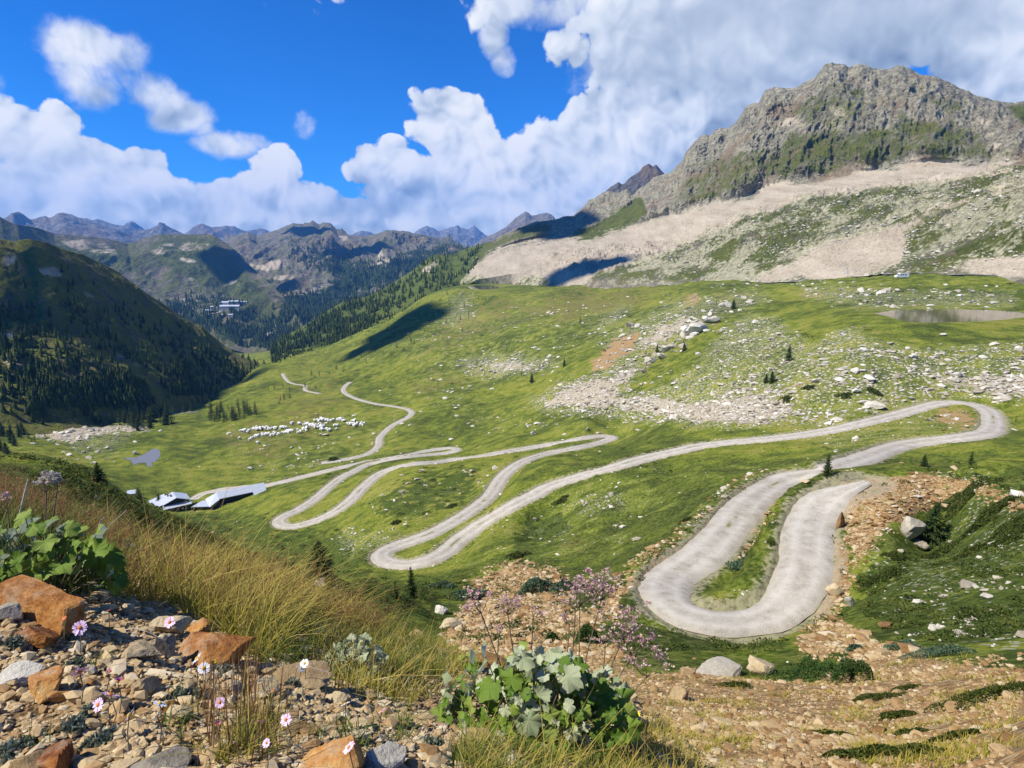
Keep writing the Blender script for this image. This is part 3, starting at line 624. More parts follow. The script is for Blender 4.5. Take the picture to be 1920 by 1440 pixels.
DRY_P = [(.75,[(980,580),(1040,545),(1180,540),(1240,550),(1180,580),(1060,605),(990,600)]), (.55,[(860,570),(980,545),(980,600),(880,640),(780,680)]), (.6,[(740,715),(830,695),(890,715),(780,740)]), (.45,[(400,800),(560,770),(760,800),(600,830),(450,900)]), (.5,[(1030,1000),(1150,990),(1130,1030),(1060,1040)]),
 (.55,[(1240,560),(1340,545),(1400,560),(1300,580)]), (.5,[(1300,1010),(1420,930),(1480,930),(1400,1020),(1310,1080)]), (.4,[(500,720),(640,700),(660,760),(520,790)])]
M_DRY = poly_mask(DRY_P, 5)
FOREST_P = [(.8,[(-400,640),(0,560),(150,590),(300,640),(420,690),(480,700),(500,690),(440,730),(300,745),(100,760),(-400,740)]), (.75,[(500,640),(640,580),(740,545),(800,545),(720,610),(640,650),(560,700),(500,720),(480,700)]), (.55,[(700,590),(800,540),(860,540),(800,600),(700,650)])]
M_FOREST = poly_mask(FOREST_P, 4)

# ------------------------------------------------------------------ the ground sheet
_in = np.arange(R(-43), R(43), R(.115)); _out = np.arange(R(43), R(64), R(.6))
TH = np.concatenate([-_out[::-1], _in, _out])
UU = np.concatenate([np.arange(math.log(.36), math.log(8), .0085), np.arange(math.log(8), math.log(1100), .0062), np.arange(math.log(1100), math.log(24000), .03)])
def grid_faces(nu, nv):
    i, j = np.meshgrid(np.arange(nu - 1), np.arange(nv - 1), indexing='ij'); a = (i * nv + j).ravel()
    return np.stack([a, a + nv, a + nv + 1, a + 1], 1)
def world_warp(x, y, px, py, amp):
    """irregular edges for the outlines: shift the look-up by noise that lives in the world"""
    r = np.hypot(x, y); s = np.maximum(r * .03, .3)
    lo = np.exp(np.floor(np.log(s) * 1.0))
    return px + amp * fbm(x / 9, y / 9, 4, .6, 21) + amp * .6 * gnoise(x / lo, y / lo, 4), py + amp * .45 * fbm(x / 9, y / 9, 4, .6, 33)
def ground_attrs(x, y, z):
    px, py, d = project(x, y, z)
    vis = d > .05
    px = np.where(vis, px, -400); py = np.where(vis, py, 1500)
    r = np.hypot(x, y); t = np.arctan2(x, y)
    wx, wy = world_warp(x, y, px, py, 22.0)
    A = dict(stone=msample(M_STONE, wx, wy), scree=msample(M_GSCREE, wx, wy), ochre=msample(M_OCHRE, wx, wy), heath=msample(M_HEATH, wx, wy), dry=msample(M_DRY, wx, wy))
    A['bank'] = (1 - sstep(.9, 1.25, r / bank_edge(t))) * (r < 7)
    far = sstep(3.5, 9, r)
    A['stone'] = A['stone'] * far; A['ochre'] = np.where(r < 7, np.maximum(A['ochre'], .8), A['ochre'])
    D = np.full(x.shape, 99.0); m = (r > 25) & (r < 1000); D[m] = road_near(x[m], y[m])[0]
    A['verge'] = 1 - sstep(2.2, 4.0, D)
    for k in ('stone', 'scree', 'heath'): A[k] = A[k] * sstep(1.5, 4.0, D)
    return A
def build_ground():
    T, U = np.meshgrid(TH, UU, indexing='ij'); r = np.exp(U)
    x = (r * np.sin(T)).ravel(); y = (r * np.cos(T)).ravel()
    z = ground_z(x, y)
    A = ground_attrs(x, y, z)
    o = mesh_np('ground', np.stack([x, y, z], 1), grid_faces(len(TH), len(UU)), M_GROUND, smooth=True, attrs=A)
    tag(o, kind='structure'); return o
GROUND = build_ground()

# ------------------------------------------------------------------ road sheets
def mat_road():
    b = NB('pale_gravel_road')
    n = b.noise(.9, 8, .65); f = b.noise(9.0, 6, .7, off=4.0)
    tr = b.attr('across')       # -1..1 over the width: two paler wheel tracks, stony crown and edges
    w = b.math('ABSOLUTE', tr)
    track = b.math('SUBTRACT', 1.0, b.math('MULTIPLY', b.math('ABSOLUTE', b.math('SUBTRACT', w, .45)), 3.2), clamp=True)
    col = b.ramp(b.math('MULTIPLY_ADD', f, .5, b.math('MULTIPLY', n, .5)), [(.36, (.22, .198, .155)), (.5, (.36, .33, .275)), (.64, (.47, .437, .375))])
    col = b.mix(b.math('MULTIPLY', track, .38), col, (.56, .53, .47))
    edge = b.step(b.math('MULTIPLY_ADD', b.math('SUBTRACT', n, .5), 1.3, w), .86, 1.06)
    col = b.mix(b.math('MULTIPLY', edge, .7), col, (.34, .30, .22))
    mid = b.math('MULTIPLY', b.step(w, .16, .03), b.step(b.noise(.16, 4, .6, off=8.0), .54, .66))
    col = b.mix(b.math('MULTIPLY', b.step(b.noise(.25, 5, .6, off=66.0), .52, .7), .45), col, (.27, .225, .16)); col = b.mix(mid, col, (.16, .17, .06))
    return b.surf(col, .95, b.bump(f, .5, .05), spec=.1)
M_ROAD = mat_road()
def ribbon(name, q, width, mat, lift=.05, nacross=8, jitter=.6, name_taper=False):
    tan = np.gradient(q[:, :2], axis=0); tan /= np.linalg.norm(tan, axis=1)[:, None] + 1e-9
    side = np.stack([tan[:, 1], -tan[:, 0]], 1); s = np.arange(len(q)) * .8
    a = np.linspace(-1, 1, nacross); wl_ = width / 2 + jitter * fbm(s / 5, s * 0, 4, .6, 3); wr = width / 2 + jitter * fbm(s / 5, s * 0 + 9, 4, .6, 5)
    half = np.where(a[None] < 0, wl_[:, None], wr[:, None]) * (.25 + .75 * sstep(0, 8, s + (0 if name_taper else 50)))[:, None] * (1 - .26 * np.exp(-((q[:, 0] - 17) / 10) ** 2 - ((q[:, 1] - 42) / 6) ** 2))[:, None]
    x = q[:, 0, None] + side[:, 0, None] * a * half; y = q[:, 1, None] + side[:, 1, None] * a * half
    z = q[:, 2, None] + lift - .30 * np.abs(a) ** 5 + .02 * gnoise(x / .9, y / .9, 4) - .03 * np.exp(-((np.abs(a) - .45) / .15) ** 2)
    o = mesh_np(name, np.stack([x, y, z], -1).reshape(-1, 3), grid_faces(len(q), nacross)[:, ::-1].copy(), mat, smooth=True, attrs=dict(across=np.repeat(a[None], len(q), 0).ravel()))
    return tag(o, kind='structure')
for nm, (q, w) in ROADS.items(): ribbon('road', q, w, M_ROAD, name_taper=nm == 'main')
def mat_asphalt():
    b = NB('worn_asphalt'); n = b.noise(.8, 6, .6)
    return b.surf(b.ramp(n, [(.35, (.16, .16, .16)), (.65, (.27, .265, .255))]), .85, spec=.2)
M_ASPH = mat_asphalt()
def surf_ribbon(name, pts, width, mat, rmin, lift=.12):
    c = catmull(pts, 10); p3 = cast(c[:, 0], c[:, 1], rmin); d = np.concatenate([[0], np.cumsum(np.linalg.norm(np.diff(p3[:, :2], axis=0), axis=1))])
    s = np.arange(0, d[-1], 1.5); q = np.stack([np.interp(s, d, p3[:, k]) for k in range(3)], 1)
    tan = np.gradient(q[:, :2], axis=0); tan /= np.linalg.norm(tan, axis=1)[:, None] + 1e-9; side = np.stack([tan[:, 1], -tan[:, 0]], 1)
    a = np.linspace(-1, 1, 6); x = q[:, 0, None] + side[:, 0, None] * a * width / 2; y = q[:, 1, None] + side[:, 1, None] * a * width / 2
    z = ground_z(x.ravel(), y.ravel()).reshape(x.shape) + lift
    z = np.maximum(z, z.max(1, keepdims=True) - .25)
    return tag(mesh_np(name, np.stack([x, y, z], -1).reshape(-1, 3), grid_faces(len(q), 6)[:, ::-1].copy(), mat, smooth=True, attrs=dict(across=np.repeat(a[None], len(q), 0).ravel())), kind='structure')
surf_ribbon('road', [(2060,523),(1920,522),(1840,522),(1760,522),(1690,521),(1620,522),(1560,524),(1480,527),(1400,529),(1340,531)], 7.0, M_ASPH, 330, .35)
surf_ribbon('road', [(312,766),(318,774),(335,778),(360,777),(380,772)], 6.0, M_ASPH, 300, .25)
surf_ribbon('path', [(490,912),(465,913),(440,916),(400,925),(375,932),(362,940)], 5.0, M_ROAD, 150, .12)

# ------------------------------------------------------------------ water
def mat_water(name='still_lake_water', col=(.050, .048, .028), rough=.05):
    b = NB(name); n = b.noise(1.2, 3, .5)
    return b.surf(col, rough, b.bump(n, .10, .05), spec=.4)
M_WATER = mat_water()
M_WATER2 = mat_water('sky_grey_pond_water', (.16, .155, .15), .18)  # reflection of the grey sky put into the pond's base colour
for nm, lz, pg in LAKE_W:
    c = pg.mean(0); big = c + (pg - c) * 1.015
    V = np.concatenate([np.array([[c[0], c[1], lz]]), np.column_stack([big, np.full(len(big), lz)])]); n = len(big)
    F = np.stack([np.zeros(n, int), 1 + np.arange(n), 1 + (np.arange(n) + 1) % n], 1)
    area = np.cross(big[0] - c, big[1] - c)
    if area < 0: F = F[:, ::-1].copy()
    tag(mesh_np(nm, V, F, M_WATER2 if nm == 'pond' else M_WATER), kind='structure')
# ------------------------------------------------------------------ mountains: each a surface between outlines at known distances
def loft(name, lines, tmin, tmax, nth, nrow, mat, noise_fn, attr_fn, back=(300, 250), nback=12, subdiv=None):
    """lines: from foot to crest, each [(px, py, distance), ...]"""
    Ls = [line_te(L) for L in lines]
    T = np.linspace(px_te(tmin, 471)[0], px_te(tmax, 471)[0], nth)
    rr = np.array([np.exp(np.interp(T, L[:, 0], L[:, 2])) for L in Ls]); ee = np.array([np.interp(T, L[:, 0], L[:, 1]) for L in Ls])
    zz = rr * ee
    rows_r, rows_z, rows_k = [], [], []
    seg = len(Ls) - 1
    per = subdiv or [nrow // seg] * seg
    for k in range(seg):
        for f in np.arange(per[k]) / per[k]:
            rows_r.append(rr[k] * (1 - f) + rr[k + 1] * f); rows_z.append(zz[k] * (1 - f) + zz[k + 1] * f); rows_k.append(k + f)
    rows_r.append(rr[-1]); rows_z.append(zz[-1]); rows_k.append(float(seg))
    for f in (np.arange(nback) + 1) / nback:
        rows_r.append(rr[-1] + back[0] * f); rows_z.append(zz[-1] - back[1] * f); rows_k.append(seg + f)
    r = np.array(rows_r); z = np.array(rows_z); k = np.repeat(np.array(rows_k)[:, None], nth, 1)
    x = r * np.sin(T)[None]; y = r * np.cos(T)[None]
    dx, dy, dz = noise_fn(x, y, z, k, seg)
    x = x + dx; y = y + dy; z = z + dz
    px, py, d = project(x, y, z)
    A = attr_fn(x, y, z, px, py, k)
    # forward-facing winding
    F = grid_faces(len(r), nth)[:, ::-1].copy()
    o = mesh_np(name, np.stack([x, y, z], -1).reshape(-1, 3), F, mat, smooth=True, attrs={a: v.ravel() for a, v in A.items()})
    tag(o, kind='structure'); o['dummy'] = 0; del o['dummy']
    return o, (x, y, z, px, py)
def zero(x): return np.zeros_like(x)

# -- the big rocky mountain with its scree apron
B_T = [(830,495,1350),(870,480,1350),(960,455,1350),(1040,440,1350),(1150,434,1250),(1180,424,1220),(1220,415,1180),(1255,393,1150),(1280,400,1120),(1310,386,1110),(1360,372,1080),(1390,377,1070),(1425,358,1060),(1455,330,1055),(1500,345,1030),(1570,331,1000),(1605,315,1000),(1685,319,960),(1705,288,960),(1740,300,940),(1850,305,900),(1920,300,860),(2100,280,850),(2400,230,800)]
B_SKY = [(800,488,1480),(820,477,1500),(847,480,1500),(877,463,1500),(913,457,1520),(940,443,1550),(973,427,1570),(1003,418,1600),(1043,413,1600),(1055,408,1600),(1077,405,1580),(1082,398,1570),(1095,388,1560),(1105,376,1560),(1118,372,1550),(1130,363,1550),(1142,360,1540),(1158,364,1530),(1175,357,1530),(1185,368,1500),(1198,356,1490),(1210,350,1480),(1225,336,1470),(1245,329,1460),(1258,326,1450),(1272,312,1440),(1280,305,1440),(1285,290,1430),(1300,273,1430),(1310,262,1420),(1320,256,1420),(1330,260,1420),(1340,250,1410),(1355,244,1410),(1366,246,1400),(1375,238,1400),(1390,219,1400),(1400,203,1400),(1410,199,1400),(1423,198,1390),(1430,184,1390),(1436,174,1380),(1450,171,1380),(1470,174,1380),(1495,172,1370),(1515,160,1370),(1526,152,1360),(1535,142,1360),(1545,128,1350),(1560,123,1350),(1580,125,1350),(1590,131,1350),(1610,126,1350),(1625,132,1345),(1660,138,1340),(1672,134,1340),(1682,129,1340),(1700,133,1340),(1725,145,1335),(1760,154,1330),(1805,174,1320),(1830,185,1310),(1860,193,1300),(1900,196,1290),(1920,194,1280),(2000,190,1250),(2100,205,1200),(2250,225,1150),(2400,230,1100)]
B_MID = [(830,490,1430),(880,470,1450),(960,442,1480),(1080,420,1450),(1160,395,1380),(1250,368,1290),(1330,322,1240),(1400,280,1200),(1480,252,1180),(1560,232,1150),(1660,226,1130),(1740,238,1100),(1850,252,1060),(1920,250,1040),(2100,240,1000),(2400,230,950)]
B_M = [(830,500,1250),(880,500,1150),(1040,478,1100),(1120,470,1050),(1260,464,980),(1310,450,950),(1385,410,930),(1460,394,900),(1510,372,890),(1600,358,880),(1760,342,840),(1850,330,800),(1920,326,760),(2100,310,740),(2400,280,700)]
B_BENCH = [(830,515,1150),(880,515,1080),(1040,505,1020),(1120,500,960),(1260,490,860),(1330,475,820),(1400,455,790),(1500,440,770),(1600,425,740),(1700,420,700),(1800,405,660),(1920,370,600),(2100,340,560),(2400,330,540)]
B_F = [(830,530,1140),(880,529,1090),(960,532,1050),(1040,535,960),(1120,524,860),(1250,504,790),(1320,522,740),(1400,529,680),(1500,526,635),(1600,523,590),(1750,517,562),(1920,508,520),(2100,500,500),(2400,490,480)]
def sink(L, x0=838, x1=915, d=40):
    # the mountain's near end dips below the wooded slope it grows out of
    out = []
    for q in [(x0 - 8,), (x0 + 10,), (x0 + 25,), (x0 + 40,), (x0 + 60,)] + [(p[0],) for p in L if p[0] > x0 + 62]:
        xs = [p[0] for p in L]; yy = float(np.interp(q[0], xs, [p[1] for p in L])); rr = float(np.interp(q[0], xs, [p[2] for p in L]))
        out.append((q[0], yy + d * max(0, 1 - max(0, (q[0] - x0)) / (x1 - x0)), rr))
    return out
B_F, B_BENCH, B_M, B_T, B_MID, B_SKY = [sink(L) for L in (B_F, B_BENCH, B_M, B_T, B_MID, B_SKY)]
B_U = [(p[0], p[1] + 30, p[2] * .96) for p in B_F]
def soften(L, w):
    xs = np.arange(L[0][0], L[-1][0] + 1, 15.0); k = np.ones(w) / w
    f = lambda v: np.convolve(np.pad(np.interp(xs, [p[0] for p in L], v), w // 2, mode='edge'), k, 'valid')[:len(xs)]
    return list(zip(xs, f([p[1] for p in L]), f([p[2] for p in L])))
B_T = soften(B_T, 7)
B_GRASS = [(1.0,[(1033,473),(1087,430),(1110,425),(1170,388),(1200,365),(1215,400),(1180,425),(1120,450),(1060,475)]), (.56,[(1690,215),(1750,225),(1830,240),(1872,300),(1760,302),(1700,290),(1640,320),(1610,310),(1660,260)]), (.5,[(1600,150),(1640,170),(1740,240),(1800,240),(1700,160),(1820,190),(1780,230),(1690,230)]),
  (.75,[(870,470),(940,443),(1000,420),(1040,415),(1030,440),(960,455),(900,480)]), (.6,[(1480,250),(1600,240),(1680,240),(1640,300),(1560,325),(1450,340),(1420,330)]), (.5,[(1300,300),(1400,280),(1480,270),(1440,340),(1330,380),(1250,390)]), (.48,[(1420,250),(1560,150),(1620,160),(1640,230),(1500,240)]),
  (1.0,[(1770,470),(1860,440),(1930,420),(2300,400),(2300,470),(1920,478),(1810,492)]), (.85,[(1400,470),(1500,455),(1560,460),(1460,490),(1400,520),(1340,525),(1320,500)]), (.7,[(1000,525),(1033,513),(1033,538),(990,537)]), (1.0,[(940,500),(960,470),(980,470),(970,500),(950,505)]), (.9,[(860,510),(900,480),(920,480),(880,515)]),
  (.8,[(1880,195),(1920,194),(2300,200),(2300,260),(1920,240)])]
M_BGR = poly_mask(B_GRASS, 2)
B_BENCHP = [(1.0,[(1120,535),(1240,490),(1310,450),(1385,412),(1460,397),(1510,373),(1640,362),(1830,340),(1840,355),(1760,385),(1660,423),(1510,473),(1395,527)]), (.95,[(1690,500),(1700,440),(1780,400),(1920,350),(2300,330),(2300,430),(1930,420),(1860,440),(1770,470)])]
M_BBE = poly_mask(B_BENCHP, 2)
def b_noise(x, y, z, k, seg):
    rock = sstep(2.85, 3.25, k) * (1 - .55 * sstep(4.6, 5.0, k) * (k <= 5)); bench = sstep(.92, 1.35, k) * (.15 + .85 * sstep(R(1), R(7), np.arctan2(x, y))) * (1 - sstep(2.0, 2.3, k)); scr = sstep(2, 2.3, k) * (1 - sstep(2.85, 3.2, k))
    t = np.arctan2(x, y); r = np.hypot(x, y); s = t * 1250
    left = 1 - sstep(R(5), R(10), t)
    a = .75 + .25 * sstep(R(8), R(14), t)
    gul = ridged(s / 95 + .25 * fbm(s / 200, z / 90, 3), z / 260, 5, .55, 11); craggy = ridged(s / 38, z / 55, 5, .6, 7); fin = fbm(s / 9, z / 9, 4, .6, 5)
    green = msample(M_BGR, *project(x, y, z)[:2])
    amp = rock * (1 - .72 * sstep(.55, .95, green))
    out = -(amp * a * (38 * gul + 34 * ridged(s / 210 + z / 500, z / 420, 4, .5, 23) + 15 * craggy + 6 * fin)) - scr * 2.0 * fbm(s / 60, r / 200, 4, .5, 2)
    bn = bench * (12 * fbm(x / 60, y / 60, 5, .55, 14) + 8 * ridged(x / 24, y / 24, 5, .6, 4) + 1.2 * fbm(x / 6, y / 6, 3, .6, 8))
    dz = amp * a * 5 * craggy + bn + scr * .8 * fbm(x / 12, y / 12, 4, .6, 9)
    crest = np.where(k > 4.6, rock * 3.0 * ridged(s / 11, s * 0, 4, .6, 3) * (t < R(35)), 0)
    return out * np.sin(t), out * np.cos(t), dz + crest
def b_attr(x, y, z, px, py, k):
    wx, wy = px + 6 * fbm(x / 25, z / 25, 4, .6, 2), py + 4 * fbm(x / 25, z / 25, 4, .6, 3)
    s = np.arctan2(x, y) * 1250; gul = ridged(s / 95 + .25 * fbm(s / 200, z / 90, 3), z / 260, 5, .55, 11) + .8 * ridged(s / 210 + z / 500, z / 420, 4, .5, 23)
    hol = .42 * sstep(.25, -.25, gul) * (_bk(k) > 3)
    return dict(scree=msample(M_SCREE, wx, wy), grass=np.maximum(np.maximum(msample(M_BGR, wx, wy), .28 + hol), .66 * np.maximum(msample(M_BBE, wx, wy), sstep(.6, 1.0, _bk(k)) * (1 - sstep(2.3, 2.8, _bk(k))))), bench=np.maximum(msample(M_BBE, wx, wy), sstep(.6, 1.0, _bk(k)) * (1 - sstep(2.3, 2.8, _bk(k)))), forest=zero(x))
M_BIG = mat_mountain('rocky_mountain_side')
def _bk(k):
    """loft rows: 0 buried, 1 foot, 2 bench, 3 scree bottom, 4 rock foot, 5 rock middle, 6 crest -> the zones used by b_noise"""
    return np.interp(k, [0, 1, 2, 3, 4, 5, 6, 7], [0, .9, 1.4, 2.0, 3.0, 4.0, 5.0, 6.0])
MT_BIG, S_BIG = loft('mountain', [B_U, B_F, B_BENCH, B_M, B_T, B_MID, B_SKY], 838, 2380, 1250, 0, M_BIG,
    lambda x, y, z, k, seg: b_noise(x, y, z, _bk(k), seg), lambda x, y, z, px, py, k: b_attr(x, y, z, px, py, k), back=(420, 260), nback=14, subdiv=[4, 60, 70, 60, 130, 170])

# -- steep valley side on the left
L_SKY = [(-700,430,800),(-300,450,760),(0,461,740),(30,463,745),(60,456,750),(85,459,760),(110,470,775),(150,481,800),(190,499,840),(230,521,870),(270,549,890),(310,577,905),(360,609,920),(420,650,925),(470,677,905),(508,694,890)]
L_F = [(-700,830,430),(-300,800,480),(0,792,500),(120,778,515),(250,768,550),(350,752,630),(430,738,735),(480,708,840),(508,698,875)]
L_U = [(p[0], p[1] + 35, p[2] * .95) for p in L_F]
def l_noise(x, y, z, k, seg):
    body = sstep(.8, 1.3, k); crest = 1 - .6 * sstep(1.8, 2.0, k) * (k <= 2)
    end = 1 - sstep(R(-27), R(-23), np.arctan2(x, y))
    dz = body * crest * (20 * ridged(x / 120, y / 160, 6, .58, 2) + 4 * fbm(x / 30, y / 30, 5, .6, 6)) * (.25 + .75 * end)
    return zero(x), zero(x), dz
M_LDRY = poly_mask([(.95,[(60,500),(110,500),(130,525),(70,515)]), (.8,[(0,475),(40,475),(30,500),(0,500)]), (.75,[(0,615),(70,640),(60,645),(0,630)]), (.8,[(190,650),(240,670),(290,695),(280,702),(220,680)]), (.7,[(225,600),(245,605),(240,615)]), (.6,[(150,540),(190,550),(200,570),(160,560)]), (.7,[(0,660),(60,690),(120,715),(60,710),(0,680)]), (.5,[(420,655),(480,685),(470,690),(420,670)])], 2)
M_LFOR = poly_mask([(.75,[(-400,640),(-50,560),(60,540),(150,560),(250,590),(340,620),(430,668),(500,694),(440,735),(300,765),(60,790),(-400,800)])], 6)
def l_attr(x, y, z, px, py, k):
    return dict(scree=msample(M_LDRY, px + 5 * fbm(x / 20, y / 20, 4), py + 4 * fbm(x / 20, y / 20, 4, .5, 5)), grass=.62 + zero(x), bench=.0 + zero(x), forest=msample(M_LFOR, px, py) * .30)
M_LEFT = mat_mountain('heath_covered_slope', rock=((.12,.095,.06),(.28,.23,.15),(.48,.40,.28)), green=((.06,.075,.015),(.14,.155,.030),(.25,.225,.058)))
HILL_L, S_LEFT = loft('hill', [L_U, L_F, L_SKY], -690, 508, 700, 0, M_LEFT, l_noise, l_attr, back=(260, 200), nback=8, subdiv=[5, 230])

# -- wooded slope on the right side of the valley
R_SKY = [(490,668,950),(500,662,1000),(520,641,1150),(547,624,1280),(587,601,1380),(640,568,1440),(673,560,1450),(700,553,1450),(740,528,1450),(773,508,1450),(790,494,1450),(807,481,1450),(820,478,1480),(850,478,1500),(880,465,1510),(930,450,1540)]
R_F = [(490,690,885),(520,690,890),(560,672,930),(640,648,980),(740,618,1000),(800,580,1020),(860,556,1060),(930,545,1090)]
R_U = [(p[0], p[1] + 18, p[2] * .97) for p in R_F]
def r_noise(x, y, z, k, seg):
    body = sstep(.8, 1.4, k) * (1 - .6 * sstep(1.8, 2, k) * (k <= 2))
    dz = body * (5 * ridged(x / 90, y / 90, 5, .55, 3) + 2 * fbm(x / 25, y / 25, 4, .6, 5)); return zero(x), zero(x), dz
M_RDRY = poly_mask([(.8,[(790,505),(815,485),(825,490),(800,515)]), (.8,[(690,545),(720,532),(710,545)]), (.7,[(860,520),(900,500),(890,515)]), (.5,[(640,575),(700,556),(690,566)])], 1)
M_RFOR = poly_mask([(.7,[(490,690),(520,640),(640,570),(700,560),(720,575),(640,650),(520,720)])], 5)
def r_attr(x, y, z, px, py, k):
    return dict(scree=msample(M_RDRY, px, py), grass=.9 + zero(x), bench=zero(x), forest=msample(M_RFOR, px, py) * .6)
M_RIGHT = mat_mountain('grassy_slope', green=((.045,.070,.014),(.095,.125,.026),(.15,.165,.045)))
HILL_R, S_RIGHT = loft('hill', [R_U, R_F, R_SKY], 490, 930, 420, 0, M_RIGHT, r_noise, r_attr, back=(250, 130), nback=8, subdiv=[5, 150])

# -- middle-distance mountains across the valley
A_SKY = [(-700,395,3000),(-300,400,3000),(-100,402,3000),(0,407,3000),(15,415,3000),(33,422,3000),(50,424,3050),(75,430,3100),(100,438,3150),(160,443,3200),(200,447,3250),(240,456,3300),(265,447,3300),(300,440,3300),(345,440,3300),(385,440,3300),(400,441,3280),(430,460,3200),(455,485,3000),(480,508,2850),(510,535,2600),(545,575,2300),(570,612,2000),(592,646,1850)]
A_BEN = [(-700,560,2600),(-300,560,2600),(200,560,2700),(300,566,2700),(370,572,2650),(430,574,2600),(480,590,2350),(520,612,2150),(560,628,1950),(592,648,1840)]
A_F = [(-700,640,2200),(-300,640,2200),(200,640,2200),(300,635,2200),(370,632,2150),(430,642,2000),(480,655,1900),(520,655,1850),(560,650,1820),(592,652,1800)]
A_U = [(p[0], p[1] + 12, p[2] * .98) for p in A_F]
def far_noise(amp, wl_, seed):
    def f(x, y, z, k, seg):
        t = np.arctan2(x, y); kk = k / seg
        body = sstep(.02, .35, kk) * (1 - .93 * sstep(.80, 1.0, kk) * (kk <= 1.0))
        wx = x + .35 * wl_ * fbm(x / wl_, y / wl_, 3, .5, seed + 7); wy = y + .35 * wl_ * fbm(x / wl_, y / wl_, 3, .5, seed + 8)
        g = ridged(wx / wl_, wy / (wl_ * 1.8), 6, .52, seed) - .25
        c = fbm(x / (wl_ * .22), y / (wl_ * .3), 4, .6, seed + 3)
        dz = body * amp * (g + .22 * c)
        s = t * np.mean(np.hypot(x, y))
        dz = dz + np.where(np.abs(kk - 1) < .06, amp * .06 * fbm(s / (wl_ * .10), s * 0, 4, .6, seed + 5), 0)
        return zero(x), zero(x), dz
    return f
M_FSC = poly_mask([(.9,[(330,483),(380,485),(375,492),(335,490)]),(.9,[(335,523),(365,518),(370,528),(340,528)]),(.8,[(395,538),(440,522),(463,530),(440,535),(410,540)]),(.75,[(340,570),(370,568),(365,580),(345,582)]),
   (.9,[(460,492),(500,497),(520,512),(500,510),(470,500)]),(.9,[(500,490),(540,482),(540,500),(510,505)]),(.9,[(500,520),(560,512),(545,526),(515,525)]),(.95,[(540,552),(575,545),(600,535),(620,540),(590,548),(560,556)]),(.8,[(610,530),(640,537),(630,548),(612,545)]),(.8,[(590,478),(625,474),(622,485),(595,485)]),(.75,[(600,460),(640,440),(660,445),(640,455)]),(.7,[(560,440),(600,432),(590,442)]),
   (.9,[(700,460),(715,470),(725,485),(740,475),(745,480),(720,500),(700,498),(712,485)]),(.9,[(680,535),(700,545),(690,550),(650,540)]),(.85,[(566,502),(590,500),(585,510)]),(.6,[(740,500),(760,505),(750,515)]),
   (.6,[(100,445),(200,450),(230,480),(150,475)]),(.55,[(270,470),(330,450),(420,455),(380,470),(300,480)]),(.5,[(300,555),(420,545),(400,565),(330,570)])], 1)
M_FGR = poly_mask([(.95,[(260,450),(340,442),(400,445),(430,470),(480,520),(540,590),(420,560),(360,530),(300,500)]),(.7,[(600,560),(700,560),(640,600),(560,620)]),(.85,[(40,440),(200,450),(260,470),(300,530),(180,500),(60,470)]),(.8,[(400,590),(500,580),(540,610),(480,640)])], 6)
M_FFO = poly_mask([(.85,[(420,640),(330,600),(300,580),(420,600),(440,620),(480,650)]),(.8,[(480,545),(540,560),(700,500),(760,480),(860,460),(870,480),(780,500),(700,545),(620,580),(560,610),(520,590)]),(.7,[(540,460),(640,470),(700,500),(640,520),(560,490)]),(.6,[(740,470),(860,455),(860,480),(760,510)])], 5)
def far_attr(gr, fo=1.0):
    def f(x, y, z, px, py, k):
        wx, wy = px + 6 * fbm(x / 120, z / 60, 4, .6, 1), py + 3.5 * fbm(x / 120, z / 60, 4, .6, 2)
        return dict(scree=msample(M_FSC, wx, wy), grass=np.maximum(gr + zero(x), msample(M_FGR, px, py)), bench=zero(x), forest=msample(M_FFO, px, py) * fo)
    return f
M_MID = mat_mountain('distant_mountain_side', rock=((.10,.09,.065),(.215,.195,.15),(.36,.33,.265)), green=((.036,.050,.014),(.080,.098,.026),(.145,.148,.048)), scl=.32)
MT_A, S_A = loft('mountain', [A_U, A_F, A_BEN, A_SKY], -690, 592, 600, 0, M_MID, far_noise(75, 430, 5), far_attr(.5, .9), back=(900, 420), nback=10, subdiv=[4, 60, 170])
BB_SKY = [(370,470,5000),(400,458,5000),(430,450,5000),(445,441,5000),(465,435,5000),(472,438,5000),(480,442,5000),(500,437,5000),(520,432,5000),(535,425,5000),(550,420,5000),(570,422,5000),(585,419,5000),(600,424,5000),(608,419,5000),(620,420,4950),(632,432,4900),(645,438,4800),(660,442,4700),(690,443,4600),(705,438,4550),(720,433,4500),(740,430,4500),(755,432,4450),(775,437,4400),(800,441,4300),(830,450,4200),(860,456,4100),(890,468,4000),(940,485,3900)]
BB_F = [(370,560,3400),(480,600,2900),(560,632,2400),(620,612,2450),(650,595,2600),(740,560,2700),(880,515,3000),(940,505,3000)]
BB_U = [(p[0], p[1] + 12, p[2] * .98) for p in BB_F]
MT_B, S_B = loft('mountain', [BB_U, BB_F, BB_SKY], 370, 940, 560, 0, M_MID, far_noise(150, 620, 9), far_attr(.42, 1.0), back=(1200, 500), nback=10, subdiv=[4, 190])

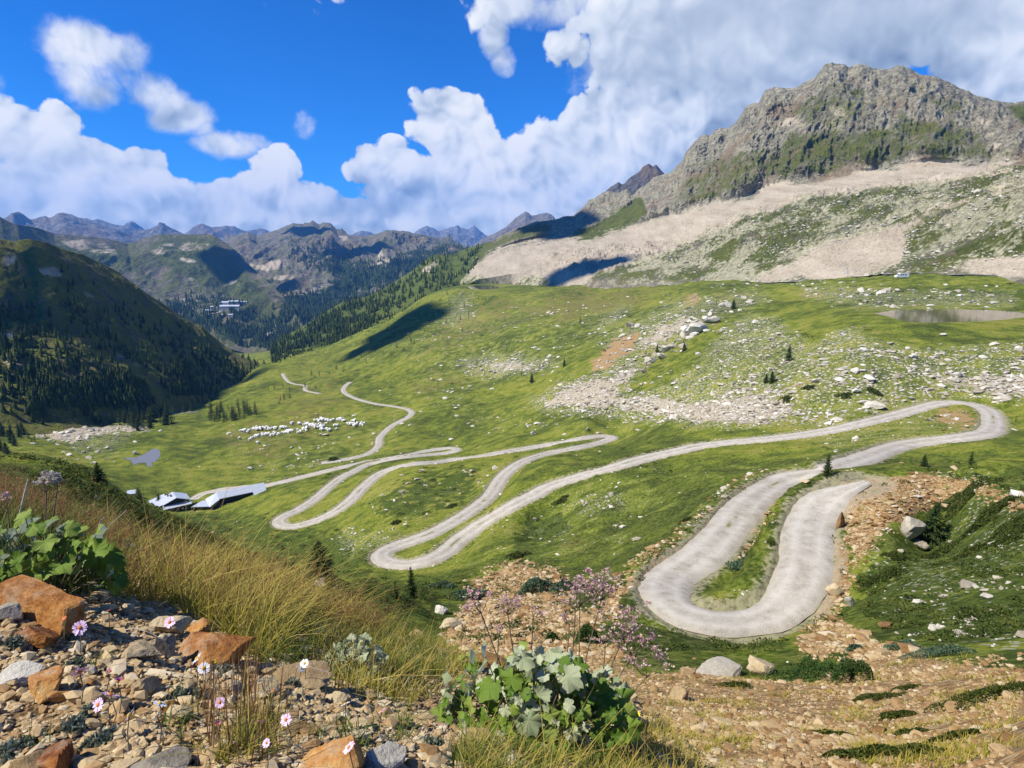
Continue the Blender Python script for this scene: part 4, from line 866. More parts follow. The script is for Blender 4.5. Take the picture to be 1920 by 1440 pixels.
# -- small dark peak behind the ridge and the blue ranges beyond
def ridge(name, sky, foot_py, frac, mat, amp, wl_, seed, back, nth=220, nrow=70, gr=.3):
    foot = [(p[0], foot_py, p[2] * frac) for p in sky]
    return loft(name, [foot, sky], sky[0][0], sky[-1][0], nth, 0, mat, far_noise(amp * .6, wl_, seed), lambda x, y, z, px, py, k: dict(scree=zero(x), grass=gr + zero(x), bench=zero(x), forest=zero(x)), back=back, nback=6, subdiv=[nrow])
def rr_(pts, r): return [(a, b, r) for a, b in pts]
M_FAR = mat_mountain('far_mountain_range', rock=((.10,.095,.09),(.20,.185,.165),(.33,.31,.28)), green=((.03,.042,.02),(.065,.08,.032),(.11,.12,.05)), scl=.14)
M_PEAK = mat_mountain('cloud_shadowed_peak', rock=((.045,.042,.042),(.10,.094,.092),(.18,.17,.165)), scl=.6)  # rock colours darkened for the cloud shadow lying on this peak
ridge('mountain', rr_([(1040,440),(1060,428),(1090,402),(1120,376),(1138,356),(1145,350),(1153,346),(1160,341),(1165,346),(1170,345),(1178,336),(1185,330),(1193,325),(1200,320),(1206,312),(1211,309),(1217,306),(1221,310),(1225,312),(1231,309),(1236,315),(1242,322),(1252,332),(1280,360),(1330,420)], 2300), 460, .86, M_PEAK, 55, 130, 3, (300, 300), nth=240, nrow=90, gr=.05)
ridge('mountain', rr_([(830,490),(862,475),(885,462),(905,447),(930,437),(950,425),(965,410),(975,403),(985,396),(991,399),(997,404),(1005,403),(1025,399),(1032,401),(1037,405),(1042,412),(1060,422),(1100,440),(1150,470)], 5600), 490, .84, M_FAR, 150, 520, 4, (900, 500), gr=.25)
ridge('mountain', rr_([(-500,430),(-300,415),(-150,405),(-60,412),(0,413),(10,410),(22,400),(32,403),(40,405),(50,410),(60,412),(72,408),(85,405),(93,410),(100,406),(108,401),(118,399),(126,401),(135,403),(145,408),(155,412),(170,416),(190,422),(215,432),(240,445),(275,458)], 7500), 475, .84, M_FAR, 210, 700, 6, (1200, 600), gr=.2)
ridge('mountain', rr_([(225,452),(245,445),(262,437),(275,431),(285,428),(293,424),(300,421),(312,427),(326,431),(340,437),(360,447),(385,458)], 8000), 475, .86, M_FAR, 200, 600, 7, (1200, 600), nth=140, gr=.2)
ridge('mountain', rr_([(110,418),(135,408),(155,409),(165,410),(172,413),(183,410),(192,413),(200,416),(215,421),(232,424),(250,429),(262,433),(290,441),(310,445),(335,442),(350,436),(362,428),(372,424),(380,420),(388,423),(398,426),(410,425),(425,423),(440,425),(450,430),(462,433),(475,434),(483,433),(490,431),(498,432),(507,436),(520,445),(560,462)], 9800), 476, .86, M_FAR, 260, 800, 8, (1600, 800), gr=.2)
ridge('mountain', rr_([(215,440),(228,427),(238,418),(246,415),(252,417),(262,424),(280,440)], 11300), 470, .9, M_FAR, 220, 800, 5, (1600, 800), nth=80, nrow=40, gr=.1)
ridge('mountain', rr_([(620,455),(645,447),(660,440),(668,436),(676,433),(686,434),(695,435),(705,441),(730,455)], 10300), 474, .88, M_FAR, 200, 700, 2, (1400, 700), nth=100, nrow=40, gr=.2)
ridge('mountain', rr_([(740,452),(770,443),(780,434),(790,430),(800,427),(808,429),(815,431),(825,434),(832,431),(840,428),(846,426),(852,425),(858,422),(863,427),(868,428),(873,431),(878,431),(883,427),(889,423),(895,428),(902,434),(910,440),(930,452)], 11500), 470, .92, M_FAR, 260, 900, 3, (1800, 900), nth=160, nrow=40, gr=.1)
ridge('mountain', rr_([(790,462),(810,452),(822,446),(832,441),(842,439),(855,440),(870,441),(882,446),(895,453),(915,464)], 10000), 474, .9, M_FAR, 200, 700, 9, (1400, 700), nth=90, nrow=36, gr=.3)
# ------------------------------------------------------------------ the air between
def build_haze():
    b = NB('thin_mountain_air')
    v = b.n('ShaderNodeVolumePrincipled'); v.inputs['Color'].default_value = (.13, .40, 1.0, 1); v.inputs['Density'].default_value = 5.6e-5; v.inputs['Anisotropy'].default_value = .0
    b.link(v.outputs[0], b.out.inputs['Volume'])
    x0, x1, y0, y1, z0, z1 = -15000, 15000, -600, 12400, -900, 1100
    V = np.array([(x, y, z) for x in (x0, x1) for y in (y0, y1) for z in (z0, z1)], float)
    F = np.array([(0, 1, 3, 2), (4, 6, 7, 5), (0, 4, 5, 1), (2, 3, 7, 6), (0, 2, 6, 4), (1, 5, 7, 3)])
    tag(mesh_np('haze', V, F, b.m), kind='stuff')
build_haze()
# ------------------------------------------------------------------ helpers to set things on the ground
def gcast(px, py, rmin=8.0, rmax=2500.0):
    """where the line through a pixel meets the finished ground"""
    t, e = px_te(px, py); rs = np.exp(np.linspace(math.log(rmin), math.log(rmax), 1400))
    z = ground_z(rs * np.sin(t), rs * np.cos(t)); hit = z >= rs * e
    k = max(1, int(hit.argmax())) if hit.any() else len(rs) - 1
    r = .5 * (rs[k - 1] + rs[k]); x, y = r * math.sin(t), r * math.cos(t)
    return np.array([x, y, float(ground_z(np.array([x]), np.array([y]))[0])]), r
def surf_at(S, px, py):
    x, y, z, qx, qy = S
    D = (qx - px) ** 2 + (qy - py) ** 2
    near = D <= D.min() + 4; r = np.where(near, np.hypot(x, y), 1e9); i = np.unravel_index(r.argmin(), r.shape)
    return np.array([x[i], y[i], z[i]])
def mpp(p): return (p[1] * math.cos(PITCH) - p[2] * math.sin(PITCH)) / FPX     # metres per photo pixel at a point
def ico(n):
    import bmesh
    bm = bmesh.new(); bmesh.ops.create_icosphere(bm, subdivisions=n, radius=1.0)
    V = np.array([v.co[:] for v in bm.verts]); F = np.array([[v.index for v in f.verts] for f in bm.faces]); bm.free(); return V, F
ICO = {n: ico(n) for n in (1, 2, 3, 4, 5)}
def rock_shape(sub, rng, ncut=10, flat=(1, .8, .6), rough=0.0):
    """an angular stone: a ball cut by random planes"""
    V, F = ICO[sub]; V = V / np.linalg.norm(V, axis=1)[:, None]
    N = rng.normal(size=(ncut, 3)); N /= np.linalg.norm(N, axis=1)[:, None]; d = rng.uniform(.36, .80, ncut)
    q = V @ N.T; rad = np.where(q > 1e-3, d / np.maximum(q, 1e-3), 9).min(1); rad = np.minimum(rad, 1.05)
    if rough: rad = rad * (1 + rough * fbm(V[:, 0] * 3 + V[:, 2] * 2.1, V[:, 1] * 3 - V[:, 2] * 1.7, 5, .6, int(rng.integers(99))))
    return V * rad[:, None] * np.array(flat), F
def rand_rot(n, rng, tilt=.5):
    """rotations about z with a limited tilt"""
    a = rng.uniform(0, 2 * np.pi, n); tx, ty = rng.normal(0, tilt, (2, n)); c, s = np.cos(a), np.sin(a)
    Rz = np.zeros((n, 3, 3)); Rz[:, 0, 0] = c; Rz[:, 0, 1] = -s; Rz[:, 1, 0] = s; Rz[:, 1, 1] = c; Rz[:, 2, 2] = 1
    Rx = np.zeros((n, 3, 3)); c, s = np.cos(tx), np.sin(tx); Rx[:, 0, 0] = 1; Rx[:, 1, 1] = c; Rx[:, 1, 2] = -s; Rx[:, 2, 1] = s; Rx[:, 2, 2] = c
    Ry = np.zeros((n, 3, 3)); c, s = np.cos(ty), np.sin(ty); Ry[:, 1, 1] = 1; Ry[:, 0, 0] = c; Ry[:, 0, 2] = s; Ry[:, 2, 0] = -s; Ry[:, 2, 2] = c
    return Rz @ Rx @ Ry
def scatter_mesh(name, protos, P3, size, mat, rng, tilt=.5, tint=None, smooth=False, kind='stuff', rot=None):
    which = rng.integers(0, len(protos), len(P3)); Vs, Fs, Ts = [], [], []; off = 0
    tint = rng.random(len(P3)) if tint is None else tint
    Rm = rand_rot(len(P3), rng, tilt) if rot is None else rot
    size = np.asarray(size); size = size[:, None] if size.ndim == 1 else size
    for k, (V, F) in enumerate(protos):
        s = which == k; n = int(s.sum())
        if not n: continue
        W = np.einsum('nij,vj->nvi', Rm[s], V) * size[s][:, None, :] + P3[s][:, None, :]
        Vs.append(W.reshape(-1, 3)); Fs.append((F[None] + (np.arange(n) * len(V))[:, None, None]).reshape(-1, F.shape[1]) + off)
        Ts.append(np.repeat(tint[s], len(V))); off += n * len(V)
    o = mesh_np(name, np.concatenate(Vs), np.concatenate(Fs), mat, smooth=smooth, attrs=dict(tint=np.concatenate(Ts)))
    return tag(o, kind=kind)

def mat_stone(name, stops, nscale=6.0, contrast=.45, rough=.92, obj=False, bump=.6, bd=.02, cap=None):
    b = NB(name); n = b.noise(nscale, 7, .68); 
    src = b.objrand() if obj else b.attr('tint')
    n2 = b.noise(nscale * 5.5, 5, .75, off=8.0); n = b.math('MULTIPLY_ADD', n2, .45, b.math('MULTIPLY', n, .62))
    v = b.math('MULTIPLY_ADD', b.math('SUBTRACT', n, .53), contrast * 2.2, b.math('MULTIPLY_ADD', src, .6, .2))
    col = b.ramp(v, stops)
    if cap: col = b.mix(b.math('MULTIPLY', b.step(b.noise(nscale * .6, 6, .7, off=5.0), .50, .62), cap[1]), col, cap[0])
    return b.surf(col, rough, b.bump(b.noise(nscale * 4, 6, .7, off=3.0), bump, bd), spec=.15)
PALE = [(.1, (.20, .17, .12)), (.35, (.37, .33, .255)), (.6, (.51, .475, .395)), (.9, (.64, .61, .53))]
OCHRE_S = [(.05, (.080, .040, .016)), (.25, (.215, .120, .048)), (.45, (.33, .22, .105)), (.65, (.425, .325, .18)), (.9, (.53, .465, .34))]
M_PALE = mat_stone('pale_lichen_stone', PALE, 1.2, .5, bd=.1)
M_OCH = mat_stone('rusty_scree_stone', OCHRE_S, 5.0, .35)
M_GRAV = mat_stone('ochre_gravel', OCHRE_S, 26.0, .40, bd=.004)

# ------------------------------------------------------------------ stones over the slopes
def scatter_slopes():
    rng = np.random.default_rng(11); n = 1500000
    t = rng.uniform(R(-44), R(44), n); u = rng.uniform(math.log(20), math.log(900), n); r = np.exp(u)
    x, y = r * np.sin(t), r * np.cos(t); e = bilin(_ce, t, u); z = r * e
    A = ground_attrs(x, y, z)
    # steepness towards the viewer: keep stones per square metre of slope, not per degree
    e2 = bilin(_ce, t, u + .03); slope_vis = np.clip((e2 - e) / .03 * 1.1, .12, 1.3)
    clump = sstep(-.05, .35, fbm(x / 16, y / 16, 4, .6, 12)); clump2 = sstep(-.05, .35, fbm(x / 4, y / 4, 3, .6, 18))
    p = 2.2 * A['stone'] ** 1.2 * (.05 + .95 * clump * clump2) + .8 * A['scree'] * (.3 + .7 * clump2) + .012 * clump * clump2 + .12 * A['verge'] * (A['verge'] < .8)
    p = p * (.35 + .65 * sstep(120, 200, r))
    po = A['ochre'] * (r < 160) * .8
    D = road_near(x, y)[0]
    lk = np.zeros(n, bool)
    for nm, lz, pg in LAKE_W:
        c = pg.mean(0); m = np.hypot(x - c[0], y - c[1]) < np.hypot(*(pg - c).T).max() + 5
        lk[m] |= poly_dist(pg, x[m], y[m]) < .5
    ok = (rng.random(n) < np.clip(p + po, 0, 1) * slope_vis * .85) & (D > 2.9) & ~lk
    och = rng.random(n) < po / (p + po + 1e-6)
    x, y, r, och = x[ok], y[ok], r[ok], och[ok]
    z = ground_z(x, y)
    s = np.exp(rng.normal(-.08, .58, len(x))) * (.07 + .0042 * r ** .92); s = np.minimum(s, 1.8 + r * .002)
    s = s * np.where((r < 110) & (A['heath'][ok] > .3), .6, .7 + .3 * sstep(110, 200, r))
    sz = np.stack([s, s * rng.uniform(.6, 1.1, len(x)), s * rng.uniform(.45, .85, len(x))], 1)
    P3 = np.stack([x, y, z + s * .12], 1)
    pr = [rock_shape(1, rng, 8) for _ in range(10)]
    for nm, sel, mt in (('boulders', ~och, M_PALE), ('rubble', och, M_OCH)):
        scatter_mesh(nm, pr, P3[sel], sz[sel], mt, rng, .35)
    return len(x)
N_SLOPE = scatter_slopes()

# ------------------------------------------------------------------ conifers
def mat_needles(name, c0, c1, c2):
    b = NB(name); v = b.math('MULTIPLY_ADD', b.objrand(), .35, b.math('MULTIPLY', b.attr('tint'), .65))
    return b.surf(b.ramp(v, [(.1, c0), (.5, c1), (.95, c2)]), .8, spec=.15, trans=(.18, None))
M_NEED = mat_needles('conifer_needles', (.020, .038, .009), (.042, .068, .015), (.075, .105, .024))
def mat_bark():
    b = NB('conifer_bark'); n = b.noise(9.0, 5, .6); return b.surf(b.ramp(n, [(.3, (.05, .035, .025)), (.7, (.16, .125, .10))]), .95, b.bump(n, .6, .03))
M_BARK = mat_bark()
def tube(pts, rad, nseg=6):
    pts = np.asarray(pts, float); rad = np.asarray(rad, float); tan = np.gradient(pts, axis=0); tan /= np.linalg.norm(tan, axis=1)[:, None] + 1e-12
    ref = np.where(np.abs(tan[:, 2:3]) > .9, np.array([[1., 0, 0]]), np.array([[0, 0, 1.]])); a = np.cross(tan, ref); a /= np.linalg.norm(a, axis=1)[:, None] + 1e-12; b = np.cross(tan, a)
    ph = np.linspace(0, 2 * np.pi, nseg, endpoint=False)
    V = pts[:, None] + (a[:, None] * np.cos(ph)[None, :, None] + b[:, None] * np.sin(ph)[None, :, None]) * rad[:, None, None]
    n = len(pts); i, j = np.meshgrid(np.arange(n - 1), np.arange(nseg), indexing='ij'); i = i.ravel(); j = j.ravel(); k = (j + 1) % nseg
    F = np.stack([i * nseg + j, i * nseg + k, (i + 1) * nseg + k, (i + 1) * nseg + j], 1)
    return V.reshape(-1, 3), F
def join(parts):
    Vs, Fs, off = [], [], 0
    for V, F in parts: Vs.append(V); Fs.append(F + off); off += len(V)
    return np.concatenate(Vs), np.concatenate(Fs)
def conifer(rng, levels, per, cards, wide=.19, bare=.06, lean=0.0, sparse=0.0):
    """crown of a unit-high conifer as many small needle sprays; returns crown (V, F tris, tint), trunk (V, F)"""
    V, T = [], []
    for l in range(levels):
        h = bare + (1 - bare) * (l / levels) ** .92; L = wide * (1 - h) ** .72 * (1.0 if h > .18 else .72 + h) + .012
        if rng.random() < sparse: continue
        for k in range(per):
            az = 2 * np.pi * (k / per + rng.uniform(-.12, .12) + l * .381); Lb = L * rng.uniform(.62, 1.18)
            d = np.array([math.cos(az), math.sin(az), 0]); sd = np.array([-d[1], d[0], 0])
            droop = rng.uniform(.12, .5) * (1.15 - h)
            for c in range(cards):
                f = (c + rng.uniform(.2, 1.0)) / cards; p = d * Lb * f + np.array([0, 0, h - Lb * f * droop + Lb * .25 * f * f])
                w = Lb * .34 * (1.15 - .6 * f) * rng.uniform(.7, 1.3) + .006; sg = rng.choice([-1, 1])
                tip = p + d * w * rng.uniform(.5, 1.2) + sd * sg * w * rng.uniform(.2, .9) + np.array([0, 0, -w * rng.uniform(.1, .7)])
                q1 = p + np.array([0, 0, w * .26]) - d * w * .25; q2 = p - sd * sg * w * .30 - np.array([0, 0, w * rng.uniform(.1, .45)])
                V += [q1, q2, tip]; T += [rng.random()] * 3
    V = np.array(V); V[:, 0] += lean * V[:, 2]
    # leader
    V = np.concatenate([V, [[lean - .008, 0, .93], [lean + .008, .004, .93], [lean, 0, 1.03]]]); T += [.5] * 3
    F = np.arange(len(V)).reshape(-1, 3)
    tr = tube([[0, 0, -.05], [0, 0, .1], [lean * .5, 0, .5], [lean, 0, .95]], [.022, .017, .010, .003], 6)
    return V, F, np.array(T), tr
_rt = np.random.default_rng(5)
CON_NEAR = [conifer(_rt, 34, 7, 7, w, .03, 0, sp) for w, sp in ((.30, .0), (.24, .05), (.34, .0), (.20, .1))]
CON_MID = [conifer(_rt, 17, 6, 3, w, .03, 0, sp) for w, sp in ((.22, 0), (.26, .05), (.19, .0), (.30, .08), (.24, .1))]
def me_of(name, V, F, mat, T=None):
    o = mesh_np(name, V, F, mat, attrs=None if T is None else dict(tint=T)); me = o.data; bpy.data.objects.remove(o); return me
NEAR_ME = [(me_of('crown', V, F, M_NEED, T), me_of('trunk', *tr, M_BARK)) for V, F, T, tr in CON_NEAR]
MID_ME = [(me_of('crown', V, F, M_NEED, T), me_of('trunk', *tr, M_BARK)) for V, F, T, tr in CON_MID]
def plant_tree(p, h, label, group, mes, wide=1.0, rz=None, parts=True, name='conifer'):
    k = random.randrange(len(mes)); rz = random.uniform(0, 6.28) if rz is None else rz
    if parts:
        root = empty(name, p.tolist(), label, 'tree', group, rz); root.scale = (h * wide, h * wide, h)
        for me, nm in zip(mes[k], ('crown', 'trunk')):
            c = bpy.data.objects.new(nm, me); COL.objects.link(c); c.parent = root
        return root
    o = bpy.data.objects.new(name, mes[k][0]); COL.objects.link(o); o.location = p.tolist(); o.scale = (h * wide, h * wide, h); o.rotation_euler = (0, 0, rz)
    return tag(o, label, 'tree', group)
LONE = [(600,1087,82,0,1.5,'open-crowned larch on the slope below the dry grass, left of the lower hairpin'),
 (772,1122,66,1,.8,'slender young spruce with a smaller one at its left, above the stony patch'),
 (742,1122,36,1,.8,'small thin spruce seedling just left of the slender young spruce'),
 (1745,1022,86,2,1.15,'dense dark spruce beside the pale boulder on the shrubby knoll'),
 (1550,893,44,1,1.0,'spruce standing on the outer edge of the gravel road bend'),
 (1732,874,24,2,1.0,'short spruce on top of the shrubby knoll'),(1820,870,26,1,.9,'thin spruce on the knoll top nearest the frame edge'),
 (1478,679,34,1,1.0,'dark spruce alone in the boulder field below the small lake'),(1447,718,24,2,.9,'bushy low spruce of a pair among white boulders'),(1436,719,19,2,1.0,'smaller spruce of the pair among white boulders'),
 (1352,698,15,2,1.0,'round little spruce at the left margin of the boulder field'),(1413,677,10,2,1.1,'tiny round conifer in the upper boulder field'),(1375,580,20,2,.9,'spruce on the crest by the orange bank'),(1343,571,15,2,1.0,'rounded spruce before the orange bank on the crest'),
 (1283,657,16,2,.9,'spruce at the foot of the pale outcrop ridge'),(1232,664,20,1,1.0,'spruce above the rusty landslip'),(1058,688,17,1,1.0,'pointed spruce right of the white stone patch'),(997,717,18,2,.85,'spruce standing in open grass below the white stone patch'),(978,704,13,2,.9,'short spruce close above a taller one below the white stones'),
 (908,703,10,2,.9,'small conifer at the lower left edge of the white stone patch'),(998,790,13,2,1.0,'small conifer on the slope above the upper hairpins'),(1088,604,14,1,1.0,'conifer at the near rim of the yellowish pasture'),(1043,637,9,2,1.0,'little conifer on the slope under the yellowish pasture'),(1133,612,12,2,1.0,'conifer beside the pale stone streak below the pasture'),
 (1168,594,9,2,1.0,'small conifer at the upper end of the pale stone streak'),(947,601,8,2,1.0,'tiny conifer under the grey cliff band in the pasture'),(1187,563,9,2,1.0,'lone conifer on the right of the yellowish pasture'),(1256,527,11,2,1.2,'conifer on the rim under the scree'),(867,621,9,2,1.1,'small conifer in the dark streak across the slope'),(825,626,10,2,1.0,'conifer left of the dark streak across the slope'),(813,599,10,2,1.0,'conifer below the grey outcrops near the shadow'),
 (265,968,58,3,1.35,'tall dark larch beside the farmhouse'),(186,906,42,0,1.15,'broad larch on the brown shoulder left of the farmhouse'),(299,947,24,1,1.2,'small spruce in front of the farmhouse roof'),
 (1904,792,14,2,1.0,'tiny spruce by the bend at the right'),(600,868,8,2,1.2,'low conifer bush by the fork of the tracks')]
for i, (px_, py_, hp, kind, wd, lb) in enumerate(LONE):
    p, r = gcast(px_, py_, 150.0 if px_ < 320 and px_ != 186 else 16.0); h = hp * mpp(p) * 1.02
    k = kind
    plant_tree(p - np.array([0, 0, .02 * h]), h, lb, None, [NEAR_ME[k]] if hp >= 30 else [NEAR_ME[k] if hp >= 16 else MID_ME[k]], wd, name='conifer')
# wood at the foot of the shaded slope: every tree on its own
_rw = np.random.default_rng(21)
def in_poly(pg, n, rng):
    pg = np.array(pg, float); out = []
    while len(out) < n:
        q = rng.uniform(pg.min(0), pg.max(0))
        ins = False
        for k in range(len(pg)):
            a, b = pg[k], pg[(k + 1) % len(pg)]
            if (a[1] > q[1]) != (b[1] > q[1]) and q[0] < (b[0] - a[0]) * (q[1] - a[1]) / (b[1] - a[1]) + a[0]: ins = not ins
        if ins: out.append(q)
    return out
WOODS = [([(130,790),(150,770),(200,762),(290,770),(330,790),(300,803),(250,808),(200,798),(150,806)], 74, 30, 'dark conifer in the wood at the foot of the shaded slope', 'conifers of the valley wood'),
         ([(235,770),(300,755),(365,765),(360,780),(300,778),(250,780)], 34, 22, 'conifer behind the wood beside the asphalt bend', 'conifers by the asphalt bend'),
         ([(385,792),(395,772),(440,766),(488,770),(485,778),(440,790),(400,797)], 44, 24, 'conifer of the grove left of the upper sheep pasture', 'conifers of the pasture grove'),
         ([(0,800),(40,790),(60,830),(30,860),(0,868)], 16, 26, 'conifer on the bushy slope at the edge under the orange scree', 'conifers under the orange scree'),
         ([(30,800),(130,790),(140,815),(70,850),(40,840)], 8, 15, 'small conifer scattered over the pale stony slope', 'conifers on the pale stony slope'),
         ([(500,730),(560,700),(640,690),(660,705),(620,722),(560,745),(520,770)], 18, 12, 'small conifer scattered beside the far track', 'conifers beside the far track'),
         ([(640,640),(760,590),(860,540),(930,560),(880,620),(760,660),(660,690)], 46, 10, 'conifer dotting the grassy slope under the lake rim', 'conifers under the lake rim')]
for pg, n, hp, lb, gr in WOODS:
    for q in in_poly(pg, n, _rw):
        p, r = gcast(q[0], q[1], 60.0)
        h = hp * mpp(p) * float(_rw.uniform(.6, 1.15)); plant_tree(p, h, lb, gr, MID_ME if hp < 26 else NEAR_ME[:2] + MID_ME[:2], float(_rw.uniform(.85, 1.2)), name='conifer')
# the forests on the valley sides, thousands of trees that read as a mass
def far_tree_protos(rng, n=5):
    out = []
    for _ in range(n):
        V, F = [], []
        for l in range(4):
            h0 = .08 + .23 * l; w = .21 * (1 - h0) ** .8 + .02; m = 6; ph = rng.uniform(0, 6)
            b = len(V)
            for k in range(m): 
                rr = w * rng.uniform(.7, 1.25); V.append([rr * math.cos(ph + k * 6.283 / m), rr * math.sin(ph + k * 6.283 / m), h0 - rng.uniform(0, .09)])
            V.append([rng.normal(0, .01), rng.normal(0, .01), h0 + .36])
            F += [[b + k, b + (k + 1) % m, b + m] for k in range(m)]
        out.append((np.array(V), np.array(F)))
    return out
FAR_T = far_tree_protos(_rw)
def forest_on(S, polys, n, hmin, hmax, rng, cl=60.0):
    x, y, z, qx, qy = S; M = poly_mask(polys, 3); w = msample(M, np.clip(qx, MX0 + 5, MX1 - 5), qy)
    w = w * sstep(-.35, .35, fbm(x / cl, y / cl, 4, .6, 31)) 
    w[:3] = 0; w[-8:] = 0; w[:, :2] = 0; w[:, -2:] = 0
    # cell area seen on the photo
    A = np.abs(np.gradient(qx, axis=1) * np.gradient(qy, axis=0)) + 1e-3
    pr = (w * A).ravel(); pr /= pr.sum(); idx = rng.choice(len(pr), n, p=pr); i, j = np.unravel_index(idx, x.shape)
    f, g = rng.random(n), rng.random(n); i2 = np.minimum(i + 1, x.shape[0] - 1); j2 = np.minimum(j + 1, x.shape[1] - 1)
    P3 = np.stack([a[i, j] * (1 - f) * (1 - g) + a[i2, j] * f * (1 - g) + a[i, j2] * (1 - f) * g + a[i2, j2] * f * g for a in (x, y, z)], 1)
    return P3, rng.uniform(hmin, hmax, n) * np.exp(rng.normal(0, .15, n))
def build_forest():
    rng = np.random.default_rng(33); Ps, Hs = [], []
    for args in [(S_LEFT, [(1.0,[(-300,640),(0,560),(120,560),(240,590),(340,625),(430,672),(498,694),(440,728),(330,742),(200,760),(60,780),(-300,790)]), (.25,[(0,520),(150,520),(260,570),(330,600),(430,668),(300,640),(140,580),(0,560)])], 1150, 4, 8, 45.0), (S_LEFT, [(1.0,[(60,740),(200,712),(330,700),(440,690),(500,692),(502,702),(440,738),(330,752),(220,770),(60,785)])], 900, 4, 8, 45.0), (S_LEFT, [(1.0,[(380,650),(440,675),(500,693),(470,712),(400,700)])], 260, 4, 8, 45.0),
                 (S_RIGHT, [(1.0,[(490,692),(520,640),(590,604),(640,572),(700,566),(730,580),(700,610),(640,650),(560,690),(520,715)]), (.3,[(640,570),(740,528),(820,480),(900,470),(900,540),(760,610),(690,620)])], 2300, 6, 11),
                 (S_A, [(1.0,[(300,575),(420,605),(440,615),(500,650),(580,655),(420,655),(330,640)]), (.8,[(400,640),(520,600),(545,580),(592,650),(500,655)]), (.3,[(330,560),(420,560),(480,590),(440,600),(340,580)])], 1900, 12, 20),
                 (S_B, [(1.0,[(480,548),(540,562),(620,560),(700,505),(740,485),(860,462),(900,480),(780,530),(700,560),(620,600),(560,620),(520,600)]), (.45,[(540,460),(640,470),(720,500),(640,520),(560,500)])], 2600, 14, 24)]:
        p, h = forest_on(*args[:5], rng, *args[5:]); Ps.append(p); Hs.append(h)
    # trees along the valley floor and the near slope edge, on the ground sheet
    t, e = px_te(rng.uniform(430, 720, 5000), np.full(5000, 700.)); 
    P3 = np.concatenate(Ps); H = np.concatenate(Hs)
    sz = np.stack([H * 1.15, H * 1.15, H], 1)
    a = rng.uniform(0, 6.28, len(H)); Rm = np.zeros((len(H), 3, 3)); Rm[:, 0, 0] = np.cos(a); Rm[:, 0, 1] = -np.sin(a); Rm[:, 1, 0] = np.sin(a); Rm[:, 1, 1] = np.cos(a); Rm[:, 2, 2] = 1
    b = NB('far_forest'); c = b.ramp(b.attr('tint'), [(.0, (.018, .032, .008)), (.6, (.042, .064, .014)), (1.0, (.075, .10, .022))]); b.surf(c, .85, spec=.1)
    scatter_mesh('forest', FAR_T, P3, sz, b.m, rng, rot=Rm)
build_forest()
def mountain_blocks():
    rng = np.random.default_rng(64); x, y, z, qx, qy = S_BIG
    nr = x.shape[0]; k = np.repeat((np.arange(nr) / nr)[:, None], x.shape[1], 1)
    be = msample(M_BBE, qx, np.clip(qy, MY0 + 3, MY1)); sc = msample(M_SCREE, qx, np.clip(qy, MY0 + 3, MY1)); edge = sc * (1 - sc) * 4
    w = (be * (1 - sc) * sstep(-.1, .3, fbm(x / 30, y / 30, 4, .6, 12)) + .5 * edge + .12 * sc) * (qy > 300) * (np.arange(nr)[:, None] < 210)
    w[:6] = 0; A = np.abs(np.gradient(qx, axis=1) * np.gradient(qy, axis=0)); pr = (w * A).ravel(); pr /= pr.sum(); idx = rng.choice(len(pr), 9000, p=pr); i, j = np.unravel_index(idx, x.shape)
    f = rng.random(len(i)); j2 = np.minimum(j + 1, x.shape[1] - 1); P3 = np.stack([a[i, j] * (1 - f) + a[i, j2] * f for a in (x, y, z)], 1)
    s = np.exp(rng.normal(math.log(.8), .5, len(i))); s = np.minimum(s, 4.5) * np.where(sc[i, j] > .5, .6, 1.15); sz = np.stack([s * 1.2, s, s * rng.uniform(.5, .9, len(i))], 1)
    scatter_mesh('boulders', [rock_shape(1, rng, 8) for _ in range(8)], P3, sz, M_PALE, rng, .35)
mountain_blocks()
# ------------------------------------------------------------------ buildings, van, sheep, clouds
def simple_mat(name, c0, c1, scale=2.0, rough=.7, metal=0.0, spec=.3, bump=.2):
    b = NB(name); n = b.noise(scale, 6, .6); return b.surf(b.ramp(n, [(.3, c0), (.7, c1)]), rough, b.bump(n, bump, .02), spec=spec, metal=metal)
def mat_metal_roof():
    b = NB('standing_seam_roof'); tcn = b.pos()
    w = b.n('ShaderNodeTexWave', wave_type='BANDS', bands_direction='X'); b.link(tcn, w.inputs[0]); w.inputs['Scale'].default_value = 2.6; w.inputs['Distortion'].default_value = 0
    n = b.noise(1.0, 5, .6); col = b.ramp(n, [(.3, (.44, .49, .55)), (.7, (.60, .64, .69))]); col = b.mix(b.math('MULTIPLY', b.step(w.outputs['Fac'], .88, 1.0), .35), col, (.28, .31, .35))
    return b.surf(col, .42, b.bump(w.outputs['Fac'], .3, .04), spec=.4, metal=.25)
M_ROOF = mat_metal_roof()
M_DWOOD = simple_mat('dark_timber', (.022, .018, .015), (.055, .045, .036), 3.0, .85)
M_STWALL = simple_mat('grey_stone_wall', (.16, .145, .12), (.33, .30, .26), 2.2, .9, bump=.6)
M_PLAST = simple_mat('pale_render', (.40, .38, .34), (.54, .52, .48), .8, .85)
M_GLASS = simple_mat('window_glass', (.03, .035, .04), (.06, .065, .07), 1.0, .15, spec=.6)
M_WHITE = simple_mat('white_paint', (.72, .72, .71), (.82, .82, .81), 1.0, .35, spec=.5)
M_RUBB = simple_mat('black_rubber', (.015, .015, .015), (.03, .03, .03), 6.0, .8)
M_CHIM = simple_mat('chimney_stone', (.12, .11, .10), (.25, .23, .21), 4.0, .9)
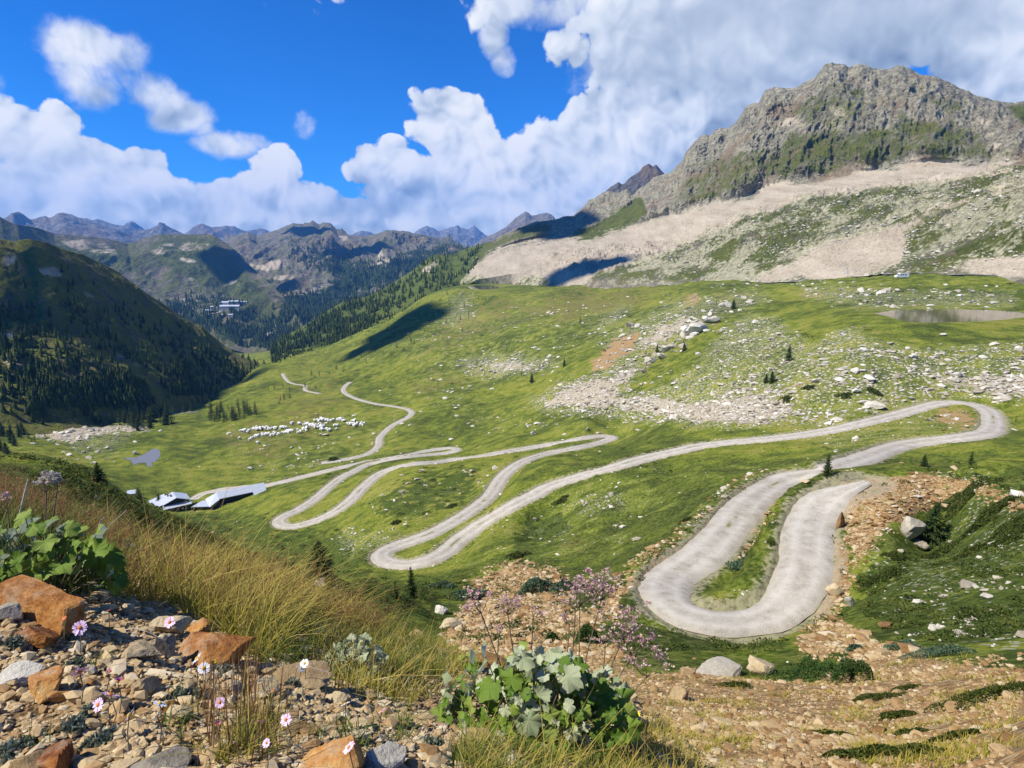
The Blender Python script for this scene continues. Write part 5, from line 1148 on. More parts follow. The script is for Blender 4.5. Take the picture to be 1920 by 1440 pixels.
def quadbox(p0, p1):
    (x0, y0, z0), (x1, y1, z1) = p0, p1
    V = np.array([(x, y, z) for x in (x0, x1) for y in (y0, y1) for z in (z0, z1)], float)
    F = np.array([(0, 1, 3, 2), (4, 6, 7, 5), (0, 4, 5, 1), (2, 3, 7, 6), (0, 2, 6, 4), (1, 5, 7, 3)]); return V, F
def slab(a, b, c, d, th):
    """a thick plate with corners a b c d (top side)"""
    T = np.array([a, b, c, d], float); n = np.cross(T[1] - T[0], T[3] - T[0]); n /= np.linalg.norm(n)
    if n[2] < 0: T = T[::-1]; n = -n
    V = np.concatenate([T - n * th, T]); F = np.array([(3, 2, 1, 0), (4, 5, 6, 7), (0, 1, 5, 4), (1, 2, 6, 5), (2, 3, 7, 6), (3, 0, 4, 7)]); return V, F
def prism(pts2, y0, y1):
    """outline in x z, extruded along y (fan caps)"""
    n = len(pts2); V = np.array([(x, y0, z) for x, z in pts2] + [(x, y1, z) for x, z in pts2], float); T = []
    for k in range(n): a, b = k, (k + 1) % n; T += [(a, b, b + n), (a, b + n, a + n)]
    for k in range(1, n - 1): T += [(0, k + 1, k), (n, n + k, n + k + 1)]
    return V, np.array(T)
def part(name, shapes, mat, parent, loc=None): 
    V, F = join(shapes) if isinstance(shapes, list) else shapes
    return mesh_np(name, V, F, mat, parent=parent, loc=loc)
# farmhouse: local x across the ridge, y along the ridge towards the gable that faces the viewer
p, r = gcast(322, 957, 160.0)
fh = empty('farmhouse', (p + np.array([-1.0, 5.0, 0])).tolist(), 'farmhouse with pale metal roofs and dark gable beside the tall larch', 'house', None, math.atan2(.62, .78) + math.pi); fh.scale = (.84, .84, .9)
# after the turn local +y points to the right and towards the viewer
W_, L_ = 6.3, 5.0
part('wall', prism([(-5.6, -2.5), (5.6, -2.5), (5.6, 3.1), (0, 5.1), (-5.6, 3.1)], -L_ + .3, L_ - .6), M_DWOOD, fh)
rf = part('roof', [slab((0, -L_, 5.5), (0, L_, 5.5), (W_, L_, 3.2), (W_, -L_, 3.2), .22), slab((0, -L_, 5.5), (-W_, -L_, 3.2), (-W_, L_, 3.2), (0, L_, 5.5), .22)], M_ROOF, fh)
for cx, cy in ((2.6, -2.6), (1.6, -.2)): part('chimney', [quadbox((cx - .32, cy - .32, 3.9), (cx + .32, cy + .32, 5.9)), quadbox((cx - .42, cy - .42, 5.9), (cx + .42, cy + .42, 6.05))], M_CHIM, rf)
part('porch_roof', [slab((-W_, L_ - .4, 2.6), (-W_, L_ + 2.0, 1.7), (W_ + .2, L_ + 2.0, 1.7), (W_ + .2, L_ - .4, 2.6), .18)], M_ROOF, fh)
part('porch_wall', [quadbox((-5.4, L_ - .55, -2.5), (5.4, L_ + 1.5, 1.65))], M_DWOOD, fh)
for k in range(5):
    wv = part('window', [quadbox((-4.6 + k * 2.1, L_ + 1.46, -.5), (-3.6 + k * 2.1, L_ + 1.56, .7))], M_GLASS, fh)
    part('frame', [quadbox((-4.7 + k * 2.1, L_ + 1.5, -.62), (-3.5 + k * 2.1, L_ + 1.58, -.5)), quadbox((-4.7 + k * 2.1, L_ + 1.5, .7), (-3.5 + k * 2.1, L_ + 1.58, .8))], M_PLAST, wv)
part('side_wing', [quadbox((3.0, -L_ - 4.8, -2.5), (10.4, L_ - 2.2, 1.6))], M_PLAST, fh)
wr = part('wing_roof', [slab((3.2, -L_ - 5.4, 3.6), (3.2, L_ - 1.8, 3.6), (11.2, L_ - 1.8, 1.6), (11.2, -L_ - 5.4, 1.6), .2)], M_ROOF, fh)
part('dormer', [prism([(9.6, 1.4), (11.0, 1.4), (11.0, 2.4), (9.6, 2.9)], -4.0, -1.6)], M_DWOOD, wr)
# barn: local x along the building (to the right and away), y down the roof towards the viewer
p, r = gcast(402, 953, 160.0)
bn = empty('barn', (p + np.array([0.0, 4.5, .2])).tolist(), 'long barn with white metal roof and open dark front', 'barn', None, math.atan2(10.7, 15.3)); bn.scale = (.92, .92, .92)
part('wall', [quadbox((0, -.4, -1.5), (19.5, .2, 5.0)), quadbox((0, -2.4, -1.5), (.4, 0, 3.2)), quadbox((14.4, -5.0, -1.5), (19.2, -.4, 2.0)), quadbox((.4, -2.6, 1.2), (14.4, -2.35, 3.0))], M_DWOOD, bn)
part('roof', [slab((-.6, .5, 5.6), (14.2, .5, 5.6), (14.2, -3.2, 3.4), (-.6, -3.2, 3.4), .2), slab((14.2, .5, 5.62), (20.2, .5, 5.62), (20.2, -6.0, 1.9), (14.2, -6.0, 1.9), .2)], M_ROOF, bn)
for k in range(6): part('post', [quadbox((1.2 + k * 2.4, -2.9, -1.4), (1.45 + k * 2.4, -2.65, 3.3))], M_DWOOD, bn)
part('parapet', [quadbox((.2, -4.2, -1.6), (14.2, -3.9, .55))], M_STWALL, bn)
part('terrace', [quadbox((.2, -3.9, -1.6), (14.2, -.4, -.4))], M_STWALL, bn)
part('lean_to_roof', [slab((-5.5, 1.4, 3.0), (-.6, 1.0, 5.2), (-.2, -3.6, 3.4), (-5.0, -6.4, 1.7), .2)], M_ROOF, bn)
part('lean_to_wall', [quadbox((-4.6, -4.6, -1.5), (-.4, 0, 2.1))], M_DWOOD, bn)
sh = empty('byre', (p + np.array([-3.4, 1.0, .0])).tolist(), 'low byre with flat white roof joined to the long barn', 'shed', None, R(-2)); sh.scale = (.68, .85, .9)
part('roof', [slab((-5.6, 3.6, 1.75), (4.4, 3.6, 2.3), (5.2, -3.4, 1.9), (-7.6, -3.4, 1.5), .2)], M_ROOF, sh)
part('wall', [quadbox((-6.6, -2.9, -1.5), (4.6, 3.2, 1.3))], M_DWOOD, sh)
part('parapet', [quadbox((-7.6, -5.2, -1.4), (3.0, -4.9, -.1))], M_STWALL, sh)
for k in range(4): part('post', [quadbox((-6.9 + k * 3.4, -3.3, -1.5), (-6.7 + k * 3.4, -3.1, 1.45))], M_DWOOD, sh)
# small hut roofs further left of the larch
p, r = gcast(247, 930, 160.0)
hut = empty('hut', p.tolist(), 'tiny grey-roofed hut left of the tall larch', 'hut', None, R(20))
part('wall', [quadbox((-1.4, -1.1, -.6), (1.4, 1.1, 1.5))], M_STWALL, hut); part('roof', [slab((-1.8, -1.5, 1.5), (1.8, -1.5, 1.5), (1.8, 1.5, 2.2), (-1.8, 1.5, 2.2), .12)], M_ROOF, hut)
# resort village on the far valley side
VIL = [(431, 580, 62, 16, 13, 4, 'white curved resort block at the front of the far village'), (424, 571, 26, 14, 13, -6, 'white gabled resort block at the left of the far village'), (440, 570.5, 34, 13, 12, 6, 'long white resort block behind the curved one'),
       (452, 567, 26, 10, 8, 8, 'low resort building at the upper right of the far village'), (460, 567, 14, 10, 7, 0, 'small end building at the far right of the village'), (399.5, 579, 9, 8, 12, 0, 'narrow white tower house left of the resort blocks'),
       (391, 582, 24, 10, 5, 3, 'low white building strip left of the tower house'), (417, 592, 16, 9, 5, 10, 'little pale house below the resort road'), (434, 591, 14, 8, 5, 0, 'pale chalet below the curved resort block')]
for (vx, vy, w, d, h, rz, lb) in VIL:
    q = surf_at(S_A, vx, vy); g = empty('resort_block', (q + np.array([0, 0, -2])).tolist(), lb, 'building', None, R(rz))
    part('wall', [quadbox((-w / 2, -d / 2, -4), (w / 2, d / 2, h))], M_PLAST, g)
    part('roof', [prism([(-d / 2 - 1, h + .02), (d / 2 + 1, h + .02), (0, h + d * .28)], -w / 2 - 1, w / 2 + 1)], M_ROOF, g).rotation_euler = (0, 0, R(90))
    for k in range(max(1, int(h // 4))): part('window_row', [quadbox((-w / 2 + 1.5 + c * 3.2, -d / 2 - .12, 1.2 + k * 4 ), (-w / 2 + 3.2 + c * 3.2, -d / 2 + .1, 3.2 + k * 4)) for c in range(int((w - 3) // 3.2))], M_GLASS, g)
def loft_ribbon(name, S, pts, width, mat):
    c = catmull(pts, 6); P_ = np.array([surf_at(S, a, b) for a, b in c]); tn = np.gradient(P_[:, :2], axis=0); tn /= np.linalg.norm(tn, axis=1)[:, None] + 1e-9; sd = np.stack([tn[:, 1], -tn[:, 0]], 1)
    z = P_[:, 2] + 3.0; V = np.concatenate([np.column_stack([P_[:, :2] + sd * width / 2, z]), np.column_stack([P_[:, :2] - sd * width / 2, z])]); n = len(P_)
    F = np.stack([np.arange(n - 1), np.arange(1, n), n + np.arange(1, n), n + np.arange(n - 1)], 1); tag(mesh_np(name, V, F, mat, attrs=dict(across=np.zeros(2 * n))), kind='structure')
loft_ribbon('road', S_A, [(491,637),(500,630),(508,623),(514,618),(518,611),(521,607)], 16, M_ROAD)
loft_ribbon('road', S_A, [(390,590),(402,588),(412,585),(415,580)], 11, M_ROAD)
# camper van parked on the upper road
p, r = gcast(1690, 522, 330.0); s_ = 24 * mpp(p) / 8.2
van = empty('camper_van', (p + np.array([0, 0, .35])).tolist(), 'white camper van parked on the upper road under the scree', 'van', None, R(4)); van.scale = (s_, s_, s_)
part('body', [prism([(-4.1, .45), (4.1, .45), (4.1, 2.9), (3.9, 3.05), (-1.6, 3.05), (-2.4, 2.6), (-2.9, 1.9), (-4.0, 1.45), (-4.15, 1.0)], -1.15, 1.15)], M_WHITE, van)
part('windscreen', [slab((-2.45, -1.0, 2.58), (-2.45, 1.0, 2.58), (-2.93, 1.0, 1.92), (-2.93, -1.0, 1.92), -.03)], M_GLASS, van)
for x0 in (-1.6, -.1, 1.4): part('window', [quadbox((x0, -1.18, 1.75), (x0 + .95, -1.14, 2.35))], M_GLASS, van)
for x0 in (-2.7, 2.5):
    for y0 in (-1.0, 1.0):
        V, F = tube([(x0, y0 - .14, .42), (x0, y0 + .14, .42)], [.42, .42], 14); c = np.array([[x0, y0 - .14, .42], [x0, y0 + .14, .42]]); n = 14
        F2 = np.array([[k, (k + 1) % n, 28] for k in range(n)] + [[14 + (k + 1) % n, 14 + k, 29] for k in range(n)])
        o = mesh_np('wheel', np.concatenate([V, c]), [F, F2], M_RUBB, parent=van)
p, r = gcast(1588, 521, 330.0)
sg = empty('road_sign', p.tolist(), 'small pale sign on a pole by the upper road', 'sign')
k_ = mpp(p); part('pole', tube([(0, 0, 0), (0, 0, 9 * k_)], [.5 * k_ * .5, .5 * k_ * .5], 6), M_STWALL, sg); part('board', [quadbox((-2.0 * k_, -.1, 8 * k_), (2.0 * k_, .1, 15 * k_))], M_WHITE, sg)
# ------------------------------------------------------------------ sheep
def skin_mesh(name, verts, edges, radii, sub=1, root=0):
    me = bpy.data.meshes.new(name); me.from_pydata(verts, edges, []); o = bpy.data.objects.new(name, me); COL.objects.link(o)
    md = o.modifiers.new('skin', 'SKIN'); 
    for i, rr in enumerate(radii): me.skin_vertices[0].data[i].radius = (rr, rr) if isinstance(rr, float) else rr
    me.skin_vertices[0].data[root].use_root = True
    ss = o.modifiers.new('sub', 'SUBSURF'); ss.levels = sub; ss.render_levels = sub
    dg = bpy.context.evaluated_depsgraph_get(); out = bpy.data.meshes.new_from_object(o.evaluated_get(dg)); out.name = name
    bpy.data.objects.remove(o); return out
def sheep_mesh(head_down):
    hz = .42 if head_down else .95
    v = [(0, 0, .68), (.35, 0, .70), (-.38, 0, .68), (.55, 0, .74 if not head_down else .62), (.74, 0, hz), (.90, 0, hz - .10), (-.52, 0, .62)]
    e = [(0, 1), (0, 2), (1, 3), (3, 4), (4, 5), (2, 6)]; rad = [.38, .34, .37, .20, .13, .08, .14]
    for sx, a in ((.33, 1), (-.36, 2)):
        for sy in (.15, -.15): n = len(v); v += [(sx, sy, .40), (sx + .02, sy, .20), (sx, sy, .02)]; e += [(a, n), (n, n + 1), (n + 1, n + 2)]; rad += [.10, .05, .05]
    return skin_mesh('sheep', v, e, rad, 1)
M_WOOL = simple_mat('sheep_wool', (.74, .72, .66), (.86, .84, .79), 6.0, .95)
SHEEP_ME = [sheep_mesh(True), sheep_mesh(False)]
for m in SHEEP_ME: m.materials.append(M_WOOL)
_rs = np.random.default_rng(8)
FLOCK = [([(448,808),(462,811),(472,807),(480,806)], 10, 3), ([(477,807),(490,804),(500,803)], 9, 3), ([(467,826),(476,822),(486,817)], 7, 2), ([(490,818),(505,817),(520,814)], 14, 3), ([(494,805),(510,805),(520,806)], 11, 3), ([(520,805),(528,803),(540,803)], 9, 2), ([(520,815),(535,812),(550,809),(565,811)], 20, 3),
         ([(545,796),(552,794)], 4, 2), ([(556,797),(562,797)], 3, 1), ([(566,796),(578,797),(585,800)], 11, 3), ([(568,808),(580,806)], 9, 3), ([(585,801),(597,803),(608,802)], 16, 4), ([(602,809),(608,806)], 4, 2), ([(612,806),(622,809)], 5, 2), ([(593,791),(605,789),(620,791),(633,789)], 22, 3), ([(634,789),(642,789),(650,792)], 10, 3),
         ([(655,793),(668,790)], 3, 2), ([(652,798),(664,798)], 6, 2), ([(664,800),(675,797),(683,798)], 10, 3), ([(624,800),(636,799)], 3, 1), ([(632,807)] * 2, 1, 0), ([(450,824)] * 2, 1, 0), ([(484,833)] * 2, 1, 0)]
for pts, n, sp in FLOCK:
    pts = np.array(pts, float)
    for k in range(n):
        f = _rs.uniform(0, len(pts) - 1); i = min(int(f), len(pts) - 2); q = pts[i] + (pts[i + 1] - pts[i]) * (f - i) + _rs.normal(0, [1.5, sp * .45], 2)
        p, r = gcast(q[0], q[1], 150.0); o = bpy.data.objects.new('sheep', SHEEP_ME[int(_rs.random() < .3)]); COL.objects.link(o)
        o.location = p.tolist(); s_ = float(_rs.uniform(1.55, 1.95)); o.scale = (s_, s_, s_); o.rotation_euler = (0, 0, float(_rs.normal(.3, .8) + (math.pi if _rs.random() < .5 else 0)))
        if n > 1: tag(o, 'white sheep grazing among the flock on the open pasture', 'sheep', 'sheep of the flock')
        else: tag(o, {450: 'white sheep standing alone below the left end of the flock', 632: 'white sheep standing alone right below the flock centre', 484: 'white sheep lowest of all, off by itself below the flock'}[int(pts[0][0])], 'sheep', 'sheep of the flock')
# ------------------------------------------------------------------ clouds above and beside the view, whose shadows fall on the valley
M_CLOUD = simple_mat('cloud_white', (.85, .85, .86), (.9, .9, .9), .01, 1.0, spec=0.0)
def cloud(target, ax, ay, rz, t, seed):
    rng = np.random.default_rng(seed); c = np.array(target) + SUN_DIR * t; V0, F0 = ICO[3]; parts_ = []
    for k in range(16):
        a, b = rng.uniform(0, 6.28), math.sqrt(rng.random()) * .72; o = np.array([math.cos(a) * b * ax, math.sin(a) * b * ay, 0]); s = rng.uniform(.30, .5)
        V = V0 * (1 + .22 * fbm(V0[:, 0] * 2 + k, V0[:, 1] * 2 + V0[:, 2], 4, .6, k))[:, None]; W = V * np.array([ax * s, ay * s, min(ax, ay) * s * .7]); W[:, 2] = np.maximum(W[:, 2], -.1 * min(ax, ay))
        parts_.append((W + o, F0))
    V, F = join(parts_); o = mesh_np('cloud', V, F, M_CLOUD, smooth=True, loc=c.tolist()); o.rotation_euler = (0, 0, rz); tag(o, kind='structure')
def w_at(S, px, py): return surf_at(S, px, py)
def cloud_band(S, p1, p2, half, t, seed):
    a, b = surf_at(S, *p1), surf_at(S, *p2); d = b - a; cloud((a + b) / 2, half, math.hypot(d[0], d[1]) / 2, math.atan2(d[1], d[0]) - math.pi / 2, t, seed)
cloud_band(S_LEFT, (40, 730), (490, 700), 20, 2600, 11)
cloud_band(S_LEFT, (-40, 610), (300, 705), 17, 2600, 12)
cloud(w_at(S_BIG, 1050, 422), 110, 170, R(0), 2900, 3)
cloud(w_at(S_BIG, 1100, 505), 85, 50, R(-20), 2700, 4)
a_, b_ = gcast(850, 556, 300.)[0], gcast(590, 684, 300.)[0]; d_ = b_ - a_
cloud((a_ + b_) / 2, 80, math.hypot(d_[0], d_[1]) / 2, math.atan2(d_[1], d_[0]) - math.pi / 2, 2600, 5)
cloud(w_at(S_A, 470, 470), 120, 260, R(0), 3200, 7)
cloud(w_at(S_B, 670, 475), 190, 240, R(0), 3400, 8)
cloud(w_at(S_B, 570, 430), 170, 180, R(0), 3400, 9)
# ------------------------------------------------------------------ stones close by
def scatter_near():
    rng = np.random.default_rng(61)
    pr = [rock_shape(1, rng, 7, (1, .85, .62)) for _ in range(12)]
    # gravel of the bank
    n = 180000; t = rng.uniform(R(-58), R(60), n); r = np.exp(rng.uniform(math.log(.75), math.log(5.0), n)); ok = (r < bank_edge(t) * np.where(t > R(2), 1.9, 1.12))
    t, r = t[ok], r[ok]; x, y = r * np.sin(t), r * np.cos(t)
    cl = fbm(x / .25, y / .25, 3, .6, 4); keep = rng.random(len(x)) < np.clip(.62 + .8 * cl, .2, 1); x, y, r = x[keep], y[keep], r[keep]
    z = ground_z(x, y); s = np.exp(rng.normal(math.log(.0054), .62, len(x))) * (.75 + .22 * r); s = np.minimum(s, .035)
    sz = np.stack([s * rng.uniform(.8, 1.5, len(s)), s, s * rng.uniform(.55, 1, len(s))], 1)
    scatter_mesh('gravel', pr, np.stack([x, y, z + s * .25], 1), sz, M_GRAV, rng, .5, tint=np.clip(rng.normal(.62, .2, len(x)), 0, 1))
    # coarse rubble of the scree below
    n = 240000; t = rng.uniform(R(-8), R(44), n); r = np.exp(rng.uniform(math.log(2.4), math.log(34), n)); x, y = r * np.sin(t), r * np.cos(t)
    z = base_z(x, y); A = ground_attrs(x, y, z); pat = sstep(-.15, .25, fbm(x / 2.6, y / 2.6, 4, .6, 70)); p = np.clip(A['ochre'], 0, 1) * (.25 + .75 * pat) * (r > bank_edge(t)) * (.35 + .65 * sstep(-.2, .3, fbm(x / 1.8, y / 1.8, 4, .6, 7)))
    ok = rng.random(n) < p * .62; x, y, r = x[ok], y[ok], r[ok]; z = ground_z(x, y)
    s = np.exp(rng.normal(math.log(.017), .55, len(x))) * (.8 + .055 * r); s = np.minimum(s, .14)
    sz = np.stack([s * rng.uniform(.8, 1.5, len(s)), s, s * rng.uniform(.4, .8, len(s))], 1)
    pr2 = [rock_shape(2, rng, 8, (1, .85, .7)) for _ in range(10)]
    big = s > .055
    scatter_mesh('rubble', pr2, np.stack([x, y, z + s * .2], 1)[big], sz[big], M_OCH, rng, .4, tint=np.clip(rng.normal(.44, .24, int(big.sum())), 0, 1))
    scatter_mesh('rubble', pr, np.stack([x, y, z + s * .2], 1)[~big], sz[~big], M_OCH, rng, .4, tint=np.clip(rng.normal(.44, .24, int((~big).sum())), 0, 1))
scatter_near()
RUST = [(.05, (.040, .014, .006)), (.28, (.16, .055, .016)), (.48, (.34, .145, .038)), (.68, (.45, .26, .090)), (.92, (.52, .42, .24))]
TAN = [(.05, (.10, .065, .030)), (.3, (.25, .175, .090)), (.55, (.38, .29, .165)), (.75, (.45, .375, .25)), (.95, (.52, .47, .37))]
GREY = [(.05, (.13, .11, .08)), (.35, (.29, .26, .20)), (.6, (.42, .385, .31)), (.92, (.56, .53, .45))]
M_ROCKS = {'rust': mat_stone('rust_red_rock', RUST, 9.0, .62, obj=True, bump=.9, bd=.012, cap=((.44, .40, .30), .45)), 'tan': mat_stone('tan_rock', TAN, 10.0, .5, obj=True, bump=.9, bd=.012),
           'grey': mat_stone('grey_rock', GREY, 8.0, .5, obj=True, bump=.9, bd=.012), 'pale': mat_stone('pale_boulder', PALE, 1.6, .55, obj=True, bump=.9, bd=.12), 'rustfar': mat_stone('rusty_boulder', OCHRE_S, 2.6, .5, obj=True, bump=.9, bd=.06)}
ROCKS = [ # px, py of the middle, width, height, depth ratio, kind, seed, turn, label
 (398,1222,140,72,.8,'rust',4,.25,'rounded rust-red stone at the edge of the dry grass'),(325,1172,76,52,.8,'tan',5,.6,'tan stone behind the rust-red stone, under a pale daisy'),(372,1178,52,30,.8,'rust',6,.1,'small dark red stone between the tan stone and the grass'),
 (306,1212,54,56,.5,'grey',7,.9,'cracked grey-white slab left of the rust-red stone'),(262,1222,92,42,.8,'tan',8,.2,'flat brownish-grey stone in front of the cracked slab'),(20,1148,52,38,.9,'grey',9,.3,'smooth grey stone in front of the big rust block'),
 (78,1192,82,46,.8,'rust',10,.5,'orange wedge stone below the big rust block'),(92,1284,92,52,.9,'rust',11,.2,'dark red angular stone right of the frame edge, low on the bank'),(40,1265,78,34,.9,'grey',12,.6,'flat grey stone beside the dark red angular stone'),
 (272,1282,78,50,.8,'tan',13,.1,'yellowish block in the gravel left of two white daisies'),(320,1328,44,32,.8,'rust',14,.9,'small red-brown stone behind a white daisy'),(118,1302,48,30,.8,'rust',15,.4,'small flat red stone left of the pink daisies'),
 (620,1432,150,72,.8,'rust',16,.3,'rust-streaked stone at the bottom of the frame'),(722,1425,96,60,.6,'grey',17,.9,'grey-tan slab right of the rust-streaked bottom stone'),(110,1420,96,60,.8,'rust',18,.2,'rust-brown stone in the bottom corner'),(55,1432,80,40,.8,'tan',19,.6,'yellow-brown slab in the bottom corner'),
 (560,1272,130,30,.9,'tan',20,.1,'flat tan slab beneath a pair of white daisies'),(496,1290,62,40,.8,'tan',21,.7,'ochre stone left of the flat tan slab'),(638,1308,44,34,.8,'tan',22,.4,'brownish stone behind a single white daisy'),(850,1350,52,26,.8,'rust',23,.3,'small orange stone at the left foot of the broad-leaved plant'),
 (300,1430,130,40,.8,'grey',24,.2,'long low grey stone along the bottom edge'),(205,1245,40,26,.8,'tan',28,.8,'rusty-tipped stone in front of the flat brownish stone'),(350,1290,42,30,.8,'tan',29,.8,'small beige stone below the white daisy pair'),(440,1290,36,22,.8,'grey',30,.8,'small pale stone beside the thin red stems'),
 (1272,1303,38,30,.8,'tan',31,.4,'cream-coloured stone alone on the scree edge right of the plant'),(600,1092,22,14,.9,'pale',32,.3,'white stone at the foot of the open-crowned larch'),(828,1142,28,20,.9,'pale',33,.6,'white boulder between the small spruce and the stony patch'),
 (845,1172,52,24,.8,'rustfar',34,.2,'dark rusty boulder below the stony patch'),(783,1192,34,18,.8,'rustfar',35,.6,'orange boulder at the edge of the dry grass below the spruce'),(1704,985,56,46,.8,'pale',36,.9,'cracked whitish boulder left of the dense dark spruce'),(1724,1022,34,16,.9,'pale',37,.2,'small grey boulder at the foot of the dense dark spruce'),
 (1510,904,18,9,.9,'rustfar',38,.1,'dark brown boulder on the road verge before the spruce'),(1305,618,44,24,.7,'pale',39,.3,'large smooth boulder of the outcrop ridge'),(1248,655,20,14,.8,'pale',40,.5,'grey boulder low on the outcrop ridge'),(1222,676,26,14,.8,'pale',41,.7,'pale block at the lower end of the outcrop ridge'),(1335,600,30,14,.7,'pale',42,.2,'pale boulder at the upper end of the outcrop ridge'),
 (255,849,9,8,.9,'pale',43,.4,'white boulder at the edge of the grey pond'),(998,812,10,8,.9,'pale',44,.2,'white boulder above the upper hairpin turn'),(1603,694,14,11,.9,'pale',45,.7,'white split boulder in the middle of the boulder field'),(1634,706,12,9,.9,'pale',46,.3,'white boulder just right of the split boulder'),(1768,626,12,5,.9,'pale',47,.3,'flat white boulder below the brown lake'),
 (1640,760,34,12,.9,'pale',48,.3,'broad flat pale boulder above the upper road'),(1660,1172,34,18,.9,'rustfar',49,.5,'tilted rusty slab by the cut bank of the hairpin'),(1575,975,24,40,.6,'rustfar',50,.9,'upright rusty crag on the cut bank above the road'),(1565,1105,40,30,.7,'rustfar',51,.4,'brown block on the cut bank beside the hairpin'),(1592,1128,28,30,.7,'pale',52,.9,'grey upright block on the cut bank beside the hairpin'),
 (1850,1118,30,14,.9,'pale',53,.5,'cream boulder in the dark heath at the right'),(1748,1177,22,16,.9,'pale',54,.5,'cream boulder low in the dark heath'),(1800,1185,18,12,.9,'pale',55,.2,'small cream boulder beside another low in the dark heath'),(1290,1258,28,24,.9,'tan',56,.2,'pale orange stone at the left end of the rubble'),(1425,1250,50,34,.9,'rustfar',57,.2,'tan block group beside the green weeds'),(1345,1258,90,20,.9,'grey',58,.2,'flat grey slab at the top of the rubble')]
RSH = {}
for (px_, py_, w, h, dr, kind, sd, turn, lb) in ROCKS:
    if py_ > 1140 and px_ < 900: w, h = w * .88, h * .88
    elif kind in ('rustfar', 'pale') and px_ > 1500 and py_ > 850: w, h = w * .8, h * .8
    p, r = gcast(px_, py_ + h * .36, .6 if py_ > 1140 and px_ < 900 else (2.5 if px_ < 1300 and py_ > 1240 else 14.0), 1500.0); m = mpp(p); rng = np.random.default_rng(sd + 100)
    V, F = rock_shape(4 if w > 50 or h > 50 else 3, rng, 12, (1, 1, 1), .10)
    V = V / (V.max(0) - V.min(0)); V = V - (V.max(0) + V.min(0)) / 2
    a = (turn - .5) * .9; c, s = math.cos(a), math.sin(a); V = V * np.array([w * m, w * m * dr, h * m * 1.12]); V = V @ np.array([[c, -s, 0], [s, c, 0], [0, 0, 1]]).T
    o = mesh_np('rock' if r < 6 else 'boulder', V, F, M_ROCKS[kind], loc=(p + np.array([0, 0, h * m * .36])).tolist()); tag(o, lb, 'rock')
# the big rust block at the left, a hewn-looking slab
def slab_rock(L, D, H, seed):
    V, F = [], []; n = 26
    def face(o, a, b, na, nb):
        base = len(V)
        for i in range(na + 1):
            for j in range(nb + 1): V.append(o + a * i / na + b * j / nb)
        for i in range(na):
            for j in range(nb): k = base + i * (nb + 1) + j; F.append((k, k + nb + 1, k + nb + 2, k + 1))
    x, y, z = np.array([L, 0, 0.]), np.array([0, D, 0.]), np.array([0, 0, H]); o = np.array([-L / 2, -D / 2, -H / 2])
    face(o, x, z, n, n // 2); face(o + y, z, x, n // 2, n); face(o, z, y, n // 2, n // 2); face(o + x, y, z, n // 2, n // 2); face(o + z, x, y, n, n // 2); face(o, y, x, n // 2, n)
    V = np.array(V); q = V / np.array([L, D, H])
    V[:, 1] += .40 * D * np.clip(q[:, 2] + .5, 0, 1); V[:, 2] *= 1 - .14 * (q[:, 0] + .5); V[:, 0] += -.06 * L * q[:, 2]
    k = np.max(np.abs(q) * 2, axis=1); e = (np.sort(np.abs(q) * 2, axis=1)[:, 1]); V *= (1 - .035 * sstep(.9, 1.0, e))[:, None]
    N = fbm(V[:, 0] * 9 + V[:, 1] * 5, V[:, 2] * 9 - V[:, 1] * 4, 5, .6, seed); N2 = ridged(V[:, 0] * 3 + V[:, 1] * 4, V[:, 2] * 7, 4, .5, seed + 1)
    V += (V / (np.linalg.norm(V, axis=1)[:, None] + 1e-6)) * (N * .012 + N2 * .008)[:, None]; return V, np.array(F)
p, r = gcast(72, 1172, .8); m = mpp(p); V, F = slab_rock(176 * m, 40 * m, 54 * m, 3)
o = mesh_np('rock', V, F, M_ROCKS['rust'], loc=(p + np.array([-16 * m, 20 * m, 22 * m])).tolist(), smooth=False); o.rotation_euler = (R(-3), R(5), R(-20)); tag(o, 'big rust-orange block under the broad leaves at the frame edge', 'rock')

# ------------------------------------------------------------------ grass blades
def blades(P3, L, W, lean, rng, bend=.5, droop=None, nseg=4, wind=(.20, .03)):
    n = len(P3); az = rng.uniform(0, 6.283, n); k = np.arange(nseg + 1) / nseg
    tilt = np.abs(rng.normal(0, lean, n)); dx = np.cos(az) * tilt + wind[0] * .4; dy = np.sin(az) * tilt + wind[1] * .4
    b = bend * rng.uniform(.3, 1.5, n)
    hx = k[None] * dx[:, None] + (k[None] ** 2) * (b * dx)[:, None]; hy = k[None] * dy[:, None] + (k[None] ** 2) * (b * dy)[:, None]; hz = k[None] * 1.0 - (k[None] ** 2.4) * (.28 * b)[:, None]
    C = P3[:, None, :] + np.stack([hx, hy, hz], -1) * L[:, None, None]
    sa = az + np.pi / 2 + rng.normal(0, .5, n); sd = np.stack([np.cos(sa), np.sin(sa), 0 * sa], -1)
    w = W[:, None] * (1 - k[None] ** 1.7) + W[:, None] * .06
    A = C + sd[:, None] * w[..., None]; B = C - sd[:, None] * w[..., None]
    V = np.stack([A, B], 2).reshape(-1, 3); i, j = np.meshgrid(np.arange(n), np.arange(nseg), indexing='ij'); a = (i * (nseg + 1) + j).ravel() * 2
    return V, np.stack([a, a + 1, a + 3, a + 2], 1), np.repeat(rng.random(n), (nseg + 1) * 2), np.tile(np.repeat(k, 2), n), C[:, -1]
def mat_blade(name, stops, tipc):
    b = NB(name); c = b.ramp(b.attr('tint'), stops); c = b.mix(b.math('MULTIPLY', b.math('POWER', b.attr('along'), 1.6), .75), c, tipc); return b.surf(c, .7, spec=.2, trans=(.32, None))
M_DRYG = mat_blade('dry_golden_grass', [(.0, (.10, .14, .008)), (.35, (.25, .25, .018)), (.65, (.40, .33, .040)), (1.0, (.50, .39, .11))], (.50, .36, .12))
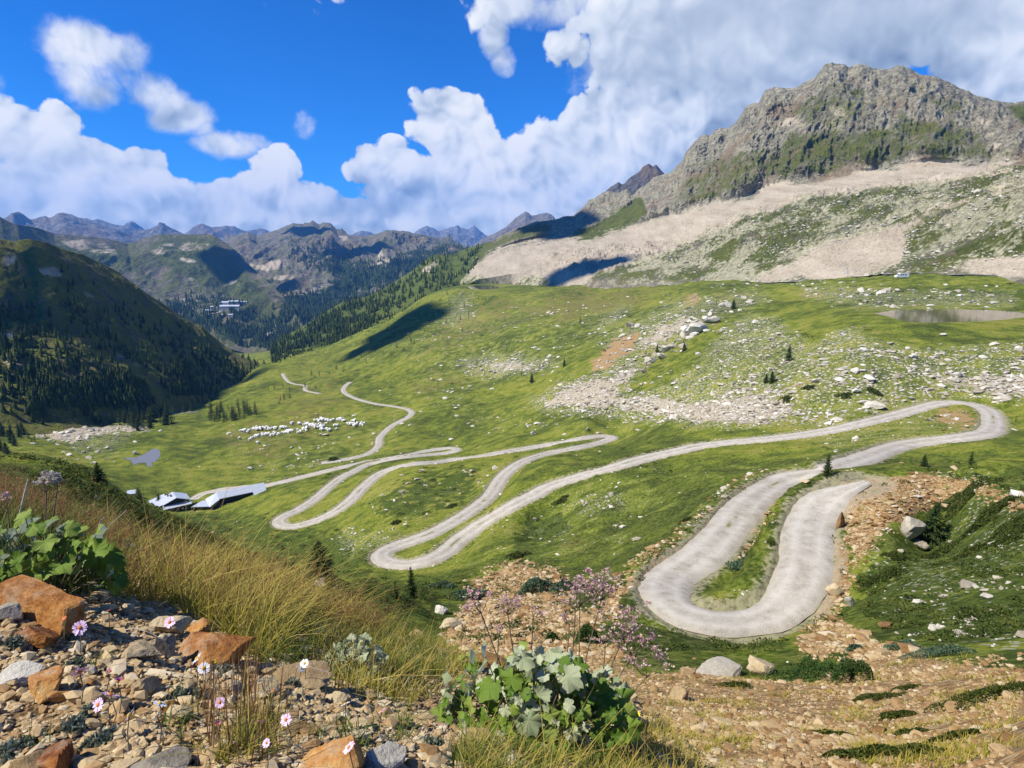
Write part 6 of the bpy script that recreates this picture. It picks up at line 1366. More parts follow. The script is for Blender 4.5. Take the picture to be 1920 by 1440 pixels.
M_GREENG = mat_blade('green_grass', [(.0, (.030, .060, .008)), (.5, (.075, .12, .014)), (1.0, (.17, .20, .035))], (.17, .19, .04))
M_STEMG = mat_blade('brown_seed_stems', [(.0, (.11, .042, .018)), (.5, (.23, .11, .045)), (1.0, (.40, .27, .12))], (.31, .16, .075))
def ground_pts(polys, n, rng, rmin=.5, clump=.3, rmax=9.0):
    """n points on the near ground that the photo shows inside the outlines, gathered into tussocks"""
    M = poly_mask(polys, 1); out = []
    tot = 0
    while tot < n:
        t = rng.uniform(R(-50), R(30), n * 4); r = np.exp(rng.uniform(math.log(rmin), math.log(rmax), n * 4)); x, y = r * np.sin(t), r * np.cos(t); z = ground_z(x, y, False)
        px, py, d = project(x, y, z); w = msample(M, px, py) * sstep(-clump - .2, .35, fbm(x / .16, y / .16, 3, .6, 40) - clump * .2) * (r < bank_edge(t) * 1.25) * np.minimum(1, (r / 3.5) ** 1.0)
        ok = rng.random(len(w)) < w; out.append(np.stack([x, y], 1)[ok]); tot += int(ok.sum())
        if len(out) > 60: break
    q = np.concatenate(out)[:n]; return np.column_stack([q, ground_z(q[:, 0], q[:, 1])])
def build_grass():
    rng = np.random.default_rng(77); acc = {}
    def add(key, P3, Lm, Ls, W, lean, **kw):
        L = Lm * np.exp(rng.normal(0, Ls, len(P3))); V, F, T, K, tips = blades(P3, L, np.full(len(P3), W) * rng.uniform(.6, 1.4, len(P3)), lean, rng, **kw)
        acc.setdefault(key, []).append((V, F, T, K)); return tips, L
    band = [[(165,1000),(250,990),(340,1010),(480,1050),(600,1100),(680,1140),(690,1180),(600,1180),(520,1170),(480,1240),(420,1200),(380,1150),(300,1140),(220,1120),(180,1060)]]
    add('dry', ground_pts(band, 11000, rng, clump=.5), .09, .5, .0015, .50, bend=.8)
    core = [[(260,1090),(340,1060),(460,1080),(560,1120),(560,1190),(500,1250),(430,1200),(330,1150)]]
    add('dry', ground_pts(core, 7000, rng, clump=.45), .12, .45, .0015, .46, bend=.9)
    add('green', ground_pts([[(400,1150),(560,1150),(620,1200),(560,1260),(470,1250)], [(700,1190),(790,1200),(850,1250),(800,1300),(720,1290)], (.5, [(600,1180),(760,1190),(840,1290),(700,1300),(600,1270)])], 4500, rng, clump=.5), .065, .4, .0013, .55, bend=.9)
    tips, L = add('stem', ground_pts([[(170,1000),(480,1050),(720,1150),(760,1190),(640,1190),(500,1180),(380,1150),(220,1110)]], 3400, rng, clump=.4), .15, .35, .0009, .34, bend=.8, nseg=5)
    # seed heads: loose grains along the upper stem
    g = rng.integers(0, len(tips), 13000); dz = rng.uniform(0, .055, len(g)); c = tips[g] + np.stack([rng.normal(0, .007, len(g)), rng.normal(0, .007, len(g)), -dz], 1)
    s = rng.uniform(.0022, .0042, len(g)); e = rng.normal(size=(len(g), 3)); e /= np.linalg.norm(e, axis=1)[:, None]; e[:, 2] = np.abs(e[:, 2]) + .6; f = np.cross(e, rng.normal(size=(len(g), 3))); f /= np.linalg.norm(f, axis=1)[:, None]
    V = np.stack([c - e * s[:, None] * 1.3, c + f * s[:, None] * .7, c + e * s[:, None] * 1.6, c - f * s[:, None] * .7], 1).reshape(-1, 3); acc['stem'].append((V, np.arange(len(V)).reshape(-1, 4), np.repeat(rng.random(len(g)), 4), np.full(len(V), .9)))
    # the brown fringe along the left rim
    tips, L = add('stem', ground_pts([[(-60,895),(60,900),(240,985),(260,1030),(170,1060),(60,1010),(-60,1000)]], 3600, rng), .16, .3, .0009, .28, bend=.6, nseg=5)
    g = rng.integers(0, len(tips), 12000); c = tips[g] + np.stack([rng.normal(0, .009, len(g)), rng.normal(0, .009, len(g)), -rng.uniform(0, .09, len(g))], 1); s = rng.uniform(.003, .0055, len(g)); e = rng.normal(size=(len(g), 3)); e /= np.linalg.norm(e, axis=1)[:, None]; f = np.cross(e, rng.normal(size=(len(g), 3))); f /= np.linalg.norm(f, axis=1)[:, None]
    V = np.stack([c - e * s[:, None], c + f * s[:, None] * .6, c + e * s[:, None], c - f * s[:, None] * .6], 1).reshape(-1, 3); acc['stem'].append((V, np.arange(len(V)).reshape(-1, 4), np.repeat(rng.random(len(g)), 4), np.full(len(V), .9)))
    add('green', ground_pts([[(-60,960),(180,1010),(200,1120),(100,1110),(-60,1090)]], 3000, rng), .16, .3, .0015, .4, bend=.8)
    # sparse tufts on the gravel
    add('green', ground_pts([[(170,1245),(190,1240),(196,1262),(172,1262)], [(60,1395),(92,1388),(95,1408),(62,1412)], [(290,1350),(370,1345),(372,1400),(300,1400)], [(430,1370),(500,1370),(500,1420),(430,1420)], [(560,1400),(640,1370),(760,1372),(760,1395),(650,1400)], [(700,1365),(760,1360),(770,1400),(700,1400)], [(850,1410),(1180,1420),(1180,1500),(850,1480)], [(640,1380),(700,1385),(690,1410),(640,1405)]], 3600, rng, clump=.1), .038, .35, .0011, .5, bend=.9)
    add('dry', ground_pts([[(860,1405),(1180,1405),(1210,1340),(1300,1400),(1330,1500),(860,1490)], [(400,1370),(520,1360),(520,1430),(400,1430)]], 3600, rng), .055, .4, .0010, .5, bend=.9)
    add('stem', ground_pts([[(370,1300),(480,1290),(500,1430),(370,1430)], (.4, [(480,1300),(560,1330),(560,1430),(480,1430)])], 330, rng), .13, .25, .0010, .12, bend=.4, nseg=5)
    # thin brown-green sward over the foot of the slope and the rim, so the ground is not bare
    add('dry', ground_pts([[(560,1180),(760,1160),(860,1230),(900,1290),(760,1330),(600,1290)]], 4000, rng), .07, .35, .0012, .5, bend=.8)
    for key, mat, nm in (('dry', M_DRYG, 'dry_grass'), ('green', M_GREENG, 'grass'), ('stem', M_STEMG, 'dry_grass')):
        V = []; F = []; T = []; K = []; off = 0
        for v, f, t, k in acc[key]: V.append(v); F.append(f + off); T.append(t); K.append(k); off += len(v)
        tag(mesh_np(nm, np.concatenate(V), np.concatenate(F), mat, attrs=dict(tint=np.concatenate(T), along=np.concatenate(K))), kind='stuff')
build_grass()

# ------------------------------------------------------------------ broad-leaved plants
def leaf_mesh(rng, teeth=11, cup=.25, wav=.12, depth=.10, notch=.62, nph=66, holes=False):
    ph = np.linspace(-np.pi, np.pi, nph, endpoint=False); rh = np.array([0, .25, .5, .75, .92, 1.0])
    saw = ((ph / (2 * np.pi) * teeth * 1.0) % 1.0); lobe = .5 + .5 * np.cos(ph * 5 + rng.uniform(-.3, .3))
    rad = (.80 + .20 * np.cos(ph)) * (1 - depth * saw - .10 * (1 - lobe)) * (1 + .06 * rng.normal(size=nph).cumsum() / 8)
    rad *= 1 - notch * np.exp(-((np.abs(ph) - np.pi) / .34) ** 2)
    X = rad[:, None] * rh[None] * np.cos(ph)[:, None]; Y = rad[:, None] * rh[None] * np.sin(ph)[:, None] * 1.08
    a, b, c = rng.uniform(0, 6.28, 3)
    Zv = cup * (rh[None] ** 2) * (.4 + .6 * np.abs(np.sin(ph))[:, None]) - .22 * (X ** 2) * (X > 0) + wav * rh[None] ** 2 * np.sin(ph * 3 + a)[:, None] + .5 * wav * rh[None] ** 3 * np.sin(ph * 7 + b)[:, None] - .05 * rh[None] * (np.cos(ph * 7)[:, None] > .82)
    V = np.stack([X, Y, Zv], -1); n, m = nph, len(rh); V = V.reshape(-1, 3); i, j = np.meshgrid(np.arange(n), np.arange(m - 1), indexing='ij'); i = i.ravel(); j = j.ravel(); k = (i + 1) % n
    F = np.stack([i * m + j, i * m + j + 1, k * m + j + 1, k * m + j], 1); return V, F, np.tile(rh, n)
def mat_leaf(name, top, under, vein):
    b = NB(name); n = b.noise(14.0, 5, .6); v = b.math('MULTIPLY_ADD', b.objrand(), .6, b.math('MULTIPLY', n, .4)); c = b.ramp(v, top); c = b.mix(b.math('MULTIPLY', b.step(b.noise(60.0, 3, .6), .58, .72), .3), c, vein)
    back = b.n('ShaderNodeNewGeometry').outputs['Backfacing']; c = b.mix(back, c, under); return b.surf(c, .62, b.bump(b.noise(45.0, 4, .6), .35, .004), spec=.22, trans=(.25, None))
M_LEAF = mat_leaf('broad_green_leaf', [(.15, (.075, .145, .014)), (.5, (.15, .235, .028)), (.85, (.26, .32, .065))], (.44, .50, .38), (.32, .38, .13))
M_SILV = mat_leaf('silvery_leaf', [(.15, (.20, .25, .13)), (.5, (.36, .40, .24)), (.85, (.52, .54, .38))], (.56, .58, .44), (.30, .33, .25))
M_STALK = simple_mat('plant_stalk', (.10, .085, .045), (.22, .19, .11), 12.0, .8)
M_DEAD = simple_mat('bleached_stalk', (.42, .39, .33), (.60, .57, .50), 12.0, .8)
_rl = np.random.default_rng(91)
LEAF_V = [leaf_mesh(_rl, cup=_rl.uniform(-.10, .22), wav=_rl.uniform(.10, .24), depth=_rl.uniform(.12, .2)) for _ in range(9)]
def leaf_mes(mat):
    out = []
    for V, F, k in LEAF_V:
        o = mesh_np('leaf', V, F, mat, smooth=True); out.append(o.data); bpy.data.objects.remove(o)
    return out
LEAF_G, LEAF_S = leaf_mes(M_LEAF), leaf_mes(M_SILV)
def leafy(name, base, label, n, mes, rx, ry, h, smin, smax, rng, skew=(0, 0), up=.55, low=.05, cat='plant', silver=0.0):
    root = empty(name, base.tolist(), label, cat); stems = []
    for k in range(n):
        a = rng.uniform(0, 6.283); q = math.sqrt(rng.random()); x, y = math.cos(a) * q * rx, math.sin(a) * q * ry; z = h * (low + (1 - low) * (1 - .62 * q * q) * rng.uniform(.35, 1.0)); x += skew[0] * z / h * rx; y += skew[1] * z / h
        s = rng.uniform(smin, smax); nrm = np.array([math.cos(a) * q * .75 - .42, math.sin(a) * q * .75 - .45, up + .3 * rng.random()]) + rng.normal(0, .34, 3); nrm /= np.linalg.norm(nrm)
        d = np.array([math.cos(a) + rng.normal(0, .5), math.sin(a) + rng.normal(0, .5), -.15]); d -= nrm * (d @ nrm); d /= np.linalg.norm(d); w = np.cross(nrm, d)
        gz = float(ground_z(np.array([base[0] + x]), np.array([base[1] + y]))[0]) - base[2]; z = max(z + min(gz, 0.0) * .6, gz + .025)
        pool = LEAF_S if (silver and rng.random() < silver * sstep(.35, .9, z / h)) else mes
        o = bpy.data.objects.new('leaf', pool[int(rng.integers(len(pool)))]); COL.objects.link(o); o.parent = root
        M = Matrix(((d[0], w[0], nrm[0], x), (d[1], w[1], nrm[1], y), (d[2], w[2], nrm[2], z), (0, 0, 0, 1))); o.matrix_local = M @ Matrix.Diagonal((s, s * rng.uniform(.85, 1.1), s, 1))
        b0 = np.array([x * .25, y * .25, min(gz, 0) * .2 - .01]); e0 = np.array([x, y, z]) - d * s * .25; mid = (b0 + e0) / 2 + np.array([0, 0, .02]); stems.append(tube([b0, mid, e0], [.0022, .0018, .0014], 5))
    part('stalks', stems, M_STALK, root); return root
def base_at(px_, py_, rmin=.6): return gcast(px_, py_, rmin)[0]
bc = base_at(998, 1396); CENTER = leafy('broad_leaved_plant', bc, 'large plant with broad toothed green leaves at the brink of the bank', 98, LEAF_G, .285, .18, .34, .022, .054, np.random.default_rng(5), up=.35, silver=.85)
leafy('silver_leaved_plant', base_at(1128, 1362), 'silver-grey leaved plant at the right flank of the large broad-leaved plant', 52, LEAF_S, .10, .11, .25, .018, .042, np.random.default_rng(6), up=.4)
leafy('silver_leaved_plant', base_at(668, 1262), 'low silver-grey leaved plant between grass tufts in the middle of the bank', 84, LEAF_S, .12, .12, .15, .012, .026, np.random.default_rng(7), up=.4)
leafy('broad_leaved_plant', base_at(88, 1105), 'broad-leaved plant with pale toothed leaves above the big rust block', 80, LEAF_G, .23, .19, .27, .026, .062, np.random.default_rng(8), up=.45)
leafy('silver_leaved_plant', base_at(222, 1040), 'small grey-green leaved plant in the dry grass beside bleached twigs', 14, LEAF_S, .12, .10, .10, .018, .032, np.random.default_rng(9))
leafy('broad_leaved_plant', base_at(878, 1262), 'small leafy plant with dark round leaves just left of the large plant', 18, LEAF_G, .08, .08, .11, .014, .026, np.random.default_rng(10))
def leaf_mass(root, n, rx, ry, h, smin, smax, rng, mat):
    """the many small leaves inside a plant, beyond those one can count"""
    V, F, off = [], [], 0; bx, by, bz = root.location
    for k in range(n):
        a = rng.uniform(0, 6.283); q = math.sqrt(rng.random()); x, y = math.cos(a) * q * rx, math.sin(a) * q * ry; z = h * (.05 + .95 * (1 - .6 * q * q) * rng.uniform(.1, .95)); gz = float(ground_z(np.array([bx + x]), np.array([by + y]))[0]) - bz; z = max(z + min(gz, 0) * .6, gz + .02)
        nr = np.array([math.cos(a) * q * .7 - .4, math.sin(a) * q * .7 - .45, .45]) + rng.normal(0, .4, 3); nr /= np.linalg.norm(nr); d = rng.normal(size=3); d -= nr * (d @ nr); d /= np.linalg.norm(d); w = np.cross(nr, d); s = rng.uniform(smin, smax); v, f, _ = LEAF_V[int(rng.integers(len(LEAF_V)))]
        V.append((v[:, :1] * d + v[:, 1:2] * w + v[:, 2:] * nr) * s + np.array([x, y, z])); F.append(f + off); off += len(v)
    tag(mesh_np('leaves', np.concatenate(V), np.concatenate(F), mat, parent=root, smooth=True), kind='stuff')
leaf_mass(CENTER, 190, .28, .17, .30, .014, .034, np.random.default_rng(15), M_LEAF)
leaf_mass(CENTER, 90, .27, .17, .33, .012, .026, np.random.default_rng(16), M_SILV)
# tall flowering stalks rising from the plants
def mat_petal(name, stops, tr=.3):
    b = NB(name); return b.surf(b.ramp(b.attr('tint'), stops), .7, spec=.2, trans=(tr, None))
M_PINK = mat_petal('faded_pink_florets', [(0, (.36, .12, .20)), (.25, (.50, .28, .30)), (.6, (.64, .47, .41)), (1, (.74, .63, .52))])
M_FLUFF = mat_petal('dry_seed_fluff', [(0, (.40, .33, .26)), (1, (.66, .60, .52))])
def florets(C, s, rng, npet=6):
    n = len(C); d = rng.normal(size=(n, npet, 3)); d /= np.linalg.norm(d, axis=2)[..., None]; d[..., 2] = np.abs(d[..., 2]) * .8 + .15; f = np.cross(d, rng.normal(size=(n, npet, 3))); f /= np.linalg.norm(f, axis=2)[..., None]; c = C[:, None, :]
    V = np.stack([c + 0 * d, c + d * s * .6 + f * s * .28, c + d * s * rng.uniform(.8, 1.3, (n, npet, 1)), c + d * s * .6 - f * s * .28], 2).reshape(-1, 3)
    return V, np.arange(len(V)).reshape(-1, 4), np.repeat(np.clip(rng.random((n, 1)) * .7 + rng.random((n, npet)) * .3, 0, 1).ravel(), 4)
def stalk(base, head, wpx, hpx, n, label, mat, rng, thick=.0030, fs=.0086, smat=None):
    """a stalk from base to a branching flower head of the given size on the photo; head is (px, py)"""
    dist = math.hypot(base[0], base[1]); hp = at_r(head[0], head[1], dist - .02); m = mpp(hp); root = empty('flower_stalk', base.tolist(), label, 'flower')
    H = hp - base; bot = H - np.array([0, 0, hpx * m * .75]); bend = np.array([rng.normal(0, .012), rng.normal(0, .012), 0])
    shp = [tube([[0, 0, 0], bot * .5 + bend, bot], [thick, thick * .9, thick * .7], 6)]; C = []
    nb = max(4, n // 9)
    for k in range(nb):
        t = H + np.array([rng.uniform(-.5, .5) * wpx * m, rng.uniform(-.4, .4) * wpx * m * .7, rng.uniform(-.38, .5) * hpx * m]); shp.append(tube([bot, (bot + t) / 2 + np.array([0, 0, -.012]) , t], [thick * .55, thick * .45, thick * .3], 4))
        for q in range(max(1, n // nb)):
            c = t + rng.normal(0, .10, 3) * wpx * m * np.array([1, 1, .7]); C.append(c)
    part('stem', shp, smat or M_STALK, root); V, F, T = florets(np.array(C), fs, rng); o = mesh_np('blossoms', V, F, mat, parent=root, attrs=dict(tint=T)); return root
_rf = np.random.default_rng(14)
STALKS = [((1075,1340),(1088,1106),92,46,200,'tall stalk with the biggest dense pink flower head, above the plant'),((1085,1345),(1128,1092),56,50,100,'stalk with the topmost pink head, rising right of the biggest one'),((1060,1330),(1082,1086),28,16,16,'thin stalk with a small pink tuft behind the biggest head'),
 ((960,1330),(902,1126),46,36,70,'slim stalk with a violet-pink head, leftmost over the plant'),((985,1330),(952,1130),52,34,74,'slim stalk with a faded pink head second from the left over the plant'),((1005,1330),(1000,1142),40,18,20,'slim stalk with a sparse loose pink head in the gap of the row'),
 ((1110,1345),(1168,1166),90,52,130,'leaning stalk with a broad faded head over the green slope'),((1120,1350),(1186,1192),80,56,120,'leaning stalk with a drooping pale pink head below the broad one'),((1125,1352),(1135,1200),36,22,24,'short stalk with a small pale head close to the plant'),((1130,1355),(1215,1246),70,34,60,'low arching stalk with the outermost pale pink head'),
 ((930,1340),(935,1178),18,14,10,'thin stalk with a tiny magenta tuft below the left heads'),((1070,1335),(1068,1158),30,18,18,'thin stalk with a small magenta head under the biggest one')]
for bp, hd, w, h, n, lb in STALKS: stalk(base_at(*bp), hd, w, h, n, lb, M_PINK, _rf)
stalk(base_at(78,1080), (84,905), 22, 22, 26, 'dead stalk with a pale fluffy head above the left plant', M_FLUFF, _rf, .0028, .010)
stalk(base_at(98,1085), (106,898), 40, 20, 44, 'dead stalk with a wide whitish head above the left plant', M_FLUFF, _rf, .0028, .011)
stalk(base_at(5,1060), (10,935), 22, 40, 22, 'stalk with pinkish drooping flowers at the very frame edge', M_PINK, _rf, .0026, .010)
def twig(pts, th, label, mat=None):
    P_ = []
    b = base_at(*pts[0]); d0 = math.hypot(b[0], b[1]); P_.append(np.zeros(3))
    for k, q in enumerate(pts[1:]): P_.append(at_r(q[0], q[1], d0 - .015 * (k + 1)) - b)
    V, F = tube(P_, np.linspace(th, th * .55, len(P_)), 6); o = mesh_np('dry_stalk', V, F, mat or M_DEAD, loc=b.tolist()); tag(o, label, 'stalk')
twig([(34,1010),(38,960),(46,925),(53,898)], .0042, 'thick bleached stalk standing bare above the left plant'); twig([(166,1032),(178,1000),(190,975),(197,968)], .0034, 'bleached slanting stalk right of the left plant')
twig([(164,1042),(182,1012),(205,985),(238,956)], .0016, 'thin arching pale grass stalk beside the slanting one'); twig([(222,1182),(250,1178),(275,1184),(300,1196)], .0018, 'pale straw lying across the gravel under the grass'); twig([(820,1302),(834,1270),(842,1242)], .0016, 'thin pale upright stalk left of the large plant'); twig([(838,1300),(822,1278),(806,1262)], .0016, 'thin pale stalk leaning left beside the large plant'); twig([(752,1300),(760,1282),(768,1268)], .0022, 'short grey withered stalk on the gravel crest')
twig([(546,1290),(560,1255),(580,1250),(620,1262)], .0010, 'fine straw arching over the white daisy pair')

# ------------------------------------------------------------------ daisies
M_PWHITE = simple_mat('white_petals', (.74, .74, .74), (.82, .81, .80), 30.0, .7); M_PPINK = simple_mat('pink_petals', (.66, .42, .60), (.80, .62, .76), 40.0, .7); M_PMAG = simple_mat('magenta_petals', (.36, .06, .20), (.50, .14, .34), 40.0, .7)
M_YDISC = simple_mat('yellow_disc', (.55, .30, .02), (.70, .45, .04), 200.0, .8); M_ODISC = simple_mat('orange_disc', (.45, .13, .02), (.62, .24, .03), 200.0, .8); M_YPET = simple_mat('yellow_petals', (.72, .52, .02), (.80, .62, .03), 40.0, .7)
def petals(n, R0, rng, cone=.15, wide=.30):
    V, F = [], []
    for k in range(n):
        a = 6.283 * k / n + rng.normal(0, .05); L = R0 * rng.uniform(.85, 1.05); c = cone + rng.normal(0, .08); d = np.array([math.cos(a), math.sin(a), c]); s = np.array([-math.sin(a), math.cos(a), 0]); b = len(V)
        for f, w in ((.22, .45), (.6, 1.0), (.9, .85), (1.0, .35)):
            p = d * L * f + np.array([0, 0, -.10 * L * f * f]); V += [p + s * R0 * wide * .5 * w, p + np.array([0, 0, -.02 * R0]), p - s * R0 * wide * .5 * w]
        for q in range(3):
            for e in range(2): i = b + q * 3 + e; F.append((i, i + 1, i + 4, i + 3))
    return np.array(V), np.array(F)
def disc(R0, h):
    V, F = ICO[2]; V = V * np.array([R0, R0, h]); return V, F
def daisy(px_, py_, w, kind, tilt, label, hgt=.085):
    g0, r0 = gcast(px_, py_, .5); hp = hgt / mpp(g0); g, r = gcast(px_, min(py_ + hp * .93, 1600), .5)
    hd = at_r(px_, py_, r - .01); R0 = w * mpp(hd) / 2 * 1.05; rng = np.random.default_rng(int(px_ * 7 + py_))
    root = empty('daisy' if kind not in ('yellow',) else 'hawkbit', g.tolist(), label, 'flower'); H = hd - g
    part('stem', [tube([[0, 0, -.005], H * .5 + np.array([rng.normal(0, .006), rng.normal(0, .006), 0]), H - np.array([0, 0, .002])], [.0011, .0010, .0009], 5)], M_STALK, root)
    pm, dm, n, cone = {'white': (M_PWHITE, M_YDISC, 15, .12), 'pink': (M_PPINK, M_ODISC, 16, .15), 'bud': (M_PMAG, M_ODISC, 12, 1.6), 'orange': (M_PMAG, M_ODISC, 9, 1.2), 'yellow': (M_YPET, M_YPET, 26, .3), 'disc': (M_PWHITE, M_YDISC, 7, -.8)}[kind]
    dr = {'bud': .45, 'orange': .8, 'disc': .9}.get(kind, .30)
    rot = Euler((tilt[0], tilt[1], rng.uniform(0, 6.28)), 'XYZ')
    for nm, (V, F), mt in (('petals', petals(n, R0 * (1.0 if cone < 1 else .8), rng, cone), pm), ('disc', disc(R0 * dr, R0 * .2), dm)):
        o = mesh_np(nm, V, F, mt, parent=root, loc=H.tolist(), smooth=nm == 'disc'); o.rotation_euler = rot
        if nm == 'disc': o.location = (H + np.array([0, 0, R0 * (.05 if cone < 1 else .5)])).tolist()
DAISIES = [(150,1177,26,'pink',(.9,.35),'pale pink daisy seen from the side beside the big rust block'),(318,1167,21,'pink',(.75,0),'pale pink daisy before the tan stone'),(150,1260,32,'pink',(.95,-.2),'large pale pink daisy turned sideways over the gravel'),(369,1235,26,'white',(.8,.1),'white daisy in front of the rust-red stone, upper of a pair'),(382,1253,22,'white',(.95,-.1),'white daisy in front of the rust-red stone, lower of a pair'),
 (402,1242,12,'disc',(.6,0),'yellow daisy head without petals right of the white pair'),(207,1303,34,'pink',(.7,.15),'bright pink daisy facing the viewer, largest of a pair'),(184,1322,25,'pink',(.8,-.5),'bright pink daisy drooping just below the largest pink one'),(221,1281,17,'bud',(.4,.2),'magenta half-open daisy bud above the bright pink daisy'),(207,1262,13,'bud',(.3,0),'small dark magenta bud right of the sideways pink daisy'),
 (242,1341,28,'white',(.9,.5),'white daisy tilted to the right low in the gravel'),(300,1319,26,'white',(.6,.1),'white daisy with ragged petals before a small red-brown stone'),(295,1342,20,'white',(1.1,.4),'fading white daisy nodding under the ragged one'),(412,1317,20,'pink',(.9,.4),'small pink daisy among thin red stems'),(121,1162,12,'orange',(.5,0),'orange petal-less daisy head before the big rust block'),
 (204,1147,9,'orange',(.5,0),'tiny orange flower head in the shade of the left plant'),(407,1361,14,'bud',(.3,.1),'magenta bud low among the thin red stems'),(546,1228,17,'white',(.7,0),'white daisy against the dry grass, highest of three'),(571,1244,17,'white',(.6,.2),'white daisy of a touching pair, the farther one'),(564,1254,19,'white',(.7,-.2),'white daisy of a touching pair, the nearer one'),
 (647,1320,19,'white',(.6,.1),'white daisy standing alone in mid gravel'),(716,1333,15,'pink',(.7,.1),'small pink daisy near a green tuft on the gravel'),(536,1350,22,'pink',(.7,.1),'pink daisy with a wide orange centre beside a pale pebble'),(486,1353,19,'pink',(.8,.3),'pink daisy half hidden by brown stems'),(830,1362,16,'white',(.6,0),'white daisy near the foot of the large plant'),
 (654,1402,26,'pink',(.7,0),'pale pink daisy over the rust-streaked bottom stone'),(500,1393,17,'pink',(.9,.2),'small pink daisy low in the grass near the bottom edge'),(512,1298,11,'orange',(.4,.1),'small orange-red bud left of the flat tan slab'),(1033,1316,19,'yellow',(.8,0),'bright yellow flower in the middle of the large plant'),(1195,1340,11,'yellow',(.7,.2),'small yellow flower right of the silver leaves, left of two'),(1214,1345,10,'yellow',(.7,-.2),'small yellow flower right of the silver leaves, right of two')]
for d in DAISIES: daisy(*d, hgt=.16 if d[0] > 1000 else .085)
# ------------------------------------------------------------------ cushions and shrubs
def leaf_cloud(n, rx, ry, h, s, rng, flat=.5):
    """a low dome of many small leaves"""
    a = rng.uniform(0, 6.283, n); q = np.sqrt(rng.random(n)); lump = 1 + .35 * np.sin(a * 3 + rng.uniform(0, 6)) * q + .2 * np.sin(a * 5 + 1)
    x, y = np.cos(a) * q * rx * lump, np.sin(a) * q * ry * lump; top = h * np.sqrt(np.clip(1 - q ** 2, 0, 1)) * (.75 + .5 * fbm(x / (rx * .5), y / (rx * .5), 3, .6, int(rng.integers(50)))); z = top * rng.uniform(.35, 1.02, n) ** .6
    d = rng.normal(size=(n, 3)); d[:, 2] = np.abs(d[:, 2]) * .9 + .4; d /= np.linalg.norm(d, axis=1)[:, None]; f = np.cross(d, rng.normal(size=(n, 3))); f /= np.linalg.norm(f, axis=1)[:, None]; c = np.stack([x, y, z], 1); ss = s * rng.uniform(.6, 1.4, n)[:, None]
    V = np.stack([c - d * ss * .4, c + f * ss * .4, c + d * ss, c - f * ss * .4], 1).reshape(-1, 3); return V, np.arange(len(V)).reshape(-1, 4), np.repeat(rng.random(n), 4)
def mat_shrub(name, stops): 
    b = NB(name); return b.surf(b.ramp(b.attr('tint'), stops), .8, spec=.15, trans=(.2, None))
M_CUSH = mat_shrub('grey_cushion_leaves', [(0, (.08, .10, .06)), (.5, (.17, .20, .14)), (1, (.30, .33, .26))]); M_JUN = mat_shrub('dark_heath_leaves', [(0, (.020, .034, .006)), (.5, (.050, .075, .012)), (1, (.12, .14, .028))]); M_WEED = mat_shrub('fresh_green_leaves', [(0, (.02, .05, .012)), (.5, (.045, .10, .022)), (1, (.10, .17, .045))]); M_TEAL = mat_shrub('bluish_green_leaves', [(0, (.035, .07, .035)), (.5, (.09, .15, .085)), (1, (.17, .24, .15))])
CUSH = [(190,1392,52,18,'grey-green cushion plant low in the corner gravel, larger of two'),(140,1362,44,16,'grey-green cushion plant left of the drooping pink daisy'),(418,1262,44,18,'grey-green cushion plant below the rust-red stone'),(165,1335,24,10,'small grey-green cushion under the pink daisies'),(30,1405,50,16,'grey-green cushion plant at the frame edge low down'),(345,1300,36,16,'grey-green cushion plant between the beige stones'),(545,1285,22,12,'tiny grey-green cushion on the flat tan slab'),(140,1245,26,12,'tiny grey cushion above the sideways pink daisy'),(25,1205,30,12,'tiny grey cushion near the orange wedge stone'),(650,1398,20,10,'tiny grey cushion above the bottom stone'),(1190,1420,60,30,'silvery low plant in the dry grass under the large plant'),(810,1400,36,16,'grey-green cushion plant left of the bottom grass')]
for i, (px_, py_, w, h, lb) in enumerate(CUSH):
    p = base_at(px_, py_ + h * .3); m = mpp(p); rng = np.random.default_rng(i + 300); V, F, T = leaf_cloud(420, w * m / 2, w * m / 2, h * m * 1.2, .009, rng)
    tag(mesh_np('cushion_plant', V, F, M_CUSH, attrs=dict(tint=T), loc=p.tolist()), lb, 'plant')
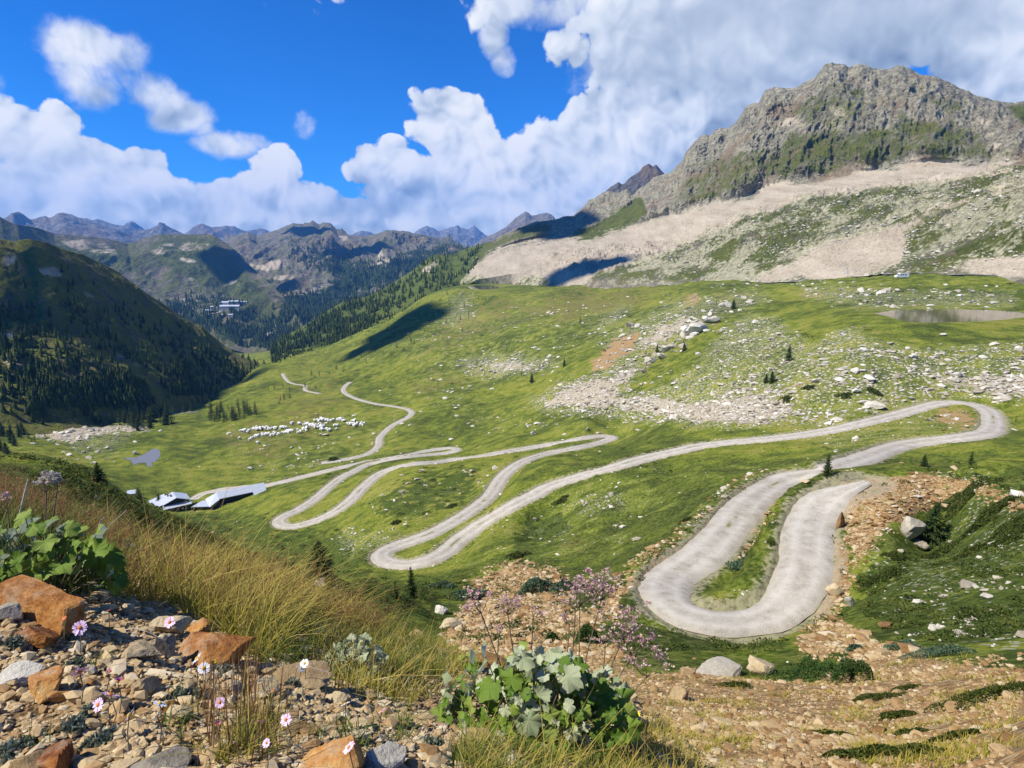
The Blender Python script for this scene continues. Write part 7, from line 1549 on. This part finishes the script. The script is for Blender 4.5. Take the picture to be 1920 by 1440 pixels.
SHRUBS = [(1796,936,66,18,'J','flat dark shrub on the stony knoll crest'),(1867,950,60,20,'J','dark shrub right of the flat one on the knoll crest'),(1906,982,70,34,'J','dense dark shrub at the frame edge of the knoll'),(1818,1034,44,22,'J','round dark shrub right of the dense spruce, lower'),(1667,1074,42,20,'J','round dark shrub over the cut bank, right of two'),(1627,1087,36,18,'J','round dark shrub over the cut bank, left of two'),
 (1680,1042,40,14,'J','low dark shrub above the round pair'),(1831,985,40,20,'J','round dark shrub right of the dense spruce, higher'),(1876,1016,60,18,'J','spreading dark shrub below the frame-edge shrub'),(1762,1035,40,20,'J','dark shrub below the dense spruce'),(1858,1300,170,42,'J','big olive mat of dwarf shrub on the scree'),(1640,1306,84,14,'J','flat dark mat across the scree under the weeds'),(1676,1340,62,16,'J','olive dwarf shrub low on the scree, middle one'),
 (1700,1372,56,16,'J','olive dwarf shrub low on the scree between larger mats'),(1787,1380,72,24,'J','olive dwarf shrub on the scree toward the corner'),(1667,1408,160,30,'J','long dark mat of dwarf shrub at the bottom of the scree'),(1560,1375,70,14,'J','thin green mat at the left of the long dark mat'),(1693,1290,44,12,'J','small dark mat at the right of the upper flat mat'),(1380,1282,60,12,'J','flat green mat on the rubble top near the slab'),
 (1052,938,28,8,'J','small dark shrub alone on the bright meadow'),(848,949,18,8,'J','small round shrub between the two hairpin legs'),(742,980,18,8,'J','round shrub low in the meadow between the hairpins'),(970,1040,36,12,'J','dark shrub at the lower end of the heath patch'),(1284,975,24,8,'J','dark shrub on the meadow left of the road bank'),(625,862,20,6,'J','dark shrub beside the fork of the tracks'),
 (1635,732,18,10,'J','round dark shrub among white boulders, highest'),(1583,742,24,9,'J','flat dark shrub among white boulders'),(1648,738,12,6,'J','small dark shrub beside the round one among boulders'),(1473,748,16,9,'J','round dark shrub left in the boulder field'),(1517,727,20,8,'J','flat dark shrub above the left boulder-field shrub'),(1446,1018,12,8,'J','small dark shrub on the strip inside the hairpin'),
 (1520,1262,130,56,'W','tall fresh green weeds at the top of the scree'),(1590,1262,70,60,'W','darker upright weeds beside the tall fresh ones'),(1100,1190,40,46,'W','green bush right behind the tall pink stalks'),(1034,1195,22,22,'W','small green bush behind the plant in the stony gap'),(1004,1100,60,36,'T','bluish green bush with brown tops on the stony patch'),(880,1115,60,24,'T','bluish green low bush left on the stony patch'),(1060,1100,60,26,'T','bluish green bush at the right rim of the stony patch'),(1380,1060,34,14,'T','bluish leaves on the strip inside the hairpin'),(1690,1212,50,22,'T','bluish green plant at the top edge of the scree'),(1760,1222,90,22,'T','bluish green plants along the scree edge toward the right'),(1600,1216,30,18,'T','bluish green plant between the weeds and the scree edge'),(830,1098,50,14,'T','bluish green low bush over the dark hollow')]
for i, (px_, py_, w, h, k, lb) in enumerate(SHRUBS):
    p, r = gcast(px_, py_ + h * .3, 2.6); m = mpp(p); rng = np.random.default_rng(i + 500); mt = {'J': M_JUN, 'W': M_WEED, 'T': M_TEAL}[k]
    n = int(np.clip(w * h * 2.2, 300, 5200)); s = max(.020 if r < 30 else .05, m * 2.2); ry = w * m / 2 * (.8 if k != 'J' else .75)
    if k == 'J': ry = max(ry, h * m * 1.1)
    V, F, T = leaf_cloud(n, w * m / 2, ry, max(h * m * (.95 if k == 'J' else 1.1), .22 * w * m if r > 20 else 0), s, rng)
    gx, gy = V[:, 0] + p[0], V[:, 1] + p[1]; V[:, 2] += ground_z(gx, gy) - p[2]
    tag(mesh_np('shrub', V, F, mt, attrs=dict(tint=T), loc=p.tolist()), lb, 'shrub')

def heath_cover():
    rng = np.random.default_rng(404); n = 220000; t = rng.uniform(R(-44), R(44), n); r = np.exp(rng.uniform(math.log(22), math.log(650), n)); x, y = r * np.sin(t), r * np.cos(t); z = base_z(x, y); A = ground_attrs(x, y, z)
    ok = rng.random(n) < np.clip(np.maximum(A['heath'] * 1.3 - .35, np.maximum(.16 * (A['ochre'] > .5) * (r > 25), .10 * (A['verge'] < .02) * sstep(.1, .35, fbm(x / 22, y / 22, 3, .6, 91)))), 0, 1) * sstep(-.25, .3, fbm(x / 5, y / 5, 4, .6, 44)) * .34 * np.clip(80 / r, .22, 1); x, y, r = x[ok], y[ok], r[ok]; z = ground_z(x, y)
    pr = []
    for k in range(6):
        V, F, T = leaf_cloud(60, 1, 1, .55, .22, rng); pr.append((V, F))
    s = rng.uniform(.16, .55, len(x)) * (.6 + r / 100); scatter_mesh('heath', pr, np.stack([x, y, z - .03], 1), np.stack([s, s, s * .8], 1), M_JUN, rng, .1)
heath_cover()

def scree_tufts():
    rng = np.random.default_rng(515); n = 60000; t = rng.uniform(R(-10), R(44), n); r = np.exp(rng.uniform(math.log(2.6), math.log(40), n)); x, y = r * np.sin(t), r * np.cos(t); A = ground_attrs(x, y, base_z(x, y))
    ok = (rng.random(n) < sstep(.05, .4, fbm(x / 1.1, y / 1.1, 4, .6, 90)) * .30 * (A['ochre'] > .3)) & (r > bank_edge(t) * 1.02); x, y, r = x[ok], y[ok], r[ok]
    k = 7; x = np.repeat(x, k) + rng.normal(0, .035, len(x) * k) * np.repeat(.6 + r * .12, k); y = np.repeat(y, k) + rng.normal(0, .035, len(y) * k) * np.repeat(.6 + r * .12, k); r = np.repeat(r, k)
    V, F, T, K, tips = blades(np.column_stack([x, y, ground_z(x, y)]), .06 * np.exp(rng.normal(0, .3, len(x))) * (.8 + r * .05), .0016 + r * .00035, .5, rng, bend=.8, nseg=2)
    tag(mesh_np('grass', V, F, M_DRYG, attrs=dict(tint=T * .8, along=K)), kind='stuff')
scree_tufts()

# blocks of the pale outcrop ridge
_ro = np.random.default_rng(808)
OUT_ME = []
for k in range(5):
    V, F = rock_shape(3, _ro, 12, (1, .9, .85), .10); o = mesh_np('boulder', V, F, M_ROCKS['pale']); OUT_ME.append(o.data); bpy.data.objects.remove(o)
for (ax, ay), (bx, by), n in (((1212,684),(1262,650),9),((1250,668),(1330,598),16),((1330,600),(1400,556),8),((1130,650),(1225,612),8),((1600,560),(1660,548),6)):
    for k in range(n):
        f = _ro.random(); p, r = gcast(ax + (bx - ax) * f + _ro.normal(0, 9), ay + (by - ay) * f + _ro.normal(0, 7), 100.0); s = float(_ro.uniform(.5, 1.7)) * mpp(p) * 7
        o = bpy.data.objects.new('boulder', OUT_ME[int(_ro.integers(5))]); COL.objects.link(o); o.location = (p + np.array([0, 0, .15 * s])).tolist(); o.scale = (s * 1.2, s, s * .8); o.rotation_euler = (float(_ro.normal(0, .25)), float(_ro.normal(0, .25)), float(_ro.uniform(0, 6.28))); tag(o, 'pale block in the line of outcrops across the upper meadow', 'rock', 'blocks of the pale outcrops')
